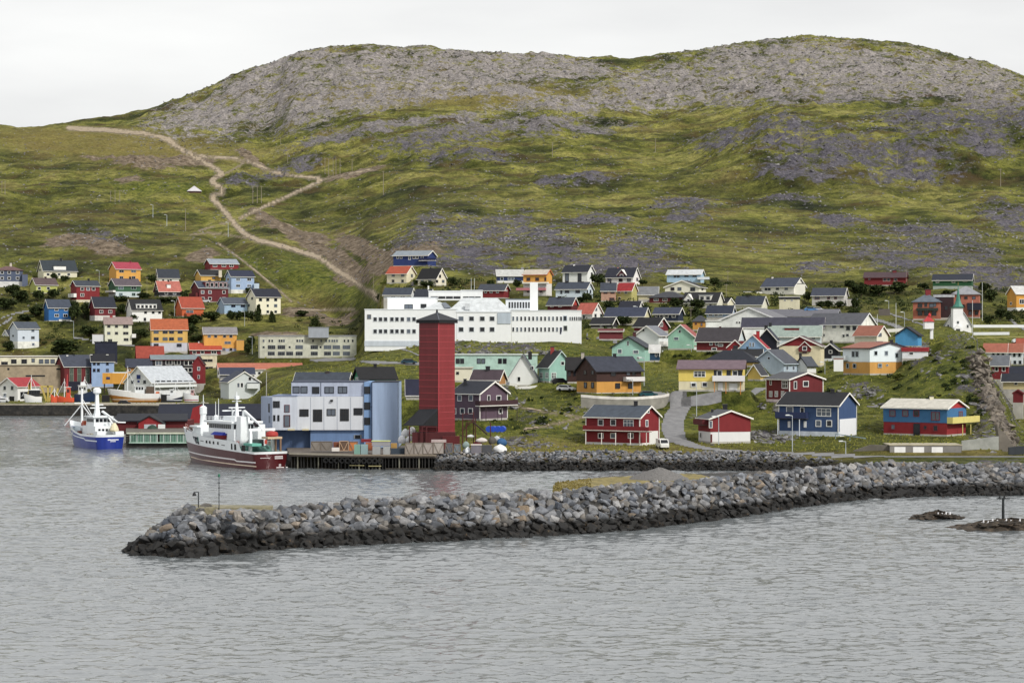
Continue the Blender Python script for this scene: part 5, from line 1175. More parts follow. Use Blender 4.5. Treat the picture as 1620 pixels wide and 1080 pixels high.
# ------------------------------------------------------------------ rubble along the shore
its = []
for k in range(2600):
    q = random.uniform(688, 1330); f = random.random()
    x = q; D0 = 426; D = D0+f*9.5; z = f*3.4
    if q > 1240: D += (q-1240)*.03
    if onroad(XP(q, D), D): continue
    zt = min(max(z, zat(XP(q, D), D)), 4.5)
    s = random.uniform(.45, 1.15)
    its.append(((XP(q,D), D, zt-.05), (s*1.2, s, s), (random.uniform(-.7,.7), random.uniform(-.7,.7), random.uniform(0,6.3))))
tag(joined_stones(its, 'shore_rubble', rough=True), kind='stuff')
# boulders and broken rock over the crags, knoll and hillsides
its = []
rg = np.random.RandomState(5); cnt = 0
rr_ = rock*(YG > 445)*(YG < 2200)*(PXG > -20)*(PXG < 1640)
cand = np.argwhere(rr_ > .35); 
sel = cand[rg.choice(len(cand), 15000, replace=False)]
for i, j in sel:
    D = YG[i, j]; sc_ = .5 if D < 620 else (.9 if D < 1000 else 1.0+(D-1000)/900)
    if onroad(XG[i,j], D) or (D < 1000 and rg.rand() < .35): continue
    s = sc_*rg.uniform(.4, 1.35)*(.75 if D > 1500 else 1)
    its.append(((XG[i,j]+rg.uniform(-1,1), D+rg.uniform(-2,2), Zg[i,j]+.05*s), (s*1.3, s, s*.8), (rg.uniform(-.5,.5), rg.uniform(-.5,.5), rg.uniform(0,6.3))))
allp = rg.rand(5000, 2)
for a_, b_ in allp:
    px = a_*1640-10; D = 1000+b_*900; x = XP(px, D); s = rg.uniform(.4,1.5)
    its.append(((x, D, zat(x, D)+.1), (s*1.2, s, s*.8), (rg.uniform(-.5,.5), rg.uniform(-.5,.5), rg.uniform(0,6.3))))
bmat = gravel_mat('crag_rock', (.06,.058,.066), (.17,.165,.175), (.34,.33,.33), .35)
tag(joined_stones(its, 'scree', mat=bmat), kind='stuff')
# rock outcrops breaking through the turf between the houses
its = []
for (cx, cy, rx, ry, n_, s0) in [(1185,690,38,9,46,1.0),(1232,694,24,7,26,.9),(880,672,40,6,20,.8),(808,640,24,8,26,1.0),(852,650,30,6,20,.8),(938,650,22,6,22,.9),(835,703,48,9,40,1.0),(760,557,48,5,40,1.0),(858,557,32,5,30,1.0),
    (1368,620,32,10,46,1.0),(1392,642,22,5,16,.8),(1490,562,22,16,20,1.1),(1470,590,18,9,10,.8),(1245,650,14,6,14,.9),(1207,643,10,5,10,.8),(1525,585,14,22,16,1.0),(1558,640,12,26,26,1.1),(990,647,20,4,10,.7),(1455,545,14,10,24,1.2),
    (700,560,16,3,12,.8),(480,640,20,6,8,.6),(590,585,30,4,10,.7),(1300,672,20,3,8,.6),(1100,660,12,6,8,.6),(950,690,30,5,12,.6),(1130,700,14,4,8,.6),(1580,690,20,14,30,1.1),(925,533,12,7,14,1.0),(1000,498,14,5,12,1.0)]:
    for k in range(n_):
        q, y = cx+random.gauss(0,.5)*rx, cy+random.gauss(0,.5)*ry; D = hit(q, y, 438, Zg); x = XP(q, D)
        if onroad(x, D): continue
        s = s0*random.uniform(.5, 1.9); its.append(((x, D, zat(x,D)-.1*s), (s*1.3, s*1.1, s*.85), (random.uniform(-.5,.5), random.uniform(-.5,.5), random.uniform(0,6.3))))
tag(joined_stones(its, 'rock_outcrops', mat=gravel_mat('outcrop_rock', (.035,.034,.036), (.11,.107,.11), (.26,.255,.25), .6)), kind='stuff')
# cliff boulders near the knoll on the right
its = []
for k in range(420):
    t_ = random.random(); q = np.interp(t_, [0,.25,.5,.75,1], [1548,1556,1572,1590,1602])+random.gauss(0,7); y = 545+t_*165+random.gauss(0,5)
    D = np.interp(t_, [0,1], [512,452])+random.uniform(-3,3); s = random.uniform(.6,2.1); x = XP(q, D)
    its.append(((x, D, max(zat(x,D), ZP(y, D)-3)+.1), (s, s, s*1.2), (random.uniform(-.5,.5), random.uniform(-.5,.5), random.uniform(0,6.3))))
cliff = gravel_mat('cliff_rock', (.035,.03,.026), (.13,.11,.09), (.26,.225,.18), .4)
tag(joined_stones(its, 'cliff_rocks', mat=cliff), kind='stuff')

# islets at the right
def islet(label, pts, Dc, hgt):
    """pts outline ellipse (px centre, half px, depth half m)"""
    px, hw, hd = pts; V = []; Fa = []; nr_, ns = 8, 40
    c = PT(px, 0, Dc); W = hw*Dc/F
    for i in range(nr_+1):
        rr = i/nr_
        for j in range(ns):
            a_ = 2*math.pi*j/ns; k = 1+.22*math.sin(2*a_+1)+.12*math.sin(5*a_)+.06*random.random()
            V.append((W*rr*k*math.cos(a_), hd*rr*k*math.sin(a_), hgt*(1-rr**1.7)*(.75+.5*random.random())-.35*rr))
    for i in range(nr_):
        for j in range(ns): Fa.append([i*ns+j, i*ns+(j+1)%ns, (i+1)*ns+(j+1)%ns, (i+1)*ns+j])
    me = new_mesh('skerry', V, Fa, weed); o = link('skerry', me); o.location = (c.x, Dc, 0); tag(o, label, 'skerry', 'dark skerries by the right edge')
    return o
weed = gravel_mat('weedy_rock', (.010,.008,.006), (.030,.022,.014), (.085,.062,.042), 1.2)
islet('small dark weedy skerry farther out, left of the one with the beacon', (1484,42,2.2), 312, 1.1)
islet('long dark weedy skerry carrying the beacon post at the right edge', (1600,100,5.5), 296, 1.2)
its = []
for (c, hw, D0, hd, hg) in ((1484,42,312,2,1.0),(1600,95,296,5,1.3)):
    for k in range(110):
        q = c+random.uniform(-1,1)*hw*.85; D = D0+random.uniform(-hd,hd)*.7; s = random.uniform(.5,1.6)
        its.append(((XP(q,D), D, hg*(1-abs(q-c)/hw)*.7), (s*1.7, s, s*.45), (random.uniform(-.2,.2), random.uniform(-.2,.2), random.uniform(0,6.3))))
tag(joined_stones(its, 'skerry_rubble', mat=weed), kind='stuff')

# ------------------------------------------------------------------ roads and paths
ASPH = gravel_mat('worn_asphalt', (.14,.14,.145), (.18,.18,.185), (.22,.22,.22), .5)
DIRTR = gravel_mat('dirt_road', (.20,.155,.105), (.30,.24,.165), (.39,.32,.23), .5)
def ribbon(name, pts, width, mat, lift=.12, Dmin=432, curb=None, step=2.0):
    """pts: (px, py) points on the land seen from the water; laid as a strip on the real ground"""
    W = []
    for p in pts:
        D = p[2] if len(p) > 2 else hit(p[0], p[1], Dmin, Zg)
        W.append(Vector((XP(p[0], D), D, 0)))
    # resample
    P_ = [W[0]]
    for a, b in zip(W[:-1], W[1:]):
        n = max(1, int((b-a).length/step))
        for i in range(1, n+1): P_.append(a+(b-a)*i/n)
    for _ in range(3): P_ = [P_[0]]+[(P_[i-1]+P_[i]*2+P_[i+1])/4 for i in range(1, len(P_)-1)]+[P_[-1]]
    V = []; Fa = []; K = 4
    for i, p in enumerate(P_):
        d = (P_[min(i+1, len(P_)-1)]-P_[max(0, i-1)]); d.normalize(); nn = Vector((-d.y, d.x, 0))
        w = width*(1+.12*math.sin(i*.7)+.08*random.uniform(-1,1)) if mat is DIRTR else width
        for k in range(K+1):
            q = p+nn*w*(k/K-.5); V.append((q.x, q.y, zat(q.x, q.y)))
    Z = np.array([v[2] for v in V]).reshape(-1, K+1)
    zc = Z.mean(1); 
    Zs = np.maximum(Z, zc[:, None]*.6+Z*.4)
    V = [(v[0], v[1], float(z)+lift) for v, z in zip(V, Zs.ravel())]
    for i in range(len(P_)-1):
        for k in range(K): Fa.append([i*(K+1)+k, i*(K+1)+k+1, (i+1)*(K+1)+k+1, (i+1)*(K+1)+k])
    o = link(name, new_mesh(name, V, Fa, mat, True)); tag(o, kind='structure'); return o
cutroads()

# ------------------------------------------------------------------ helpers for box built structures measured on the picture
def blk(px0, px1, y0, y1, D, depth, O, skew=0.0):
    """front face px0..px1, rows y0 (top)..y1 (foot) at distance D, going back 'depth' metres; skew turns it"""
    A = PT(px0, y1, D+skew*0); B_ = PT(px1, y1, D+skew)
    zt, zb = ZP(y0, D), ZP(y1, D)
    d = Vector((B_.x-A.x, B_.y-A.y, 0)).normalized(); nb = Vector((-d.y, d.x, 0))*depth
    p = [Vector((A.x, A.y, 0)), Vector((B_.x, B_.y, 0)), Vector((B_.x, B_.y, 0))+nb, Vector((A.x, A.y, 0))+nb]
    mb = MB(); OO = Vector((O.x, O.y, 0))
    mb.hexa([q-OO+Vector((0,0,zb-O.z)) for q in p]+[q-OO+Vector((0,0,zt-O.z)) for q in p])
    mb.A, mb.B, mb.d, mb.n = p[0], p[1], d, -nb.normalized(); mb.D = D; mb.p = p; mb.zt = zt; mb.zb = zb
    return mb
def winrow(mb, root, O, xs, y, wp, hp, fc='#e8e8e8', st='w', g=0, off=0.0):
    for x in xs:
        t = (x-(CX+mb.A.x*F/mb.A.y))/((CX+mb.B.x*F/mb.B.y)-(CX+mb.A.x*F/mb.A.y))
        P_ = mb.A+(mb.B-mb.A)*t; D = P_.y; s = F/D
        window(root, Vector((P_.x-O.x, P_.y-O.y, ZP(y, D)-O.z))+mb.n*off, mb.d, mb.n, wp/s*.86, hp/s*.86, paint(fc, 'trim', .6), glass(g if random.random() < .8 else 1), st)
def cap(mb, O, root, name, mat, over=.2, th=.25, lift=.003):
    c = sum(mb.p, Vector())/4; OO = Vector((O.x, O.y, 0)); m2 = MB()
    q = [c+(v-c)*(1+over/max(2, (v-c).length)) for v in mb.p]
    m2.hexa([v-OO+Vector((0,0,mb.zt+lift-O.z)) for v in q]+[v-OO+Vector((0,0,mb.zt+lift+th-O.z)) for v in q])
    return m2.build(name, mat, root)

# ------------------------------------------------------------------ school (big white complex)
O = PT(750, 545, 640)
sc = empty('school', O, 'very large white flat roofed school complex with rows of dark windows, centre of town', 'school')
Wm = paint('#e9edef', 'wall'); Wr = paint('#dfe4e6', 'roof', .6); Gp = paint('#b9c4ce', 'metal')
b1 = blk(577, 722, 490, 555, 640, 22, O); b1.build('west_wing', Wm, sc); cap(b1, O, sc, 'parapet', paint('#dde1e4'))
winrow(b1, sc, O, [593.5,602,610,620,628,636.5,646.5,655], 505, 6, 7, '#cfd4d8'); winrow(b1, sc, O, [593.5,602,610,620,628,636.5,646.5,655], 524, 6, 7, '#cfd4d8')
winrow(b1, sc, O, [584], 501, 6, 7, '#8d8a84', 'w', 1)
pl = blk(576.5, 722, 539, 547.5, 639.85, .2, O); pl.build('plinth', paint('#c3cbd3'), sc)
b2 = blk(722.3, 809, 494, 546, 640.0, 22, O); b2.build('middle_wing', Wm, sc); cap(b2, O, sc, 'parapet', paint('#dde1e4'))
winrow(b2, sc, O, [729.5,746,763,778.5], 504, 8, 7.5, '#c9ced2'); winrow(b2, sc, O, [729.5,746,763,778.5], 521, 8, 7.5, '#c9ced2')
pn = blk(787, 808, 495, 512, 639.8, .15, O); pn.build('grey_wall_panel', Gp, sc)
b3 = blk(809.3, 920, 492, 545, 640.0, 20, O); b3.build('east_wing', Wm, sc); cap(b3, O, sc, 'parapet', paint('#dde1e4'))
xs = [812+6.3*i for i in range(13)]
winrow(b3, sc, O, xs, 504, 3.2, 7.5, '#d7dadc'); winrow(b3, sc, O, xs, 521, 3.2, 7.5, '#d7dadc'); winrow(b3, sc, O, [894], 503.5, 5, 7.5, '#8fa4b4'); winrow(b3, sc, O, [902,905.5,909,912.5,916,919], 504, 2.2, 6.5, '#d7dadc')
winrow(b3, sc, O, [894.5], 519, 5.5, 8, '#a8b0a8'); winrow(b3, sc, O, [887], 523, 2.6, 12, '#2c3c8c', 'b')
b4 = blk(613, 690, 471.5, 490, 655, 14, O); b4.build('upper_floor', Wm, sc); cap(b4, O, sc, 'parapet', paint('#d9dde0'))
winrow(b4, sc, O, [646.5], 485, 14, 7, '#3a3c40', 'w'); winrow(b4, sc, O, [670], 484, 9, 6, '#3a3c40', 'w')
b5 = blk(678, 729, 461, 475, 672, 10, O); b5.build('back_block', Wm, sc); cap(b5, O, sc, 'parapet', paint('#e2e5e7')); winrow(b5, sc, O, [687,699,711,723], 470.5, 11, 2.6, '#3a3c40')
b6 = blk(729.2, 763, 460, 475, 672.4, 10, O); b6.build('back_block', Wm, sc); cap(b6, O, sc, 'parapet', paint('#e2e5e7')); winrow(b6, sc, O, [737,746.5,756], 470.5, 8.6, 1.8, '#50545a')
def hiproof(px0, px1, ye, yr, D, depth, name, mat, top=.0, root=sc, O=O):
    A = PT(px0, ye, D); B_ = PT(px1, ye, D); zr = ZP(yr, D+depth/2)
    cx = (A.x+B_.x)/2; hw = (B_.x-A.x)/2*top; mb = MB()
    base = [Vector((A.x,D,A.z)),Vector((B_.x,D,A.z)),Vector((B_.x,D+depth,A.z)),Vector((A.x,D+depth,A.z))]
    up = [Vector((cx-hw,D+depth*(.5-.35*top),zr)),Vector((cx+hw,D+depth*(.5-.35*top),zr)),Vector((cx+hw,D+depth*(.5+.35*top),zr)),Vector((cx-hw,D+depth*(.5+.35*top),zr))]
    OV = Vector((O.x,O.y,O.z)); mb.hexa([v-OV for v in base]+[v-OV for v in up]); return mb.build(name, mat, root)
hiproof(664, 723, 490.5, 477.5, 643, 14, 'pyramid_roof', Wr, .05)
sk = MB(); 
for (a_, b_, c_, d_) in [((699,479.5),(705,479),(714,487),(704,488))]:
    p = [PT(q[0], q[1]-.4, 642.8+(490-q[1])*.5)-O for q in (a_, b_, c_, d_)]; sk.prism(p, (0,-.15,.1))
sk.build('skylight', glass(1), sc)
hiproof(706, 812, 494, 471.5, 641, 20, 'lantern_roof', Wr, .52)
fn = blk(800, 842, 474, 490, 658, 10, O); fn.build('glazed_link', paint('#d9dde0'), sc)
winrow(fn, sc, O, [806+4.4*i for i in range(8)], 482.5, 3, 11, '#c9cdd0'); cap(fn, O, sc, 'parapet', paint('#6a7480'))
tw = blk(838.5, 851, 446.5, 493, 645, 2.4, O); tw.build('ventilation_tower', Wm, sc)
bx = blk(736, 743, 480, 490, 641.5, 1.5, O); bx.build('roof_vent', paint('#c6cacd'), sc)
tag(link('schoolyard_steps', MB().build('tmp', paint('#9a9a98')).data), kind='structure') if False else None

# ------------------------------------------------------------------ grey harbour building
O = PT(530, 705, 462); z0 = 2.6; O.z = z0
hb = empty('harbour_building', O, 'pale grey panelled harbour building with a blue end block, overhang and dark red door', 'harbour building')
PG = paint('#c4cad4', 'metal'); PG2 = paint('#b0b9cc', 'metal'); BL = paint('#a2b6d2', 'metal'); BL2 = paint('#6f8cb4', 'metal'); BLD = paint('#50688c', 'metal')
m1 = blk(413, 430.7, 626.5, 678, 465, 10, O, skew=-7); m1.build('side_bay', paint('#a2aec4','metal'), hb)  # darker bluish tone paints in the shade of the turned side face
m2 = blk(431, 470, 626.5, 680, 458, 12, O); m2.build('loading_bay', PG, hb); cap(m2, O, hb, 'parapet', paint('#7c8ba8'), .15, .15)
winrow(m1, hb, O, [426], 645, 6, 14, '#33353a'); winrow(m1, hb, O, [426.5], 663, 5, 12, '#8d99ac', 'w', 1)
winrow(m2, hb, O, [437.3], 639.5, 10, 10, '#2c2e34', 'm'); winrow(m2, hb, O, [434,440.5], 661, 3, 10, '#2c2e34')
winrow(m2, hb, O, [454], 646, 10, 14, '#6c2430', 'd'); winrow(m2, hb, O, [454], 665.5, 12, 22, '#5c1018', 'r', off=.02)
m3 = blk(470.3, 575.5, 627, 680, 458.3, 20, O); m3.build('main_block', paint('#d0d4da','metal'), hb)
winrow(m3, hb, O, [481], 652.8, 14.5, 11, '#2a2622'); winrow(m3, hb, O, [502.5], 657, 14.5, 20, '#2a2622', 'm'); winrow(m3, hb, O, [524], 652, 14, 10.5, '#2a2622'); winrow(m3, hb, O, [545], 656, 14, 20, '#2a2622', 'm'); winrow(m3, hb, O, [566.5], 650.8, 14, 10.5, '#1c1e28')
for i in range(4):
    x = 470.3+105.2*(i+1)/5
    s_ = blk(x-.25, x+.25, 628, 679.5, 458.26, .05, O); s_.build('panel_joint', paint('#8d97a8'), hb)
m4 = blk(461, 575.5, 604.5, 626.6, 458.6, 18, O); m4.build('upper_floor', PG2, hb); cap(m4, O, hb, 'parapet', paint('#3a445c'), .12, .12)
winrow(m4, hb, O, [468.5,481], 616.3, 10.5, 10.5, '#1f2638', 'w', 1); winrow(m4, hb, O, [499.5], 617, 11, 10.5, '#1f2638'); winrow(m4, hb, O, [520.8], 616.8, 15, 10, '#1f2638', 'w', 1); winrow(m4, hb, O, [542], 616.6, 15, 10.5, '#1f2638')
j_ = blk(507, 508, 605, 626.5, 458.55, .06, O); j_.build('panel_joint', paint('#3a445c'), hb)
m5 = blk(491, 575.5, 680.3, 712, 458.9, 19, O); m5.build('blue_base', BL2, hb)
m6 = blk(434, 490.7, 678.5, 722, 460.5, 14, O); m6.build('recessed_base', BLD, hb)
winrow(m5, hb, O, [566], 690.5, 14, 7, '#8d8f92', 'd')
m7 = blk(575.8, 588.3, 604.5, 705, 458, 18, O); m7.build('stair_bay', paint('#7fa0c8','metal'), hb); winrow(m7, hb, O, [581], 617, 8.6, 11, '#16202c', 'w', 0); winrow(m7, hb, O, [581], 642, 8.6, 11, '#16202c', 'w', 0); winrow(m7, hb, O, [581], 666, 8.6, 11, '#16202c', 'w', 0)
m8 = blk(588.8, 629, 604.5, 708, 457.5, 16, O); m8.build('blue_end_block', BL, hb); cap(m8, O, hb, 'parapet', paint('#26303f'), .1, .12)
j_ = blk(587.6, 589, 604.6, 706, 457.4, .1, O); j_.build('corner_strip', paint('#2c3c58'), hb)
for (x0, x1) in ((455,466),(478,488)):
    k = blk(x0, x1, 678.5, 680.5, 457.2, 1.0, O); k.build('loading_sill', paint('#cfc49c'), hb)
lamp = blk(522.5, 526.5, 632, 635, 457.9, .4, O); lamp.build('wall_vent', paint('#23252a'), hb)

# ------------------------------------------------------------------ red silo tower
DT = 447.0; s = F/DT
O = Vector((XP(694, DT), DT, 2.6)); twr = empty('silo_tower', O, 'tall dark red panelled silo tower with black pyramid roof, tallest thing at the quay', 'silo tower')
wl = (694-663)/s; wr = (719.5-694)/s
phi = math.atan2(wl, wr); phi += -math.atan2(694-CX, F)
side = math.hypot(wl, wr); dr = Vector((math.cos(phi), math.sin(phi), 0)); dl = Vector((-math.sin(phi), math.cos(phi), 0))
zt, zb = ZP(510, DT), ZP(692, DT)
RT_LIT = paint('#8e2a30', 'metal', .55); RT_SHADED = paint('#7a2028', 'metal', .55)  # side light painted in: lighter red for right face, darker for left
inner = MB(); e = .05
inner.hexa([(dr*a_+dl*b_)+Vector((0,0,z-O.z)) for z in (zb, zt) for a_, b_ in ((e,e),(side-e,e),(side-e,side-e),(e,side-e))]); inner.build('tower_core', paint('#7a1420','metal'), twr)
nb_ = 18; hh = (zt-zb)/nb_
pm = []
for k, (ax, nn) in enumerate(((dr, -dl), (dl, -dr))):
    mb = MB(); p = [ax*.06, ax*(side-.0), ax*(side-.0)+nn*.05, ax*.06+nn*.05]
    mb.hexa([q for q in p]+[q+Vector((0,0,hh-.09)) for q in p]); o = mb.build('cladding_panel', RT_LIT if k == 0 else RT_SHADED, twr); me_ = o.data
    o.location = (0,0,zb-O.z)
    sm = MB(); p = [ax*.02+nn*.05, ax*(side)+nn*.05, ax*(side)+nn*.10, ax*.02+nn*.10]
    sm.hexa([q+Vector((0,0,hh-.10)) for q in p]+[q+Vector((0,0,hh-.02)) for q in p]); so_ = sm.build('panel_seam', paint('#c05058'), twr); so_.location = (0,0,zb-O.z)
    for i in range(1, nb_):
        c = o.copy(); COL.objects.link(c); c.location = (0,0,zb-O.z+hh*i)
        c = so_.copy(); COL.objects.link(c); c.location = (0,0,zb-O.z+hh*i)
mb = MB(); mb.bar((0,0,zb-O.z), (0,0,zt-O.z), .18); mb.build('corner_trim', paint('#b8404a'), twr)
mb = MB(); o_ = .45; c4 = [(-o_,-o_),(side+o_,-o_),(side+o_,side+o_),(-o_,side+o_)]
mb.hexa([dr*a_+dl*b_+Vector((0,0,zt-O.z-.1)) for a_,b_ in c4]+[dr*a_+dl*b_+Vector((0,0,zt-O.z+.5)) for a_,b_ in c4]); mb.build('eave_band', paint('#1b1c22'), twr)
mb = MB(); o2 = o_+.15; c4 = [(-o2,-o2),(side+o2,-o2),(side+o2,side+o2),(-o2,side+o2)]; ap = dr*side/2+dl*side/2+Vector((0,0,ZP(494, DT+3)-O.z))
B4 = [dr*a_+dl*b_+Vector((0,0,zt-O.z+.503)) for a_,b_ in c4]
for i in range(4): mb.poly([B4[i], B4[(i+1)%4], ap])
mb.poly(B4[::-1]); mb.build('roof', paint('#33363f','roof',.6), twr)
mb = MB(); mb.bar(ap-Vector((0,0,.3)), ap+Vector((0,0,.6)), .5, .3); mb.build('finial', paint('#2a2c34'), twr)
for i in range(4): mb = MB(); mb.bar(B4[i], ap, .14); mb.build('roof_hip', paint('#6a6e78'), twr) if i < 2 else None
# dark lower storey, lean-to roof and red shed
mb = MB(); mb.hexa([dr*a_+dl*b_+Vector((0,0,z-O.z)) for z in (1.0, zb-.02) for a_,b_ in ((.3,.3),(side-.3,.3),(side-.3,side-.3),(.3,side-.3))]); mb.build('tower_base', paint('#4a0f16'), twr)
mb = MB(); y0_, y1_ = DT-.5, DT+4
tl, trr, bl, br = PT(663,649,y1_-2), PT(692.5,648,DT-.6), PT(639,673,DT+1.0), PT(668,673,DT-3.2)
mb.prism([bl-O, br-O, trr-O, tl-O], (0,.2,.22)); mb.build('lean_to_roof', paint('#1d222e','roof'), twr)
mb = MB(); mb.prism([br-O+Vector((.05,0,-.05)), trr-O+Vector((0,0,-.05)), PT(692.5,673.5,DT-.7)-O], dl*.15); mb.build('lean_to_gable', paint('#10131a'), twr)
for (x, D) in ((648,DT-.5),(668,DT-3.2),(675,DT-3),(691,DT-1.2)):
    mb = MB(); p = PT(x, 674, D)-O; mb.bar((p.x,p.y,p.z), (p.x,p.y,-.5), .22); mb.build('frame_post', paint('#5c101a'), twr)
mb = MB(); a_, b2_ = PT(668,674.5,DT-3.2)-O, PT(692,675,DT-1.2)-O; mb.bar(a_, b2_, .2); mb.build('frame_beam', paint('#5c101a'), twr)
k = blk(652, 720, 684, 712, DT+.5-3.0, 3, O); k.build('lower_shed', paint('#5a0e18'), twr)
k = blk(700, 727, 690, 713, DT-3.6, 2.2, O); k.build('hopper', paint('#6a101c'), twr)

# red steel frame with a conveyor, to the right of the tower
O = PT(740, 700, 446); fr_ = empty('conveyor_frame', O, 'rusty red steel frame with a sloping conveyor beside the silo tower', 'steel frame')
rm_ = paint('#5c1a20', 'metal')
for (x, D, yt, yb) in ((732,446,653,705),(749,446,651,705),(776,445,668,712),(738,450,668,700),(752,450,660,700)):
    mb = MB(); p, q = PT(x,yt,D)-O, PT(x,yb,D)-O; mb.bar(p, q, .2); mb.build('frame_post', rm_, fr_)
for (a_, b_) in (((732,655,446),(749,653,446)),((732,664,446),(749,664,446)),((732,680,446),(749,664,446)),((732,690,446),(752,690,446)),((738,668,450),(752,668,450))):
    mb = MB(); mb.bar(PT(*a_)-O, PT(*b_)-O, .14); mb.build('brace', rm_, fr_)
mb = MB(); a_, b_ = PT(749,667,445)-O, PT(771,686,443)-O; mb.hexa([a_+Vector((0,0,-.35)), b_+Vector((0,0,-.35)), b_+Vector((0,1.2,-.35)), a_+Vector((0,1.2,-.35)), a_, b_, b_+Vector((0,1.2,0)), a_+Vector((0,1.2,0))]); mb.build('conveyor', paint('#4a3430'), fr_)

# ------------------------------------------------------------------ church
O = PT(1515, 528, 716); ch = empty('church', O, 'small white wooden church with a slender green spire beyond the knoll', 'church')
WW = paint('#eceeee'); D = 716; s = F/D
def cb(px0, px1, y0, y1, D, dep, name, mat, fw=None):
    k = blk(px0, px1, y0, y1, D, dep, O); k.build(name, mat, ch); return k
w = MB(); yb = 531
pts = [(1494,yb),(1537,yb),(1537,516),(1526,498),(1515.5,487),(1505,498),(1494,516)]
w.prism([PT(x,y,D+4)-O for x,y in pts], (3.15,16,0)); w.build('nave', WW, ch)
r = MB()
for (a_, b_) in (((1492.5,517),(1504.5,497)),((1504.5,497),(1515.5,485.5)),((1515.5,485.5),(1526.5,497)),((1526.5,497),(1538.5,517))):
    r.prism([PT(a_[0],a_[1],D+3.6)-O, PT(b_[0],b_[1],D+3.6)-O, PT(b_[0],b_[1],D+3.6)-O+Vector((0,0,.35)), PT(a_[0],a_[1],D+3.6)-O+Vector((0,0,.35))], (3.3,17,0))
r.build('roof', paint('#c9cdd0','roof'), ch)
t0 = cb(1508, 1523.5, 486.5, 531, D, 3.6, 'tower', WW)
pch = MB(); pch.prism([PT(x,y,D-2)-O for x,y in ((1510,531),(1521.5,531),(1521.5,518.5),(1515.8,513.5),(1510,518.5))], (0,2,0)); pch.build('porch', WW, ch)
k = blk(1512.5, 1519, 520, 531, D-2.03, .06, O); k.build('door', paint('#4a4a48'), ch)
tb = blk(1506.5, 1525, 485.4, 487, D-.3, 4.2, O); tb.build('tower_cornice', paint('#2f6f60'), ch)
sp = MB(); c = PT(1515.8, 485.2, D+1.8)-O
sp.lathe(c, [(1.75,0),(1.2,.9),(.8,1.9),(.42,4.0),(.12,6.2),(.04,7.0)], 8); sp.build('spire', paint('#3d8a78','metal',.5), ch)
mb = MB(); mb.bar(c+Vector((0,0,6.8)), c+Vector((0,0,8.0)), .08); mb.build('cross', paint('#caa84a'), ch)
winrow(t0, ch, O, [1515.5], 510, 3, 4, '#9aa0a0'); 
for x in (1500, 1531):
    kk = blk(x-4, x+4, 500, 531, D+3.97, .1, O); winrow(kk, ch, O, [x], 516, 2.6, 5, '#b8bcbe')
# ------------------------------------------------------------------ harbour light
O = PT(1470, 540, 552); hl = empty('harbour_light', O, 'small white harbour light with a bright red pyramid roof on the rock knoll', 'harbour light')
k = blk(1463, 1477.5, 508.5, 520, 552, 2.3, O); k.build('lantern_house', WW, hl)
hiproof(1461.5, 1479, 508.4, 499.5, 551.7, 2.9, 'roof', paint('#d0202e','roof',.5), .12, hl, O)
mb = MB(); c = PT(1470.5, 500.5, 553)-O; mb.lathe(c, [(.35,0),(.35,.5),(.05,.85)], 8); mb.build('vent_cap', paint('#d0202e'), hl)
k = blk(1472, 1476.5, 520, 536, 552.6, .8, O); k.build('pillar', WW, hl)

# ------------------------------------------------------------------ garages, retaining walls, rails
O = PT(1460, 723, 436.5); gg = empty('garage_row', O, 'concrete garage row with three white doors under the blue and red house', 'garage')
CG = paint('#8d8a86','concrete'); g1 = blk(1408, 1521, 704.5, 726, 436, 7, O); g1.build('wall', CG, gg); cap(g1, O, gg, 'roof_slab', paint('#b0a890','concrete'), .2, .2)
for (x0, x1) in ((1415,1432.5),(1444.5,1462),(1474,1491.5)):
    k = blk(x0, x1, 706.8, 722.5, 435.95, .12, O); k.build('garage_door', paint('#eceeee','metal'), gg)
O = PT(1370, 723, 437); rw = empty('retaining_wall', O, 'low wedge shaped concrete wall rising to the garage row', 'retaining wall')
mb = MB(); mb.prism([PT(x,y,437)-O for x,y in ((1340,722),(1407.6,724),(1407.6,704),(1378,703),(1352,712))], (0,.6,0)); mb.build('wall', paint('#6f6a60','concrete'), rw)
O = PT(1550, 720, 440); rw = empty('retaining_wall', O, 'tall pale concrete wall between the garage row and the rock cliff', 'retaining wall')
mb = MB(); mb.prism([PT(x,y,437.5+(x-1521)*.05)-O for x,y in ((1521.5,725),(1580,712),(1580,690),(1521.5,697))], (0,.5,0)); mb.build('wall', paint('#9c9e98','concrete'), rw)
mb = MB(); mb.prism([PT(x,y,441)-O for x,y in ((1580.3,714),(1599,738),(1606,712),(1594,690),(1577,672),(1580.3,690))], (0,2.5,0)); mb.build('rock_slab', paint('#7d766c','concrete'), rw)
# curved white topped wall below the yellow and brown house
O = PT(990, 636, 492); cw_ = empty('curved_wall', O, 'curved concrete retaining wall with a white top rail below the yellow brown house', 'retaining wall')
pts = [(919,628,489),(945,630.5,488.5),(975,632,488.5),(1005,632,489),(1030,630.5,491),(1050,628.5,494),(1059,626,499),(1055,623,505)]
lo, hi = MB(), MB()
for (a_, b_) in zip(pts[:-1], pts[1:]):
    A, B_ = PT(*a_)-O, PT(*b_)-O
    lo.hexa([A+Vector((0,0,-2.6)), B_+Vector((0,0,-2.6)), B_+Vector((0,.4,-2.6)), A+Vector((0,.4,-2.6)), A, B_, B_+Vector((0,.4,0)), A+Vector((0,.4,0))])
    hi.hexa([A+Vector((0,-.06,.01)), B_+Vector((0,-.06,.01)), B_+Vector((0,.46,.01)), A+Vector((0,.46,.01)), A+Vector((0,-.06,.6)), B_+Vector((0,-.06,.6)), B_+Vector((0,.46,.6)), A+Vector((0,.46,.6))])
lo.build('wall', paint('#96938a','concrete'), cw_); hi.build('white_coping', paint('#e0dcd6','concrete'), cw_)
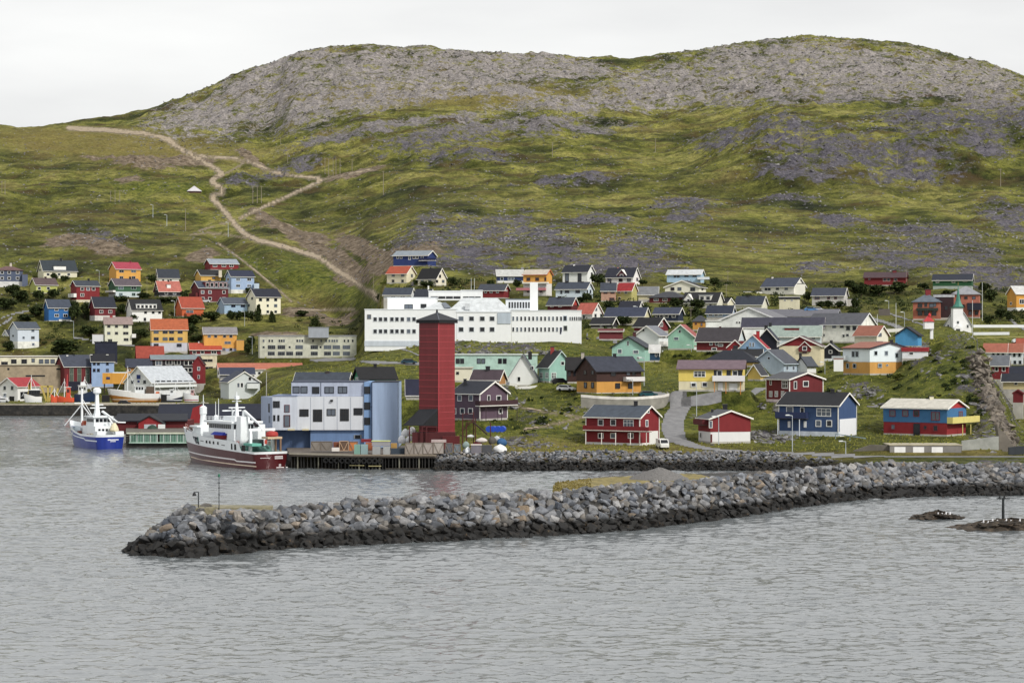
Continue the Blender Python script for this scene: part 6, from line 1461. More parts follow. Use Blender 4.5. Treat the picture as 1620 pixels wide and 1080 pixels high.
def railing(label, pts, hgt, th, col, name='road_barrier', cat='barrier', post=None, drop=0):
    P3 = [Vector((XP(p[0], p[2]), p[2], ZP(p[1], p[2]))) for p in pts]; O = P3[0].copy(); r = empty(name, O, label, cat); mb = MB()
    for A, B_ in zip(P3[:-1], P3[1:]):
        A, B_ = A-O, B_-O; mb.hexa([A, B_, B_+Vector((0,.2,0)), A+Vector((0,.2,0)), A+Vector((0,0,hgt)), B_+Vector((0,0,hgt)), B_+Vector((0,.2,hgt)), A+Vector((0,.2,hgt))])
    mb.build('rail', paint(col), r)
    if post:
        for A, B_ in zip(P3[:-1], P3[1:]):
            n = max(1, int((B_-A).length/post))
            for i in range(n):
                q = A+(B_-A)*i/n-O; mb = MB(); mb.bar(q+Vector((0,.25,hgt)), q+Vector((0,.25,-drop)), .12); mb.build('post', paint(col), r)
    return r
railing('long white concrete barrier along the upper road right of the church', [(1540,518,722),(1625,518,722)], .9, .2, '#e6e8ea')
railing('lower white road barrier above the salmon roofed terrace', [(1540,530,700),(1597,529.5,700)], .9, .2, '#dfe2e4')
railing('short white wall segment left of the bright blue shed', [(1399,526,660),(1432,524,660)], 1.0, .2, '#dedcd4')
railing('yellowish grass edge kerb above the salmon terrace', [(1545,535,690),(1625,533,690)], .25, .2, '#b0a868', 'kerb', 'kerb')
railing('thin white fence below the shrubs of the pale blue house', [(345,504,1005),(362,510,1000),(400,511,1000),(437,511.5,1000)], .7, .1, '#cfdbe0', 'fence', 'fence', 3.5, 1)
railing('slim grey guard rail sloping beside the dark blue house', [(1322,687,448),(1345,690,446),(1370,694,444)], .18, .1, '#9fb4c0', 'guard_rail', 'guard rail', 2.5, .9)
railing('weathered grey board fence by the church path', [(1390,499,745),(1408,499,745)], 2.2, .1, '#6a625c', 'fence', 'fence')
railing('pale wall along the tarmac below the long apartment block', [(430,578,905),(452,571,912),(560,570,912)], .6, .2, '#c9ccc0', 'low_wall', 'wall')
railing('white picket fence below the white steep gabled house', [(801,617,527),(820,618.5,526),(850,616,528)], 1.0, .1, '#d8d8d4', 'fence', 'fence', 1.2, .5)
railing('wire mesh fence at the right foot of the cliff', [(1596,720,436),(1640,716,436)], 1.6, .05, '#3e444c', 'mesh_fence', 'fence', 2.0, .4)
railing('grey timber garden wall beside the ochre brown house', [(786,612,516),(806,609,516)], .8, .1, '#8d9096', 'low_wall', 'wall')

# ------------------------------------------------------------------ quays
QC = gravel_mat('quay_concrete', (.20,.17,.12), (.30,.27,.21), (.40,.36,.29), 1.0)
def quaybox(name, label, pts, ztop, zbot=-3, mat=None, deck=None):
    """pts (px, D) outline, nearest edge first"""
    P_ = [Vector((XP(p, D), D, 0)) for p, D in pts]; O = P_[0].copy(); O.z = ztop
    r = empty(name, O, label, 'quay'); mb = MB(); mb.prism([Vector((q.x-O.x,q.y-O.y,zbot-ztop)) for q in P_], (0,0,ztop-zbot-.3)); mb.build('quay_wall', mat or paint('#3c3630','concrete'), r)
    mb = MB(); mb.prism([Vector((q.x-O.x,q.y-O.y,-.297)) for q in P_], (0,0,.3)); mb.build('deck', deck or QC, r); return r
wallm = gravel_mat('wet_quay_wall', (.006,.006,.006), (.018,.017,.015), (.045,.04,.034), .6)
quaybox('quay', 'long dark walled quay with pale concrete top at the left', [(-60,744),(130,744),(290,735),(330,735),(330,765),(-60,765)], 3.9, -3, wallm)
q2 = quaybox('quay', 'short green and white planked jetty behind the blue fishing boat', [(199,521),(305,521),(425,521),(425,602),(200,602)], 3.7, -3, wallm, paint('#6a655c','concrete'))
O2 = Vector(q2.location)
for i in range(36):
    x = 206+i*2.65
    if abs(x-252) < 1.2: continue
    mb = MB(); a_ = PT(x, 686.5, 520.7)-O2; b_ = PT(x, 699, 520.7)-O2; mb.box(a_.x-.13, a_.x+.13, a_.y, a_.y+.12, b_.z, a_.z); mb.build('fender_board', paint('#789c8c' if i % 4 else '#b4c4bc'), q2)
mb = MB(); a_, b_ = PT(200, 685.5, 520.4)-O2, PT(300, 685.5, 520.4)-O2; mb.box(a_.x, b_.x, a_.y, a_.y+.4, a_.z-.1, a_.z+.25); mb.build('edge_beam', paint('#c8ccb8','concrete'), q2)
mb = MB(); a_, b_ = PT(204, 699.5, 520.4)-O2, PT(300, 698.5, 520.4)-O2; mb.box(a_.x, b_.x, a_.y, a_.y+.3, a_.z-.2, a_.z+.05); mb.build('lower_beam', paint('#a9c4b4','concrete'), q2)

# pile quay in front of the grey building
O = Vector((XP(570,430), 430, 2.9)); pq = empty('pile_quay', O, 'dark timber pile quay stacked with crates in front of the grey building', 'quay')
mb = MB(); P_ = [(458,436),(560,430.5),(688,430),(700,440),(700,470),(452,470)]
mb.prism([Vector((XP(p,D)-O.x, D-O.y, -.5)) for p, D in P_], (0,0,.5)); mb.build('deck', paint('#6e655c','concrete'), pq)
mb = MB(); mb.prism([Vector((XP(p,D)-O.x, D-O.y, -6)) for p, D in [(460,441),(560,436),(700,436),(700,470),(452,470)]], (0,0,5.49)); mb.build('back_wall', gravel_mat('pier_shadowed_timber', (.010,.010,.010), (.018,.017,.016), (.03,.028,.026), .8), pq)  # near-black colour stands in for the shade behind the piles
def edgeD(px): return float(np.interp(px, [458,560,688], [436,430.5,430]))
pilem = [paint('#2c2a26','concrete'), paint('#7c7a6c','concrete'), paint('#141310','concrete')]
i = 0; x = 461
while x < 690:
    D = edgeD(x)+.35; mb = MB(); mb.bar((XP(x,D)-O.x, D-O.y, -.5), (XP(x,D)-O.x+random.uniform(-.05,.05), D-O.y, -5.4), random.uniform(.2,.34), n=6)
    mb.build('pile', pilem[1] if i % 6 == 2 else pilem[0] if random.random() < .5 else pilem[2], pq); x += random.uniform(4.2, 6.5); i += 1
for k in range(26):
    x = 464+k*8.6; D = edgeD(x)-.05
    if x < 515 or x > 610: continue
    mb = MB(); c = Vector((XP(x,D)-O.x, D-O.y-.15, -1.1)); mb.hexa([c+Vector((a_,b_,z)) for z in (-.5,.5) for a_,b_ in ((-.42,0),(.42,0),(.42,.3),(-.42,.3))])
    mb = MB(); 
    for j in range(12):
        a0, a1 = 2*math.pi*j/12, 2*math.pi*(j+1)/12; mb.bar(c+Vector((.42*math.cos(a0),0,.42*math.sin(a0))), c+Vector((.42*math.cos(a1),0,.42*math.sin(a1))), .26)
    mb.build('tyre_fender', paint('#0c0c0e'), pq)
for (x0, x1, z) in ((553,576,-2.0),(583,603,-2.1),(500,545,-2.8),(610,680,-2.6)):
    D = edgeD(x0)+.05; mb = MB(); a_, b_ = Vector((XP(x0,D)-O.x, D-O.y, z)), Vector((XP(x1,edgeD(x1)+.05)-O.x, edgeD(x1)+.05-O.y, z)); mb.bar(a_, b_, .16); mb.build('brace', paint('#a8a070' if x0 < 590 and x0 > 550 else '#4c473e'), pq)
mb = MB(); a_, b_ = Vector((XP(458,435.8)-O.x, 435.8-O.y, .02)), Vector((XP(560,430.2)-O.x, 430.2-O.y, .02)); mb.bar(a_, b_, .3); mb.build('edge_beam', paint('#a39c8c'), pq)
mb = MB(); a_, b_ = Vector((XP(560,430.2)-O.x, 430.2-O.y, .02)), Vector((XP(690,429.8)-O.x, 429.8-O.y, .02)); mb.bar(a_, b_, .3); mb.build('edge_beam', paint('#8c8070'), pq)

# ------------------------------------------------------------------ boats
def hull_mesh(L, B, split, top, cols, wl=.25, stripe=None, rake=.11, tumble=.93, draft=-1.4, full=.5, n=26):
    """stations from stern (0) to bow (1); cols = (bottom/boot, hull, stripe, upper)"""
    V = []; Fa = []; mats = []
    def hb(t): return B/2*(1-max(0,(t-full)/(1-full))**2.4)*(0.93+.07*min(1,t/.2))
    def hw(t): return B/2*tumble*(1-max(0,(t-full*.8)/(1-full*.8))**1.9)*(.85+.15*min(1,t/.2))
    levels = []
    def lv(t):
        s, tp = split(t), top(t); st = stripe(t) if stripe else s*.5
        return [draft, 0.0, wl, st-.13, st+.13, s, s+.12, tp]
    m = 8
    for i in range(n+1):
        t = i/n; zz = lv(t); tp = zz[-1]
        for k, z in enumerate(zz):
            f = max(0, min(1, z/tp)); w = hw(t)*(1-f)+hb(t)*f
            if z < 0: w = hw(t)*.55
            x = L*t-L*.0; x += rake*L*(f**.8)*max(0, (t-.55)/.45)**1.5 - (rake*L*.35 if z < 0 else 0)*max(0,(t-.7)/.3)
            V.append((x, w, z))
        for k, z in enumerate(zz):
            v = V[len(V)-m]; V.append((v[0], -v[1], v[2]))
    band = [0,0,1,2,1,3,3]      # material per band between levels
    S = 2*m
    for i in range(n):
        for k in range(m-1):
            a = i*S+k; Fa.append([a, a+S, a+S+1, a+1]); mats.append(band[k])
            a = i*S+m+k; Fa.append([a, a+1, a+S+1, a+S]); mats.append(band[k])
        a = i*S; Fa.append([a, a+m, a+S+m, a+S]); mats.append(0)
    for k in range(m-1): Fa.append([k, k+1, m+k+1, m+k]); mats.append(1 if band[k] == 2 else band[k])
    me = new_mesh('hull', V, Fa); 
    for c in cols: me.materials.append(paint(c, 'metal', .35))
    me.polygons.foreach_set('material_index', mats); me.polygons.foreach_set('use_smooth', [True]*len(Fa))
    bm = bmesh.new(); bm.from_mesh(me); bmesh.ops.remove_doubles(bm, verts=bm.verts, dist=.001); bmesh.ops.recalc_face_normals(bm, faces=bm.faces); bm.to_mesh(me); bm.free()
    me['hb'] = 0
    return me, hb
def deck_mesh(L, B, hb, zf, mat, root, t0=0, t1=.97, rake=.11, inset=.12, n=18, full=.5):
    mb = MB(); 
    for i in range(n):
        a, b = t0+(t1-t0)*i/n, t0+(t1-t0)*(i+1)/n
        def xx(t): return L*t+rake*L*.8*max(0,(t-.55)/.45)**1.5
        p = [(xx(a), -max(.05,hb(a)-inset), zf(a)), (xx(b), -max(.05,hb(b)-inset), zf(b)), (xx(b), max(.05,hb(b)-inset), zf(b)), (xx(a), max(.05,hb(a)-inset), zf(a))]
        mb.poly(p)
    return mb.build('deck', mat, root)
def rail(root, pts, h=1.0, col='#dfe3e6', name='railing', step=1.6):
    mb = MB()
    for a, b in zip(pts[:-1], pts[1:]):
        a, b = Vector(a), Vector(b)
        for q in (h, h*.5): mb.bar(a+Vector((0,0,q)), b+Vector((0,0,q)), .06)
        n = max(1, int((b-a).length/step))
        for i in range(n+1):
            p = a+(b-a)*i/n; mb.bar(p, p+Vector((0,0,h)), .06)
    return mb.build(name, paint(col, 'trim', .5), root)
W_ = '#e4e8ea'
def boxp(root, name, x0, x1, y0, y1, z0, z1, col, taper=0.0, kind='metal'):
    mb = MB(); t = taper
    mb.hexa([(x0,y0,z0),(x1,y0,z0),(x1,y1,z0),(x0,y1,z0),(x0+t*.3,y0+t*.3,z1),(x1-t,y0+t*.3,z1),(x1-t,y1-t*.3,z1),(x0+t*.3,y1-t*.3,z1)])
    return mb.build(name, paint(col, kind, .5), root)
def boatwins(root, x0, x1, n, y, z0, z1, side=1):
    w = (x1-x0)/n
    for i in range(n):
        mb = MB(); mb.box(x0+w*i+w*.14, x0+w*(i+1)-w*.14, y-.03, y+.03, z0, z1); mb.build('window', glass(0), root)

def squash(r, z0, k):
    for o in list(r.children)+[q for c in r.children for q in c.children]:
        if o.name.split('.')[0] in ('hull','deck','waterline_stripe','name_lettering','draught_marks','bulwark_opening','rubbing_strake','scupper','side_port'): continue
        for v in o.data.vertices:
            if v.co.z > z0: v.co.z = z0+(v.co.z-z0)*k
# --- crimson and white vessel
def crimson():
    th = math.atan2(.826, -.563)
    r = empty('fishing_vessel', (-47.2, 433.0, 0), 'large crimson and white fishing vessel moored at the pile quay', 'fishing boat', None, th)
    L, B = 35.0, 7.9
    split = lambda t: 3.0+1.1*t
    top = lambda t: (split(t)+.45 if t < .17 else split(t)+2.0+1.0*max(0,t-.6)/.4)
    me, hb = hull_mesh(L, B, split, top, ('#3a1014', '#5c0d18', '#e4e0e0', '#e6eaec'), wl=.02, stripe=lambda t: 1.55+.5*t if t > .22 else 1.4, full=.42, n=34)
    # cream waterline stripe
    h = link('hull', me, None, r)
    def xx(t, f=.2): return L*t+.11*L*(f**.8)*max(0,(t-.55)/.45)**1.5
    deck_mesh(L, B, hb, lambda t: split(t)-.2, paint('#4c7c6c','concrete'), r, 0, .17)
    deck_mesh(L, B, hb, lambda t: top(t)-1.0 if t > .17 else split(t), paint('#5a8a80','concrete'), r, .17, .97)
    # boot stripe slightly proud
    for sgn in (1, -1):
        mb = MB(); Q = []
        for i in range(27):
            t = i/27.0; w = B/2*.93*(1-max(0,(t-.336)/(1-.336))**1.9)*(.85+.15*min(1,t/.2)); Q.append(Vector((xx(t,.1), sgn*(w+.12), .55+.35*t)))
        for a, b in zip(Q[:-1], Q[1:]): mb.hexa([a, b, b+Vector((0,-sgn*.1,0)), a+Vector((0,-sgn*.1,0)), a+Vector((0,0,.2)), b+Vector((0,0,.2)), b+Vector((0,-sgn*.1,.2)), a+Vector((0,-sgn*.1,.2))])
        mb.build('waterline_stripe', paint('#e2cfb8','trim'), r)
    # stern lettering and marks (unreadable at this distance: short white strokes)
    mb = MB(); random.seed(3)
    for row, (zz, y0, y1, st) in enumerate(((2.35, -2.6, -.9, .2), (2.0, -2.6,-.9,.2), (2.2, .2, 2.4, .22))):
        y = y0
        while y < y1: mb.box(-.06, .0, y, y+st*.62, zz, zz+(.22 if row < 2 else .10)); y += st
    mb.build('name_lettering', paint('#e6e2e2','trim'), r)
    mb = MB()
    for (y0,y1,z0,z1) in ((-2.9,-1.2,.25,.38),(-3.7,-3.3,.25,.38),(-2.2,-2.1,.5,1.0),(-1.9,-1.8,.5,1.0)): mb.box(-.06,0,y0,y1,z0,z1)
    mb.build('draught_marks', paint('#e6e2e2','trim'), r)
    for side in (1,):    # port side faces the viewer (+y after rotation)
        for i, x in enumerate((30.8,29.3,27.8,26.3)):
            mb = MB(); y = hb(x/L)*.985; y2 = hb((x-.8)/L)*.985; z = split(x/L)
            mb.hexa([(x,y+.05,z+.25),(x-.85,y2+.05,z+.2),(x-.85,y2-.1,z+.2),(x,y-.1,z+.25),(x+.25,y+.28,z+1.6),(x-.6,y2+.28,z+1.6),(x-.6,y2+.1,z+1.6),(x+.25,y+.1,z+1.6)])
            mb.build('bulwark_opening', paint('#1d2a3a' if i else '#2a2a80','metal'), r)
        mb = MB(); 
        for x0, x1 in ((12,24),): mb.hexa([(x0,hb(x0/L)+.02,4.25),(x1,hb(x1/L)+.05,4.75),(x1,hb(x1/L)-.1,4.75),(x0,hb(x0/L)-.1,4.25),(x0,hb(x0/L)+.02,4.36),(x1,hb(x1/L)+.05,4.86),(x1,hb(x1/L)-.1,4.86),(x0,hb(x0/L)-.1,4.36)])
        mb.build('rubbing_strake', paint('#22242a'), r)
        for x in (15.0,17,18.8,20.5):
            mb = MB(); mb.box(x-.18, x+.18, hb(x/L)-.1, hb(x/L)+.09, 4.2+x*.012, 4.75+x*.012); mb.build('scupper', paint('#1c1e24'), r)
        for x, w in ((4.2,.7),(7.5,.3),(9,.2)):
            mb = MB(); mb.box(x-w, x+w, hb(x/L)-.1, hb(x/L)+.06, split(x/L)+.35, split(x/L)+1.5); mb.build('side_port', paint('#1c1612'), r)
    zd = 5.0
    # superstructure
    boxp(r, 'deckhouse', 9.0, 24.5, -2.9, 2.9, 4.3, 7.0, W_, .5)
    wh = boxp(r, 'wheelhouse', 10.5, 21.0, -3.0, 3.0, 7.0, 9.6, W_, .0)
    boatwins(wh, 11.0, 20.8, 12, 3.05, 8.25, 9.3); boatwins(wh, 11.0, 20.8, 12, -3.05, 8.25, 9.3)
    for i in range(6):
        mb = MB(); mb.box(21.0, 21.06, -2.8+i*.95, -2.05+i*.95, 8.25, 9.3); mb.build('window', glass(0), wh)
        mb = MB(); mb.box(10.42, 10.49, -2.8+i*.95, -2.05+i*.95, 8.25, 9.3); mb.build('window', glass(0), wh)
    boxp(r, 'wheelhouse_roof', 9.9, 22.2, -3.5, 3.5, 9.6, 10.1, W_)
    boxp(r, 'monkey_island', 12, 17.5, -1.7, 1.7, 10.1, 11.2, W_, .3)
    rail(r, [(10.2,3.3,10.1),(21.9,3.3,10.1),(21.9,-3.3,10.1)], .9)
    mb = MB(); mb.bar((14.5,0,11.2), (14.5,0,14.6), .7, .35); mb.bar((14.5,0,14.6), (14.5,0,17.4), .22, .1); mb.bar((14.5,-1.8,13.4), (14.5,1.8,13.4), .25); mb.bar((14.5,-1.0,15), (14.5,1.0,15), .18); mb.build('mast', paint(W_), r)
    mb = MB(); mb.bar((16.3,-1.9,12.6),(16.3,2.3,12.6),.3); mb.bar((16.3,0,11.2),(16.3,0,12.6),.25); mb.build('radar_scanner', paint(W_), r)
    mb = MB(); mb.bar((14.0,-.1,15.9),(14.0,.6,15.9),.9); mb.build('radar_scanner', paint(W_), r)
    for (x, y, h) in ((19.5,2.2,14.8),(18.2,2.2,15.6),(20.5,-2,13.0)):
        mb = MB(); mb.bar((x,y,10.1),(x,y,h),.12,.07); mb.build('antenna', paint(W_), r)
    mb = MB(); mb.lathe((20.7,1.5,10.1), [(.45,0),(.5,.3),(.5,.9),(.25,1.25)], 10); mb.build('satellite_dome', paint(W_), r)
    # funnels / posts aft
    boxp(r, 'funnel', 7.4, 9.6, 1.0, 2.8, 4.3, 11.4, W_, .3); boxp(r, 'funnel', 7.4, 9.6, -2.8, -1.0, 4.3, 9.4, W_, .3)
    boxp(r, 'engine_casing', 9.2, 12.2, 1.2, 3.3, 4.3, 8.2, W_, .1)
    mb = MB(); mb.bar((8.4,1.6,11.2),(8.3,1.6,12.9),.5); mb.bar((8.3,1.6,12.8),(4.5,.4,9.8),.55,.35); mb.bar((4.5,.4,9.8),(3.4,0,8.1),.2); mb.build('deck_crane', paint(W_), r)
    mb = MB(); mb.bar((4.8,.4,9.2),(5.7,.6,10.1),.9,.5); mb.build('power_block', paint('#3a2c34'), r)
    boxp(r, 'gantry_leg', 3.6, 4.2, 2.2, 2.7, 3.4, 8.0, W_); boxp(r, 'gantry_leg', 3.6, 4.2, -2.7, -2.2, 3.4, 8.0, W_); boxp(r, 'gantry_beam', 3.6, 4.2, -2.9, 2.9, 8.0, 8.6, W_)
    mb = MB(); mb.lathe((2.2,-1.4,6.7), [(1.15,0),(1.25,.4),(1.1,1.0),(.4,1.3)], 12); mb.build('net_bin', paint('#b0342c'), r)
    boxp(r, 'working_platform', .9, 3.5, -3.0, .2, 6.1, 6.6, '#c8b090'); boxp(r, 'platform_leg', 1.0, 1.3, -2.9, -2.6, 3.1, 6.1, '#8a6c50'); boxp(r, 'platform_leg', 3.0, 3.3, -2.9, -2.6, 3.1, 6.1, '#8a6c50')
    boxp(r, 'winch', 5.2, 7.0, -1.2, 1.4, 4.3, 5.8, '#3a4a4c'); boxp(r, 'hatch', 2.0, 5.6, 1.0, 3.1, 4.5, 5.0, '#66b4a4')
    rail(r, [(6,3.3,5.1),(9,3.5,5.1)], .9); rail(r, [(19,3.5,5.4),(24,3.3,5.6),(29,2.7,6.0),(33,1.5,6.4),(37.3,.2,6.8)], .9)
    # covered rescue boat in its cradle
    mb = MB(); 
    for i in range(10):
        a0, a1 = i/10, (i+1)/10
        def ring(t): 
            w = 1.05*math.sin(math.pi*min(1,.12+t*.86))**.6; return [(13.4+t*4.6, 3.1-w*.7, 5.6),(13.4+t*4.6, 3.1-w, 6.6),(13.4+t*4.6, 3.1+w, 6.6),(13.4+t*4.6, 3.1+w*.7, 5.6)]
        p, q = ring(a0), ring(a1); mb.hexa([p[0],q[0],q[3],p[3],p[1],q[1],q[2],p[2]])
    rb = mb.build('rescue_boat', paint('#8a1c28'), r)
    mb = MB(); mb.prism([(13.3,2.1,6.61),(13.3,4.1,6.61),(13.6,3.1,7.3)], (4.8,0,0)); mb.build('blue_cover', paint('#2040b0'), rb)
    # foremast on the bow
    boxp(r, 'forecastle_house', 27.2, 31.2, -1.8, 1.8, 5.6, 8.0, W_, .6)
    mb = MB(); mb.lathe((29.5,0,8.0), [(1.1,0),(.75,.5),(.6,3.2),(.75,3.3),(.75,5.0),(.3,5.4)], 10); mb.build('foremast', paint(W_), r)
    mb = MB(); mb.bar((29.5,0,13.3),(29.5,0,16.2),.16,.08); mb.bar((28.9,0,14.4),(30.3,0,14.4),.1); mb.build('mast_pole', paint(W_), r)
    boxp(r, 'mast_platform', 27.8, 31.2, -2.3, 2.3, 8.0, 8.35, W_)
    rail(r, [(33,1.8,7.0),(36.6,.6,7.3)], 1.3, '#c08c80')
    mb = MB(); mb.lathe((35.0,.5,6.5), [(.7,0),(.75,.6),(.7,1.0)], 8); mb.build('windlass', paint('#5c4038'), r)
    random.seed(12)
    for k in range(14):
        x, y = random.uniform(5, 26), random.choice((-1,1))*random.uniform(2.6,3.3); z = 4.6
        boxp(r, 'deck_locker', x, x+random.uniform(.5,1.3), y-.3, y+.3, z, z+random.uniform(.5,1.3), random.choice((W_,'#c8ccd0','#8fb0a8','#b0a890','#c04830')))
    squash(r, 5.0, .8)
    return r
crimson()
def blueboat():
    th = math.atan2(.86, -.5)
    r = empty('fishing_vessel', (-93.0, 512.0, 0), 'royal blue fishing boat with white upperworks and two white masts by the green jetty', 'fishing boat', None, th)
    L, B = 25.0, 7.4
    split = lambda t: 2.9+1.7*max(0,t-.4)/.6
    top = lambda t: split(t)+(.5 if t < .55 else .5+.9*(t-.55)/.45)
    me, hb = hull_mesh(L, B, split, top, ('#10183a', '#143a98', '#dfe6f0', '#e4e8ea'), wl=.02, stripe=lambda t: 2.0+1.2*t if t > .3 else 2.0, full=.42)
    link('hull', me, None, r)
    deck_mesh(L, B, hb, lambda t: split(t)-.1, paint('#6c7a80','concrete'), r)
    mb = MB(); random.seed(5); y = -2.0
    while y < .6: mb.box(-.06, 0, y, y+.17, 2.15, 2.4); y += .24
    y = -1.3
    while y < 0: mb.box(-.06, 0, y, y+.15, 1.8, 2.0); y += .22
    mb.build('name_lettering', paint('#e6e8ee','trim'), r)
    boxp(r, 'bulwark_house', .3, 3.0, 1.0, 3.0, 2.9, 4.6, W_); boxp(r, 'bulwark_house', .2, 1.6, -3.4, -1.4, 2.9, 4.5, W_)
    boxp(r, 'deckhouse', 3.5, 12.5, -2.4, 2.4, 2.9, 6.0, W_, .3)
    wh = boxp(r, 'wheelhouse', 5.0, 10.5, -2.1, 2.1, 6.0, 8.6, W_, .2); boatwins(wh, 5.4, 10.0, 6, 2.15, 7.2, 8.2)
    for i in range(4):
        mb = MB(); mb.box(4.93, 5.02, -1.9+i*.95, -1.15+i*.95, 7.2, 8.2); mb.build('window', glass(0), wh)
        mb = MB(); mb.box(3.42, 3.52, -1.6+i*.9, -1.1+i*.9, 4.5, 5.2); mb.build('window', glass(0), r)
    boxp(r, 'wheelhouse_roof', 4.6, 11, -2.5, 2.5, 8.6, 8.9, W_)
    mb = MB(); mb.bar((7.5,.5,8.9),(7.5,.5,11.6),1.3,.8); mb.bar((7.5,.5,11.6),(7.5,.5,16.4),.85,.6); mb.build('main_mast', paint(W_), r)
    mb = MB(); mb.lathe((7.5,.5,15.6), [(.5,0),(.95,.4),(.95,1.4),(.5,1.9)], 12); mb.build('satellite_dome', paint(W_), r)
    mb = MB(); mb.bar((7.5,-1.6,11.4),(7.5,2.2,11.4),.3); mb.bar((7.5,-1.0,12.3),(7.5,1.8,12.3),.3); mb.build('radar_scanner', paint(W_), r)
    mb = MB(); mb.bar((19.5,0,4),(19.5,0,17.0),.5,.35); mb.bar((19.5,-1.9,12.5),(19.5,1.9,12.5),.3); mb.build('fore_mast', paint(W_), r)
    mb = MB(); mb.bar((19.5,-.2,12.4),(22.6,3.2,5.5),.22); mb.bar((19.5,.2,12.4),(16.4,-2.6,6.0),.22); mb.bar((19.5,0,14),(19.0,-2.6,8.0),.15); mb.build('derrick', paint(W_), r)
    mb = MB(); mb.bar((3.2,-.8,8.6),(3.0,-2.8,4.6),.35); mb.bar((6.2,-.3,10.4),(2.2,-2.6,7.2),.5,.3); mb.bar((2.2,-2.6,7.2),(2.1,-4.5,7.1),.35); mb.build('deck_crane', paint(W_), r)
    boxp(r, 'orange_gear', 11.8, 13.6, -1.3, .9, 6.0, 7.6, '#d88030'); boxp(r, 'red_winch', 13.6, 16.6, -1.5, 1.2, 4.4, 6.6, '#9c2c20'); boxp(r, 'net_drum', 11.4, 12.6, 1, 2.4, 6.0, 7.3, '#c05a2c')
    mb = MB(); mb.lathe((1.7,-1.6,4.4), [(.9,0),(1.1,.5),(.8,1.6),(.3,2.6)], 9); mb.build('net_pile', paint('#d8cfae'), r)
    boxp(r, 'forecastle_house', 14.5, 18.6, -2.2, 2.2, 3.4, 5.6, '#ccd6dc', .4)
    rail(r, [(17.6,3.0,4.6),(21.5,2.2,5.2),(25.5,1.0,5.8),(27.4,.1,6.0)], .9); rail(r, [(5,2.3,8.9),(10.6,2.3,8.9)], .8)
    for k in range(10):
        x, y = random.uniform(3, 18), random.choice((-1,1))*random.uniform(2.4,3.0); boxp(r, 'deck_locker', x, x+random.uniform(.5,1.3), y-.35, y+.35, 2.9, 2.9+random.uniform(.6,1.6), random.choice((W_,'#c8ccd0','#b08040','#b0a890','#804838')))
    squash(r, 3.0, .77)
    return r
blueboat()
def smallboat(label, px0, px1, y, D, zb, cols, hd=0.0, top=1.6, wheel=None, mast=None, tall=3.2, B=None, group=None, extra=None, name='fishing_boat'):
    L = abs(px1-px0)*D/F/1.06; left = px0 < px1      # px0 = stern, px1 = bow
    r = empty(name, (XP(px0, D), D, zb), label, 'fishing boat' if 'boat' in name else 'boat', group, 0 if left else math.pi)
    r.rotation_euler[2] += hd; B = B or L*.3
    sp = lambda t: top*.40+top*.30*max(0,t-.4)/.6*1.5
    tp = lambda t: top+top*.55*max(0,t-.35)/.65
    me, hb = hull_mesh(L, B, sp, tp, cols, wl=.15, stripe=lambda t: top*.3, full=.5, n=18, draft=-.4); link('hull', me, None, r)
    deck_mesh(L, B, hb, lambda t: tp(t)-.35, paint('#8a8478','concrete'), r)
    if wheel:
        x0, x1, h, c = wheel; w = boxp(r, 'wheelhouse', L*x0, L*x1, -B*.3, B*.3, top-.3, top+h, c, .2)
        s_ = -1 if left else 1
        boatwins(w, L*x0+.2, L*x1-.3, max(2, int((L*(x1-x0))/.9)), s_*(B*.3+.01), top+h*.5, top+h*.85)
        boxp(r, 'wheelhouse_roof', L*x0-.2, L*x1+.2, -B*.34, B*.34, top+h, top+h+.15, W_)
    for (x, h) in (mast or []):
        mb = MB(); mb.bar((L*x,0,top-.4),(L*x,0,h),.28,.12); mb.bar((L*x,0,h*.9),(L*x+h*.35,0,top),.1); mb.bar((L*x,0,h*.9),(L*x-h*.3,0,top),.1); mb.build('mast', paint(W_), r)
    for e in (extra or []): boxp(r, e[0], L*e[1], L*e[2], -B*.25, B*.25, top+e[3], top+e[4], e[5], .3)
    return r
smallboat('long white fishing boat with amber lower hull laid up by the fish plant', 254, 173, 638, 772, 3.9, ('#a8762c','#b9812f','#e8e6e0','#eceeee'), 0, 3.0, (.32,.52,2.6,W_), [(.68,12.5),(.12,9)], B=5.5, extra=[('net_heap',.14,.3,-.2,2.4,'#6a5a4c'),('orange_gear',.03,.1,-.4,.6,'#d07030')])
smallboat('small white and navy boat right of the black gate by the fish plant', 263, 289, 637, 772, 3.9, ('#1a2036','#28304c','#dfe2e6','#e6e8ea'), 0, 2.3, (.25,.5,2.0,W_), [(.6,6.5)])
smallboat('small boat with a red striped white hull left of the grassy edge', 314, 290, 633, 775, 3.9, ('#a83840','#e2e2e4','#b83440','#e6e8ea'), 0, 2.2, (.3,.55,2.0,'#c8a0a0'), [(.6,7.5)])
smallboat('orange red boat with an orange cabin on the left quay', 117, 88, 638, 772, 3.9, ('#e05a28','#e8622c','#e8622c','#e8622c'), 0, 1.5, (.2,.45,3.6,'#e0541e'), [(.55,8.2)], extra=[('red_mast_base',.36,.44,3,8.2,'#c83a3a')])
smallboat('small orange boat bow left of the orange cabin boat', 90, 80, 639, 768, 3.9, ('#e05a28','#e8622c','#e8622c','#e8622c'), 0, 1.9, None, [(.4,5)])
smallboat('white cabin cruiser with dark blue hull in front of the dark red quay house', 118, 152, 637, 776, 3.9, ('#142848','#1c3a60','#1c3a60','#243c5c'), 0, 2.6, (.2,.62,3.0,'#d8dcda'), [(.5,8.8)], extra=[('upper_bridge',.3,.55,3.1,4.3,W_)])
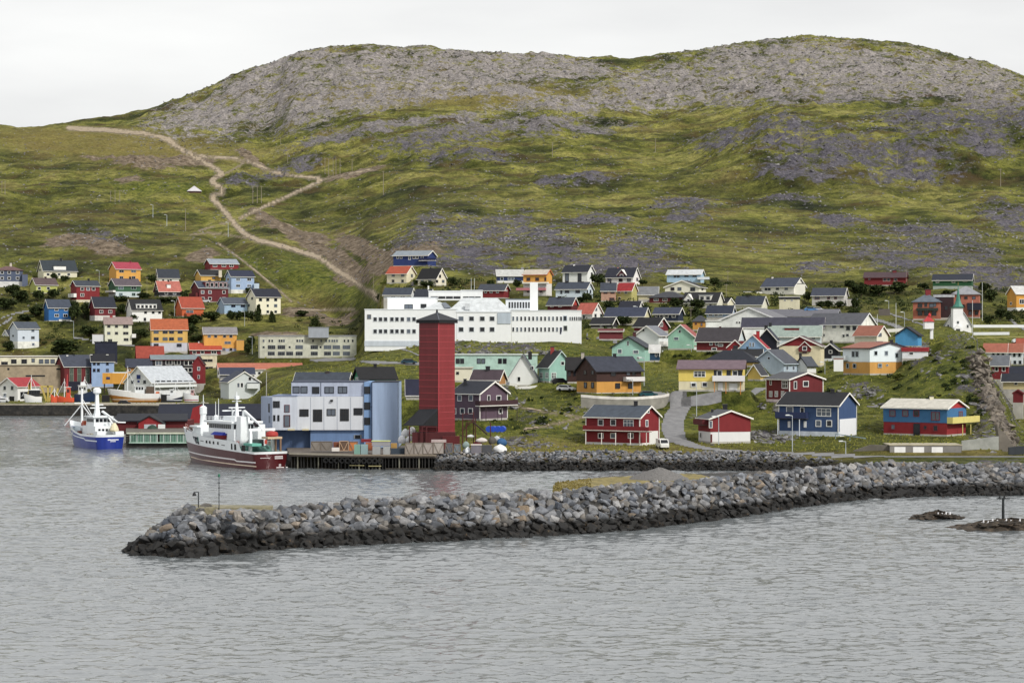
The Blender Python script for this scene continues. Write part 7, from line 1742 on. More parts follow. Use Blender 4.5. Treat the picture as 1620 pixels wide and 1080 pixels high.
smallboat('white motor boat with black cabin stripe on the quay below the red roofed boathouse', 66, 38, 639, 768, 3.9, ('#dfe2e4','#e4e6e8','#e4e6e8','#eceeee'), 0, 2.0, (.1,.8,2.2,'#2a2c30'), [(.62,9.5)])
smallboat('small white boat at the far left edge of the quay', 13, -4, 638, 772, 3.9, ('#c8ccd0','#dfe2e4','#dfe2e4','#e6e8ea'), 0, 1.6, (.2,.5,1.4,'#9aa2aa'))
smallboat('little white dinghy tied between the blue boat and the red shed', 306, 291, 712, 512, 0, ('#c8ccd0','#dfe2e4','#dfe2e4','#e6e8ea'), 0, .8, None, None, name='dinghy_boat') if False else None
# black gate blocks beside the white boat
O = Vector((XP(258,768), 768, 3.9)); k = blk(254.5, 262.5, 624, 639, 768, 2, O); k.build('dock_block', paint('#141416')); tag(bpy.context.scene.collection.objects[-1], 'black dock block right of the long white fishing boat', 'dock block'); bpy.context.scene.collection.objects[-1].location = O
O = Vector((XP(167,768), 768, 3.9)); k = blk(161, 172, 625, 636, 768, 2, O); ob_ = k.build('dock_block', paint('#1a1a1e')); tag(ob_, 'black dock block left of the long white fishing boat', 'dock block'); ob_.location = O
# ---- gantry legs, container
O = Vector((XP(76,780), 780, 3.9)); r = empty('boat_lift', O, 'pale yellow steel boat lift frame on the left quay', 'boat lift')
for (a_, b_) in (((76,610),(76,639)),((66,612),(75,639)),((83,613),(77,639)),((92,614),(88,630)),((64,611),(84,611)),((47,604),(48,627)),((47,604),(45,627))):
    mb = MB(); p, q = PT(a_[0],a_[1],780)-O, PT(b_[0],b_[1],780)-O; mb.bar(p, q, .55); mb.build('beam', paint('#c9b458','metal'), r)
O = Vector((XP(180,850), 850, 5)); r = empty('storage_container', O, 'big amber yellow raised container with small blue marks on the quay', 'container')
k = blk(162, 199, 590, 607, 850, 4, O); k.build('body', paint('#dba21e','metal'), r); kk = blk(168,174,596,600,849.9,.06,O); kk.build('blue_mark', paint('#3a4470'), r)
for x in (165, 180, 195): k = blk(x-.8, x+.8, 607, 622, 850.5, .6, O); k.build('leg', paint('#3c3026'), r)
k = blk(178, 199, 588.5, 590, 850, 3, O); k.build('white_canopy', paint('#dfe3e4'), r)
# ---- sheds on the jetty
O = Vector((XP(330,585), 585, 3.7)); r = empty('boat_shed', O, 'long low dark shed with blue black roof behind the crimson vessel', 'shed')
w = blk(250, 414, 662, 690, 585, 12, O); w.build('wall', paint('#7a121c'), r)
mb = MB(); mb.prism([PT(248,663.5,584.2)-O, PT(415,663.5,584.2)-O, PT(415,640,591)-O, PT(252,640.5,591)-O], (0,0,.3)); mb.build('roof', paint('#1e2740','roof'), r)
mb = MB(); mb.prism([PT(252,640.5,591.1)-O, PT(415,640,591.1)-O, PT(415,640,591.1)-O+Vector((0,7,-2)), PT(252,640,591.1)-O+Vector((0,7,-2))], (0,0,.3)); mb.build('roof_back', paint('#1e2740','roof'), r)
O = Vector((XP(225,545), 545, 3.7)); r = empty('boat_shed', O, 'red shed with a front gable and blue black roof on the green jetty', 'shed')
w = blk(184, 296, 665.5, 686, 545, 12, O); w.build('wall', paint('#6e1018'), r)
mb = MB(); mb.prism([PT(180,667,544.3)-O, PT(297,666,544.3)-O, PT(297,655.5,551)-O, PT(186,655.5,551)-O], (0,0,.28)); mb.build('roof', paint('#262c3a','roof'), r)
mb = MB(); mb.prism([PT(x,y,541.5)-O for x,y in ((219,687),(257,687),(257,670),(236,659.5),(219,668))], (0,4,0)); mb.build('front_gable', paint('#9c1822'), r)
mb = MB()
for (a_, b_) in (((216.5,669.5),(236,658.8)),((236,658.8),(259,671))):
    mb.prism([PT(a_[0],a_[1],541.2)-O, PT(b_[0],b_[1],541.2)-O, PT(b_[0],b_[1],541.2)-O+Vector((0,0,.28)), PT(a_[0],a_[1],541.2)-O+Vector((0,0,.28))], (0,6,0))
mb.build('gable_roof', paint('#20242e','roof'), r)
k = blk(228, 247, 671, 683, 541.45, .08, O); k.build('door', paint('#b9c0c6'), r)
k = blk(250, 261, 671, 683, 541.2, .3, O); k.build('white_door', paint('#e4e8e6'), r)
mb = MB(); c = PT(241, 684, 540)-O; mb.lathe(c, [(1.6,0),(1.5,.7),(1.0,1.5),(.2,1.9)], 12); o_ = mb.build('net_heap', paint('#2c4a3a'), None); o_.location = O; tag(o_, 'dark green domed net heap in front of the red shed door', 'net heap')
k = blk(258, 290, 681, 686, 539, 1.5, O); o_ = k.build('dinghy', paint('#1e4a90'), None); o_.location = O; tag(o_, 'blue flat skiff lying on the jetty right of the net heap', 'skiff')
O = Vector((XP(308,575), 575, 3.7)); k = MB(); k.prism([PT(x,y,578)-O for x,y in ((300,690),(312,690),(318,668),(318,640),(305,645),(300,668))], (0,3,0)); o_ = k.build('red_gable_wall', paint('#9a1420')); o_.location = O; tag(o_, 'steep bright red gable wall between the two dark roofed sheds', 'wall')

# ------------------------------------------------------------------ goods on the pile quay
def crate(label, px0, px1, y0, y1, D, col, kind='slat', depth=1.4, group=None, name='crate', cat='crate', lidc=None):
    O = PT((px0+px1)/2, y1, D); r = empty(name, O, label, cat, group)
    k = blk(px0+.3, px1-.3, y0, y1, D, depth, O); k.build('box', paint(col), r)
    w = (px1-px0)*D/F; hgt = (y1-y0)*D/F; 
    if kind == 'slat' or kind == 'cross':
        fc = paint('#8f8478' if kind == 'slat' else '#cfae8c')
        for (a_, b_) in (((px0,y0),(px0,y1)),((px1,y0),(px1,y1)),((px0,y0),(px1,y0)),((px0,y1),(px1,y1)),((px0,y0),((px0+px1)/2,y1)),((px1,y0),((px0+px1)/2,y1))):
            mb = MB(); mb.bar(PT(a_[0],a_[1],D-.06)-O, PT(b_[0],b_[1],D-.06)-O, .09); mb.build('batten', fc, r)
    if lidc: k = blk(px0-.3, px1+.3, y0-1.2, y0-.05, D-.1, depth+.2, O); k.build('lid', paint(lidc), r)
    return r
crate('wide grey net crate with crossed battens, leftmost on the pile quay', 492, 507, 698, 711.5, 441, '#8d867e')
crate('grey net crate with crossed battens beside the leftmost one', 507.5, 526, 698, 711.5, 441, '#857e76')
crate('open rust brown basket between the grey crates and the pale frame', 527, 536, 699, 712, 441.5, '#8a5030', 'plain')
crate('pale wooden frame with one diagonal brace on the pile quay', 537, 551, 697.5, 712.5, 440, '#6f5846', 'cross')
crate('bright orange wooden pallet stack right of the pale frame', 552, 566, 698.5, 713, 440, '#c8803c', 'slat')
crate('low white crate on the quay edge below the brown basket', 524.5, 537, 708, 713.5, 439, '#dfdad4', 'plain', 1.0)
crate('mint green plastic tub in front of the orange pallets', 560, 570, 703, 719, 434, '#7fa99c', 'plain', 1.3)
crate('pale blue grey plastic tub beside the mint green tub', 570.5, 582, 703, 719, 434, '#8fa8aa', 'plain', 1.3)
crate('grey tub carrying a yellow green sheet near the middle of the quay', 589, 602, 706, 720, 433.5, '#a2a5a6', 'plain', 1.2)
crate('second grey tub right of the dark gap below the yellow green sheet', 606, 617, 706, 720, 433.5, '#a9acac', 'plain', 1.2)
crate('long grey crate covered by a yellow green sheet', 588, 617, 698, 705, 434, '#98979a', 'plain', 1.4, lidc='#c8cf80')
crate('orange and rust fish box pile behind the mint green tub', 578, 590, 700, 712, 437, '#b0683c', 'plain', 1.2)
crate('dark blue grey tarpaulin bundle right of the grey tubs', 618, 640, 709, 719.5, 434, '#3c4a58', 'plain', 1.2, name='bundle', cat='bundle')
crate('ochre wooden box behind the dark tarpaulin bundle', 618, 628, 701, 709, 436, '#b8944c', 'plain', 1.0)
crate('first of four pale wrapped cages, beside the dark bundle', 641, 655, 700.5, 718, 433, '#9c948c', 'slat')
crate('second pale wrapped cage in the row of four', 655.5, 669, 700.5, 718, 433, '#a39b94', 'slat')
crate('third pale wrapped cage in the row of four', 669.5, 685, 700.5, 717.5, 433, '#a89f99', 'slat')
crate('fourth pale wrapped cage, the tallest at the right of the row', 686, 702, 699.5, 717, 433, '#aaa29b', 'slat')
crate('long white topped crate on the cages under the red tower', 682, 706, 695.5, 699.5, 434, '#b9aaa8', 'plain')
crate('slate grey crate right of the pale wrapped cages', 705, 716, 701, 716, 434, '#6a6c74', 'slat')
crate('grey crate with a teal edge beside the slate grey crate', 718, 729, 702.5, 715, 434, '#77828a', 'slat')
crate('grey stacked crates with a white load on the shore edge', 745, 762, 704, 717, 434, '#807c84', 'plain', lidc='#dcd4cc')
crate('dark grey net crate right of the white loaded crates', 762, 779, 704, 717, 434.5, '#55565a', 'plain')
crate('crimson covered crate behind the orange pallets near the blue block', 571, 587, 694.5, 699, 445, '#8a1428', 'plain')
# sacks and nets
def sack(label, px, yb, w, hgt, D, col, name='sack', cat='sack', group=None):
    O = PT(px, yb, D); R = w*D/F/2; Hh = hgt*D/F; V = []; Fa = []; nr_, ns = 7, 14; ph = random.random()*6
    for i in range(nr_+1):
        f = i/nr_
        for j in range(ns):
            a_ = 2*math.pi*j/ns; q = (math.sin(math.pi*min(1,.18+f*.82)))**.55 if f < 1 else .05
            k = 1+.13*math.sin(3*a_+ph)+.08*random.uniform(-1,1); V.append((R*q*k*math.cos(a_), R*q*k*math.sin(a_)*.8, Hh*f*(1+.06*math.sin(2*a_+ph))))
    for i in range(nr_):
        for j in range(ns): Fa.append([i*ns+j, i*ns+(j+1)%ns, (i+1)*ns+(j+1)%ns, (i+1)*ns+j])
    Fa.append([nr_*ns+j for j in range(ns)])
    o = link(name, new_mesh(name, V, Fa, paint(col), True)); o.location = O; tag(o, label, cat, group); return o
for i, (px, yb, w, hh, D, c, lb) in enumerate([
  (636,701,13,13,450,'#e2e4e8','white net sack at the lower left of the heap by the tower'),
  (648,701,13,12,449,'#d8dade','white net sack at the lower right of the heap by the tower'),
  (641,690,12,12,451,'#e6e8ea','white net sack in the middle of the heap by the tower'),
  (652,687,12,12,451,'#eaeaec','white net sack topping the heap under the lean-to roof'),
  (654,703,16,6,447,'#c9c878','lime yellow net pile in front of the white sacks'),
  (737,709,11,11,439,'#8a9c98','grey green domed sack right of the teal edged crate'),
  (740,719,10,12,435,'#dfe2e6','white bundled sack below the grey green domed sack'),
  (791,717,22,14,436,'#f0f0f2','large clean white wrapped bale at the right end of the quay goods'),
  (793,705,16,12,440,'#225e8c','deep blue net heap above the large white bale'),
  (786,698,12,9,442,'#b8bcc0','pale crumpled net on top of the deep blue heap'),
  (762,700,18,8,441,'#cfc8c4','off white heap of rope behind the crates'),
  (756,706,14,10,441,'#6a1c24','dark red covered heap beside the steel frame'),
  (778,702,12,12,439,'#5a5650','brown grey net heap near the steel frame foot'),
  (745,692,12,5,446,'#e0e2e4','small white sheet heap under the steel frame')]):
    sack('%s' % lb, px, yb, w, hh, D, c)
# blue barrels
for i, (px, lb) in enumerate([(773,'leftmost bright blue barrel on the slope'),(780,'second bright blue barrel on the slope'),(787,'third bright blue barrel on the slope'),(794,'rightmost bright blue barrel on the slope')]):
    O = PT(px, 683, 452); mb = MB(); r_, l_ = .62, 1.4
    V0 = MB(); V0.bar((0,-l_/2,.6), (.3,l_/2,.6), 1.25, n=12); o = V0.build('barrel', paint('#1a5ccc','metal',.4)); o.location = O; tag(o, lb, 'barrel', 'blue barrels beside the steel frame')

# ------------------------------------------------------------------ cars
def car(label, px, yb, D, col, w=None, face=0.0, kind='car'):
    D = D or hit(px, yb); x = XP(px, D); r = empty('parked_car', (x, D, zat(x, D) if w is None else w), label, 'car', None, face)
    cm = paint(col, 'metal', .3); mb = MB(); L_, Wd = 2.15, .86; hb_ = .35
    prof = [(-L_,.35),(L_,.35),(L_,.75),(L_*.55,.95),(L_*.28,1.42),(-L_*.62,1.45),(-L_*.92,1.0),(-L_,.9)] if kind == 'car' else [(-L_,.35),(L_,.35),(L_,.95),(L_*.8,1.1),(L_*.6,1.9),(-L_,1.95)]
    mb.prism([(a_, -Wd, z) for a_, z in prof], (0, 2*Wd, 0)); body = mb.build('body', cm, r)
    for s_ in (-1, 1):
        mb = MB()
        if kind == 'car': pts = [(L_*.46,.98),(L_*.25,1.34),(-L_*.58,1.37),(-L_*.8,1.02)]
        else: pts = [(L_*.72,1.15),(L_*.56,1.75),(L_*.1,1.75),(L_*.1,1.15)]
        mb.prism([(a_, s_*(Wd+.005), z) for a_, z in pts], (0, s_*.02, 0)); mb.build('side_window', glass(0), r)
    mb = MB(); a_, b_ = (L_*.53, .98), (L_*.3, 1.38)
    if kind != 'car': a_, b_ = (L_*.79,1.15), (L_*.62,1.8)
    mb.prism([(a_[0]+.02,-.75,a_[1]),(a_[0]+.02,.75,a_[1]),(b_[0]+.02,.7,b_[1]),(b_[0]+.02,-.7,b_[1])], (.03,0,.02)); mb.build('windscreen', glass(0), r)
    for sx in (-1.3, 1.3):
        for sy in (-1, 1):
            mb = MB(); mb.bar((sx, sy*.72, .33), (sx, sy*.9, .33), .66, n=12); mb.build('wheel', paint('#17171a'), r)
    for sy in (-.6,.6):
        mb = MB(); mb.box(L_-.01, L_+.03, sy-.15, sy+.15, .62, .76); mb.build('headlight', paint('#e8e8e0'), r)
    return r
car('white parked van facing the water beside the red veranda house', 1048, 706, 441, '#dcdcd8', None, -1.4, 'van')
car('dark teal car under the end of the yellow and brown house', 1025, 620, 504, '#1e5a64', None, .2)
car('dark green car with blue door parked on the road above the harbour building', 647, 574, 592, '#1f4a5c', None, .1)
car('white car parked on the slope below the mint green gabled house', 896, 620, 512, '#dcdee0', None, -.5)
car('black car half hidden beside the white car on the slope', 886, 613, 518, '#1c1e24', None, .2)
car('small white car at the right edge behind the barrier', 1612, 533, 712, '#e2e4e6', None, .1)
car('grey car parked in front of the brick apartment house', 1484, 507, 755, '#3c4a70', None, .1)
car('dark blue car on the quay left of the white trawler keel', 197, 641, 752, '#1c1e28', None, .1)
car('white car at the left foot of the red roofed boathouse', 5, 637, 768, '#cfd2d4', 3.9, .1)
car('pale blue car on the parking roof behind the factory', 1283, 492, 700, '#4d86b8', ZP(493,700), .0)
car('white car beside the pale blue car behind the factory', 1294, 492, 702, '#e0e2e6', ZP(493,702), .0)
car('white car near the dark red gabled houses on the left slope', 325, 484, 1030, '#d4d6da', None, .1)

# ------------------------------------------------------------------ poles and lamps
def pole(label, px, yt, yb, D=None, kind='wood', name='utility_pole', cat='pole', group=None, w=.26):
    D = D or hit(px, yb, 432); x = XP(px, D); zb = min(zat(x, D), ZP(yb, D)+1.5) ; zb = ZP(yb, D) if abs(zb-ZP(yb, D)) > 2 else zb
    hgt = ZP(yt, D)-zb; r = empty(name, (x, D, zb), label, cat, group); col = {'wood':'#9a9080','lamp':'#b9c0c4','white':'#dfe2e2','dark':'#6a6a64'}[kind]
    mb = MB(); mb.bar((0,0,-1.0), (0,0,hgt), w, w*.6, n=6); mb.build('mast', paint(col,'trim'), r)
    if kind == 'lamp':
        mb = MB(); mb.bar((0,0,hgt-.05), (-.9,-.35,hgt+.12), .14); mb.build('arm', paint(col,'trim'), r)
        mb = MB(); mb.hexa([(-1.5,-.6,hgt),(-.7,-.2,hgt),(-.6,-.45,hgt),(-1.4,-.85,hgt),(-1.5,-.6,hgt+.22),(-.7,-.2,hgt+.22),(-.6,-.45,hgt+.22),(-1.4,-.85,hgt+.22)]); mb.build('lamp_head', paint('#d8dcdc'), r)
    elif kind == 'wood':
        mb = MB(); mb.bar((-.8,0,hgt-.4), (.8,0,hgt-.4), .14); mb.build('crossarm', paint(col,'trim'), r)
    return r
G1 = 'street lamps in the town'
for a_ in [('slim street lamp in the grass between the dark blue house and the shore road',1253.5,657,714,'lamp'),('street lamp standing in front of the small red gabled house',1137,659,703,'lamp'),
  ('street lamp at the left road edge before the yellow balcony house',1102,606,657,'lamp'),('street lamp in front of the white balcony of the brown yellow house',1001,600,634,'lamp'),
  ('lamp behind the brown yellow house at its right corner',1019,566,608,'lamp'),('low street lamp by the concrete wedge wall',1338,698,719,'lamp'),
  ('street lamp before the black gabled house',1305,573,590,'lamp'),('pale lamp by the white balcony of the yellow house',1170.5,580,603,'lamp'),
  ('short street lamp left of the dark red brown roofed house',1112,536,556,'lamp'),('taller street lamp beside the short one by the brown roofed house',1120,531,560,'lamp'),
  ('thin white pole in front of the brown roofed house',1132,537,572,'white'),('white lamp post with a pale head right of the mint houses',1094,546,572,'lamp'),
  ('street lamp on the grass below the mint gabled house',1055,556,570,'lamp'),('very tall white flagpole below the church path',1417.5,479,530,'white'),
  ('tall thin white pole right of the church',1538.5,475,532,'white'),('pole with pale top left of the church between the brick houses',1499,474,502,'white'),
  ('very tall floodlight mast right of the taller brick house',1554,446,508,'white'),('lamp post by the board fence near the church path',1406,476,498,'lamp'),
  ('thin lamp post on the grass above the white wall segment',1431,494,518,'lamp'),('short concrete pole beside the factory office gable',1388,497,517,'white'),
  ('green streaked lamp post at the top of the right cliff',1546,535,566,'dark'),('lamp post beside the small mint tank by the church road',1483.5,492,503,'lamp'),
  ('lamp post right of the orange yellow house on the left slope',157,428,455,'lamp'),('thin pole between the green house and the salmon roofed house',232.5,438,468,'wood'),
  ('wooden pole behind the red two storey house',111,449,475,'wood'),('lamp post on the road above the dark clump of bushes',116.5,508,533,'lamp'),
  ('tall wooden pole beyond the light blue house',406.5,408,432,'wood'),('lamp post below the pale blue low house',387,493,516,'lamp'),
  ('slim lamp post by the left end of the orange house',276,476,502,'lamp'),('lamp post at the left end of the long apartment block',399,533,560,'lamp'),
  ('tall bare pole on the grassy ridge left of the harbour building',422,585,627,'wood'),('white pole on the white terrace left of the ridge',421.5,589,625,'white'),
  ('pair pole with pale head behind the school, left one',745.5,440,460,'white'),('pair pole with pale head behind the school, right one',750.5,440,460,'white'),
  ('wooden pole on the rocky slope right of the white gabled house',1151.5,428,446,'wood'),('tall wooden pole below the rocky slope pole',1149,449,472,'wood'),
  ('thin wooden pole at the edge of the dirt road bend',591,430,455,'wood'),('pole between the mint gabled houses and the blue low house',1093,487,505,'wood'),
  ('lamp post in front of the dark roofed hall',1008.5,485,508,'lamp'),('tall pole beside the long dark red house',1434,426,452,'wood')]:
    lb, px, yt, yb, kd = a_; pole(lb, px, yt, yb, None, kd, 'street_lamp' if kd == 'lamp' else 'utility_pole', 'street lamp' if kd == 'lamp' else 'pole', w=.2 if kd != 'dark' else .3)
for (px, yt, yb) in ((1037,219,243),(1266,210,242),(1268.5,212,243),(1419.5,242,271),(1583,267,300),(874,225,252),(727,226,258),(606.5,271,309),(455,242,268),(444,217,240),(401,194,214),(405,192,212),(293.5,330,365),(360,205,222)):
    pole('lone power pole on the hill %s' % {1037:'above the middle of town',1266:'in front of the big scree, left of a pair',1268.5:'in front of the big scree, right of a pair',1419.5:'at the right part of the big scree',1583:'near the right picture edge',874:'right of the hill centre',727:'above the school roof',606.5:'right of the row of six poles',455:'near the gravel track bend',444:'high above the track bend',401:'below the left summit, left of a pair',405:'below the left summit, right of a pair',293.5:'left of the gravel road fork',360:'beside the top of the gravel road'}[px], px, yt, yb, None, 'wood', 'power_pole', 'power pole', 'bare power poles over the hillside', w=.42)
for grp, lb, lst in (('six bare poles in a row by the gravel track','bare pole in the row of six beside the gravel track end',[(514,250,279),(520,250,279),(527,250,278),(531.5,251,277),(538,251,276),(557,252,270)]),
   ('three pale poles above the gravel road fork','pale pole of the trio between the two gravel tracks',[(400,295,322),(407,295,322),(413.5,294,322)]),
   ('three thin poles on the left moor','thin pole of the trio on the left moor',[(175,302,325),(182,301,327),(189.5,301,329)]),
   ('pair of poles at the left edge','pole of the pair at the left picture edge',[(3,286,314),(8,286,315)])):
    ords = ['leftmost','second from left','third from left','fourth from left','fifth from left','rightmost']
    for i, (px, yt, yb) in enumerate(lst): pole((ords[i] if i < len(lst)-1 else 'rightmost')+' '+lb, px, yt, yb, None, 'wood', 'power_pole', 'power pole', grp, w=.42)
for px, yt, yb, lb in ((242,324,348,'moorland lamp post left of the two by the slope path'),(264,340,355,'short moorland lamp post nearer the gravel road'),(361,352,372,'lamp post at the gravel road junction')): pole(lb, px, yt, yb, None, 'lamp', 'street_lamp', 'street lamp', w=.35)
# breakwater head lamp and antenna, beacon
O = PT(314, 803, 265.5); r = empty('harbour_lamp', O, 'short hooked lamp post on the breakwater head', 'lamp post')
mb = MB(); mb.bar((0,0,-.4),(0,0,1.9),.12); mb.bar((0,0,1.9),(-.5,0,1.9),.09); mb.build('post', paint('#3a3e42'), r)
mb = MB(); mb.lathe((-.5,0,1.45), [(.26,0),(.2,.2),(.08,.45)], 8); mb.build('lamp_head', paint('#2c2e32'), r)
O = PT(346.5, 803, 265.5); r = empty('signal_mast', O, 'tall thin signal mast with a small green top on the breakwater head', 'mast')
mb = MB(); mb.bar((0,0,-.4),(0,0,3.7),.11,.08); mb.build('mast', paint('#4a5054'), r)
for z in (1.6, 2.4, 3.0): mb = MB(); mb.bar((-.14,0,z),(.14,0,z),.08); mb.build('bracket', paint('#3a3e42'), r)
mb = MB(); mb.lathe((0,0,3.7), [(.12,0),(.14,.25),(.05,.4)], 8); mb.build('green_light', paint('#1e7a5c'), r)
O = PT(1587, 821, 297); r = empty('sea_beacon', O, 'dark beacon post with a crossbar standing on the right skerry', 'beacon')
mb = MB(); mb.bar((0,0,-.5),(0,0,2.7),.42,.32,n=8); mb.build('post', paint('#2e3638'), r)
mb = MB(); mb.hexa([(-.85,-.2,2.7),(.85,-.2,2.7),(.85,.2,2.7),(-.85,.2,2.7),(-.85,-.2,2.85),(.85,-.2,2.85),(.85,.2,2.85),(-.85,.2,2.85)]); mb.build('crossbar', paint('#333a3c'), r)
def bird(px, y, D, label, grp, s=1.0, col='#e8e8ea', z=None):
    O = PT(px, y, D); mb = MB(); L_ = .28*s
    mb.lathe((0,0,0), [(.02,0),(.11*s,.08*s),(.12*s,.2*s),(.05*s,.34*s),(.065*s,.40*s),(.02,.47*s)], 7)
    mb.prism([(-.1*s,-.03,.18*s),(-.36*s,-.02,.10*s),(-.1*s,-.02,.1*s)], (0,.06,0)); mb.prism([(.05*s,-.015,.40*s),(.16*s,0,.40*s),(.05*s,.015,.44*s)], (0,0,-.02)); mb.bar((0,0,-.1),(0,0,.02),.03)
    o = mb.build('seabird', paint(col)); o.location = O; tag(o, label, 'seabird', grp); return o
bird(1581.5, 789.5, 297, 'dark seabird perched on the left end of the beacon crossbar', 'cormorants on the beacon', 1.3, '#1e2224'); bird(1589, 789.5, 297, 'dark seabird perched at the middle of the beacon crossbar', 'cormorants on the beacon', 1.3, '#1e2224')
ORD = ['first','second','third','fourth','fifth','sixth','seventh','eighth','last']
for i in range(9): bird(1556+i*7.2, 827+2*math.sin(i*2.1), 295, '%s white gull from the left on the skerry with the beacon' % ORD[i], 'gulls on the beacon skerry')
for i in range(4): bird(1484+i*6.3, 815+math.sin(i*2), 311, '%s white gull from the left on the outer dark skerry' % ORD[i], 'gulls on the outer skerry')

# ------------------------------------------------------------------ bushes and trees
def leaf_mat(n, c0, c1):
    m, t, b = bsdf(n); L = t.links.new; geo = N(t, 'ShaderNodeNewGeometry'); nn_ = N(t, 'ShaderNodeTexNoise', Scale=1.6, Detail=4.0); L(geo.outputs['Position'], nn_.inputs[0])
    r = N(t, 'ShaderNodeValToRGB'); r.color_ramp.elements[0].position = .35; r.color_ramp.elements[1].position = .68; r.color_ramp.elements[0].color = c0+(1,); r.color_ramp.elements[1].color = c1+(1,)
    L(nn_.outputs[0], r.inputs[0]); L(r.outputs[0], b.inputs['Base Color']); b.inputs['Roughness'].default_value = .9; b.inputs['Specular IOR Level'].default_value = .1; return m
LM = leaf_mat('leaves', (.012,.020,.008), (.058,.076,.024)); LM2 = leaf_mat('light_leaves', (.05,.07,.012), (.16,.17,.04)); BARK = plain('#4a3a2c', .9)
def crown(kind, seed, mat):
    rnd = random.Random(seed); mb = MB(); lobes = []
    if kind == 'cone':
        for i in range(9): lobes.append((rnd.uniform(-.1,.1), rnd.uniform(-.1,.1), .15+i*.09, .42*(1-i/10)))
    else:
        for i in range(11): a_ = rnd.uniform(0,6.3); q = rnd.uniform(.05,.34); lobes.append((q*math.cos(a_), q*math.sin(a_), rnd.uniform(.25,.78), rnd.uniform(.14,.24)))
    for k in range(900):
        l = rnd.choice(lobes); v = Vector((rnd.gauss(0,1), rnd.gauss(0,1), rnd.gauss(0,1))).normalized()*l[3]*rnd.uniform(.55,1.15)
        c = Vector((l[0]+v.x, l[1]+v.y, max(.04, l[2]+v.z))); s_ = rnd.uniform(.04,.085)
        a_ = Vector((rnd.gauss(0,1), rnd.gauss(0,1), rnd.gauss(0,1))).normalized()*s_; b_ = a_.cross(Vector((rnd.gauss(0,1), rnd.gauss(0,1), rnd.gauss(0,1)))).normalized()*s_*.8
        mb.poly([c-a_, c+b_, c+a_*1.1, c-b_])
    return new_mesh('crown', mb.v, mb.f, mat)
CR_ = {('bush',0):[crown('bush',i,LM) for i in range(4)], ('bush',1):[crown('bush',10+i,LM2) for i in range(2)], ('cone',0):[crown('cone',20+i,LM) for i in range(2)]}
def trunkm():
    mb = MB(); mb.bar((0,0,-.15),(0.02,0,.3),.07,.045,n=6); mb.bar((.02,0,.25),(.14,.05,.6),.04,.015); mb.bar((.02,0,.28),(-.13,.08,.62),.035,.012); mb.bar((.02,0,.3),(.0,-.12,.66),.035,.012); return new_mesh('trunk', mb.v, mb.f, BARK)
TR_ = trunkm()
def tree(label, px, yb, w, hh, kind='bush', light=0, D=None, group=None):
    D = D or hit(px, yb); x = XP(px, D); s = D/F; z = ZP(yb, D)
    name = 'conifer_tree' if kind == 'cone' else ('shrub' if hh*s < 4 else 'leafy_tree')
    r = empty(name, (x, D, z), label, 'tree' if name != 'shrub' else 'shrub', group)
    c = link('crown', random.choice(CR_[(kind, light)]), None, r); c.scale = (w*s*1.1, w*s*1.0, hh*s); c.rotation_euler = (0,0,random.uniform(0,6.3))
    t_ = link('trunk', TR_, None, r); t_.scale = (w*s, w*s, hh*s); return r
for a_ in [('round dark bush left of the two small bushes at the left edge',18,468,28,20),('dark bush below the lime yellow bungalow',60,476,22,18),('dark bush right of the lime yellow bungalow',84,474,24,18),('wide dark bush in the row under the slate blue house',35,478,30,20),
  ('dark tree right of the vivid blue house',118,508,22,26),('dark bush behind the vivid blue house',118,490,18,16),('bush in front of the slate roofed cream house, left one',85,444,14,13),('bush in front of the slate roofed cream house, right one',103,446,14,12),
  ('very large dark tree clump above the dark red quay house',106,562,48,28),('dark bush at the foot of the pale grey white house',15,556,20,18),('dark tree right of the dark red barn shaped house',190,478,26,12),('bush between the magenta roofed and dark roofed houses',240,448,16,16),
  ('dark hedge bush under the black walled salmon roofed house',263,480,34,10),('bush left of the white house with long dormer',212,508,14,13),('low dark bush right of the orange house',333,508,30,18),('dark bush by the right end of the orange house',312,510,24,14),
  ('bush in front of the orange yellow house with pale roof',312,545,22,16),('dark bush right of the orange yellow house with pale roof',392,560,14,18),('round dark shrub leftmost before the pale blue low house',366,506,18,16),('dark shrub second before the pale blue low house',379,507,16,18),
  ('dark shrub between the pale blue house and the conifers',393,507,16,18),('dark bush behind the big cream house',394,464,14,10),('bush by the school road top',604,478,18,16),('hedge bush left of the orange roofed cream house',635,451,22,9),
  ('hedge bush below the white house with jet black roof',675,455,22,12),('dark bush right of the yellow terrace house',818,455,16,14),('tree right of the white house with black wall panels',945,452,22,22),('bush between the pink beige and slate roofed houses',928,480,16,18),
  ('bush row left below the pale blue white house',920,478,20,10),('dark bush in front of the yellow green half house',985,490,18,14),('dark tree below the pink beige half house',962,490,20,16),('dark bush right of the pale yellow hall',1068,486,26,16),
  ('dark tree under the two dormers house',1104,492,28,20),('bush left of the pale blue navy roofed house',1098,498,20,14),('dark bush clump on the knoll below the pale yellow hall',985,517,26,18),('dark bush left of the red black roofed house',975,512,18,14),
  ('hedge shrub leftmost below the grey white house',1297,487,18,12),('hedge shrub in the middle below the grey white house',1312,487,18,13),('hedge shrub rightmost below the grey white house',1328,488,20,14),('dark conifer like bush right of the grey white house',1352,488,16,18),
  ('large dark bush left of the long dark red house',1362,470,30,22),('large dark bush below the long dark red house',1390,466,36,18),('dark bush clump right below the long dark red house',1422,464,36,20),('dark bush far left under the dark hedge',1345,460,20,18),
  ('dark bush right of the taller brick house',1568,478,24,22),('tree before the yellow right edge house',1582,505,22,18),('dark bush left of the barrier by the floodlight mast',1562,512,18,12),('dark bush between the barrier and the yellow house',1596,508,18,16),
  ('dark bush above the church path',1350,500,20,12),('small dark bush beside the white dark roofed house',1016,452,14,10),('bush at the foot of the salmon roofed white house near the school',934,502,14,9)]:
    tree(*a_)
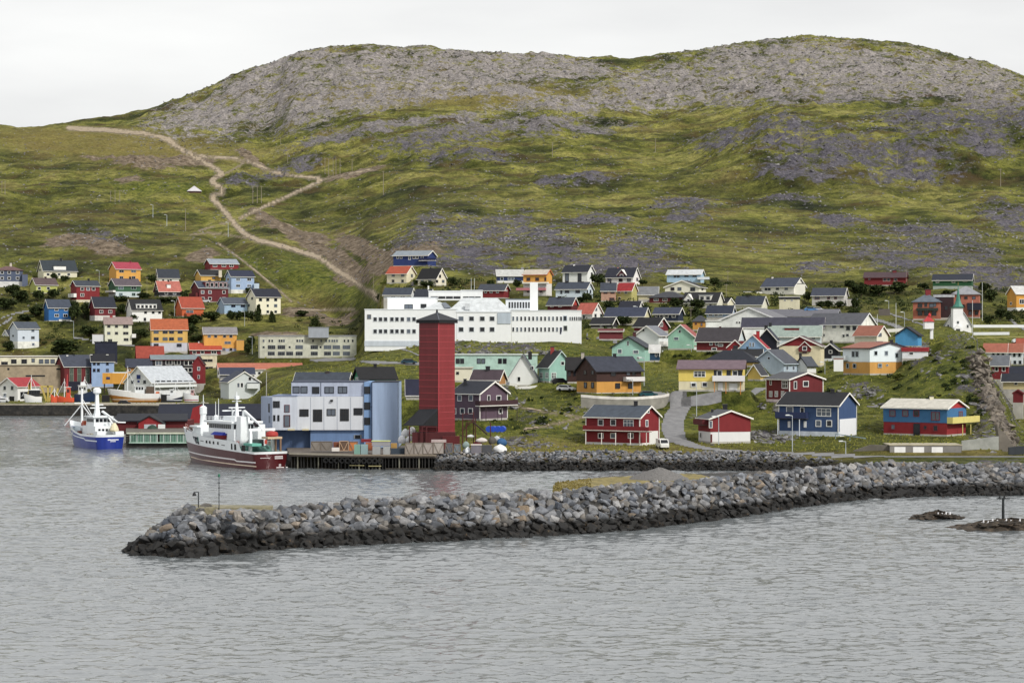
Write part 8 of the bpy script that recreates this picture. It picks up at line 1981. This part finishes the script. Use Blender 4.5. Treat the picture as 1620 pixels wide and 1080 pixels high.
for a_ in [('long dark hedge bush at the left edge above the hill road',8,490,34,20),('dark bush between the hill road and the vivid blue house',55,500,30,18),('low dark bush above the pale grey white house',40,508,28,12),
  ('dark shrub mass left of the dark red barn shaped house',134,500,20,24),('dark bush under the road lamp on the left slope',140,532,30,18),('dark bush above the tall navy block',168,548,22,10),('dark bushes right of the tall cream house',222,534,26,16),
  ('dark bush right of the ochre yellow house ground floor',302,530,20,20),('wide dark hedge below the orange house',300,514,40,14),('bush between the red barn house and the white dormer house',192,497,18,18),('bush above the white dormer house',226,472,26,10),
  ('dark scrub right of the salmon roofed black house',292,478,16,20),('low bush right of the light blue two storey house',414,470,16,12),('dark scrub patch below the gully',478,500,24,10),('dark shrub by the orange basement annex',398,548,16,18),
  ('bush behind the mint gabled houses in the middle',1052,520,20,12),('dark tree between the hall and the dark blue house',1024,500,16,20),('dark bush right of the small yellow grey roofed house',1126,506,14,12),('bush at the right of the modern house terrace',1278,476,16,16),
  ('dark shrubs below the green highest house',1500,470,30,12),('dark shrub clump right of the green highest house',1556,462,22,16),('low dark scrub left of the green highest house',1462,458,24,12),('dark bush right of the pale blue highest house',1130,452,20,14),
  ('dark bush between the cream and jet black roofed houses',658,452,8,12),('scrub right of the jet black roofed house',716,452,18,16),('bush left of the yellow terrace house by the school',776,456,14,14)]: tree(*a_)
for a_ in [('tall dark conifer left before the big cream house',408,508,16,28,'cone'),('dark conifer right before the big cream house',430,510,13,19,'cone'),('small dark conifer beside the penthouse of the apartment block',498,518,20,16,'cone')]: tree(*a_)
for a_ in [('light green bush beside the street lamps by the brown roofed house',1118,562,14,12,'bush',1),('pale green bush left of the brown roofed house',1088,570,20,14,'bush',1),('light bush between the yellow grey roofed house and the factory',1122,520,14,10,'bush',1),
   ('yellow green bush below the green streaked cliff lamp',1553,560,14,14,'bush',1),('light green bush on the slope right of the gravel road',612,452,20,10,'bush',1),('light green shrub on the knoll near the salmon roofed house',1420,600,24,10,'bush',1)]: tree(*a_)

# unbroken low scrub in the gaps between the houses
rs = np.random.RandomState(21); V = []; Fa = []; n = 0
zones = [(10,330,458,545,300,1),(860,1280,448,520,330,1),(1290,1460,450,492,110,1),(1550,1625,455,515,60,1),(1040,1230,520,600,60,.8),(470,575,500,560,40,.9),(590,760,440,475,60,1),(1230,1330,575,640,20,.7),(1400,1560,545,660,60,.8),(780,930,630,690,40,.6)]
for (x0, x1, y0, y1, cnt, sc_) in zones:
    k = 0
    while k < cnt:
        q, y = rs.uniform(x0, x1), rs.uniform(y0, y1)
        if vnoise(np.array([q/22.0]), np.array([y/9.0]), 8)[0] < .45: k += .2; continue
        k += 1; D = hit(q, y, 440, Zg); x = XP(q, D)
        if onroad(x, D): continue
        z = zat(x, D); R_ = sc_*rs.uniform(.7, 2.0)*(1 if D > 640 else .6)
        for j in range(34):
            v = rs.normal(size=3); v /= np.linalg.norm(v); c = np.array([x, D, z+R_*.25])+v*np.array([R_*1.3, R_, R_*.75])*rs.uniform(.4, 1)
            if c[2] < z-.1: c[2] = z+.1
            a_ = rs.normal(size=3); a_ = a_/np.linalg.norm(a_)*rs.uniform(.18,.4); b_ = np.cross(a_, rs.normal(size=3)); b_ = b_/np.linalg.norm(b_)*.26
            V += [tuple(c-a_), tuple(c+b_), tuple(c+a_), tuple(c-b_)]; Fa.append([n, n+1, n+2, n+3]); n += 4
tag(link('scrub', new_mesh('scrub', V, Fa, LM)), kind='stuff')
# grass tufts and low scrub over the near slopes
rg = np.random.RandomState(9); V = []; Fa = []; n = 0
def tufts(cnt, D0, D1, px0, px1, s0, s1):
    global n
    for k in range(cnt):
        px = rg.uniform(px0, px1); D = D0+(D1-D0)*rg.rand()**1.3; x = XP(px, D); z = zat(x, D)
        if z < 3.2 or onroad(x, D): continue
        s = rg.uniform(s0, s1)
        for j in range(3):
            a_ = rg.uniform(0, 6.28); dx, dy = math.cos(a_)*s, math.sin(a_)*s
            V.extend([(x-dx*.5, D-dy*.5, z-.05), (x+dx*.5, D+dy*.5, z-.05), (x+dx*.2+rg.uniform(-.2,.2)*s, D+dy*.2, z+s*rg.uniform(.5,.9))]); Fa.append([n, n+1, n+2]); n += 3
tufts(16000, 438, 620, 430, 1650, .15, .5)
tufts(7000, 560, 1120, -10, 1650, .3, .9)
TM = leaf_mat('grass_blades', (.12,.13,.03), (.34,.33,.08))
me = new_mesh('grass_tufts', V, Fa, TM); o = link('grass_tufts', me); tag(o, kind='stuff')

tufts_V = len(V)
# dry grass on the causeway behind the breakwater
V = []; Fa = []; n = 0
for k in range(7000):
    q = rg.uniform(875, 1210); c_ = crestDz(q)[0]; D = c_+6.5+rg.rand()*max(2, min(backD(q)-c_-8, (1200-q)*.5+2)); x = XP(q, D); s = rg.uniform(.15,.42)
    if D > crestDz(q)[0]+8.5 and q > 935: continue
    if abs(x-hp.x) < 4.5 and abs(D-351) < 4.5: continue
    for j in range(3):
        a_ = rg.uniform(0, 6.28); dx, dy = math.cos(a_)*s, math.sin(a_)*s
        V.extend([(x-dx*.5, D-dy*.5, 3.1), (x+dx*.5, D+dy*.5, 3.1), (x+dx*.2, D+dy*.2, 3.1+s*rg.uniform(.5,.9))]); Fa.append([n, n+1, n+2]); n += 3
tag(link('dry_grass_tufts', new_mesh('dry_grass_tufts', V, Fa, leaf_mat('dry_blades', (.12,.10,.03), (.33,.27,.10)))), kind='stuff')
# mooring lines
def rope(label, a, b, sag):
    O = Vector(a); mb = MB(); P_ = [Vector(a).lerp(Vector(b), i/8)-O-Vector((0,0,sag*4*(i/8)*(1-i/8))) for i in range(9)]
    for p, q in zip(P_[:-1], P_[1:]): mb.bar(p, q, .07)
    o = mb.build('mooring_line', paint('#8f8a78')); o.location = O; tag(o, label, 'rope')
rope('mooring line from the crimson vessel stern to the pile quay', (-44.3,434.6,3.2), (-40.5,436.5,3.0), .3)
rope('long mooring line from the crimson vessel bow to the jetty', (-66,464,5.8), (-74,521,4.2), 1.0)
rope('mooring line from the blue boat stern to the green jetty', (-90.2,513.5,3.0), (-87,521,4.0), .25)
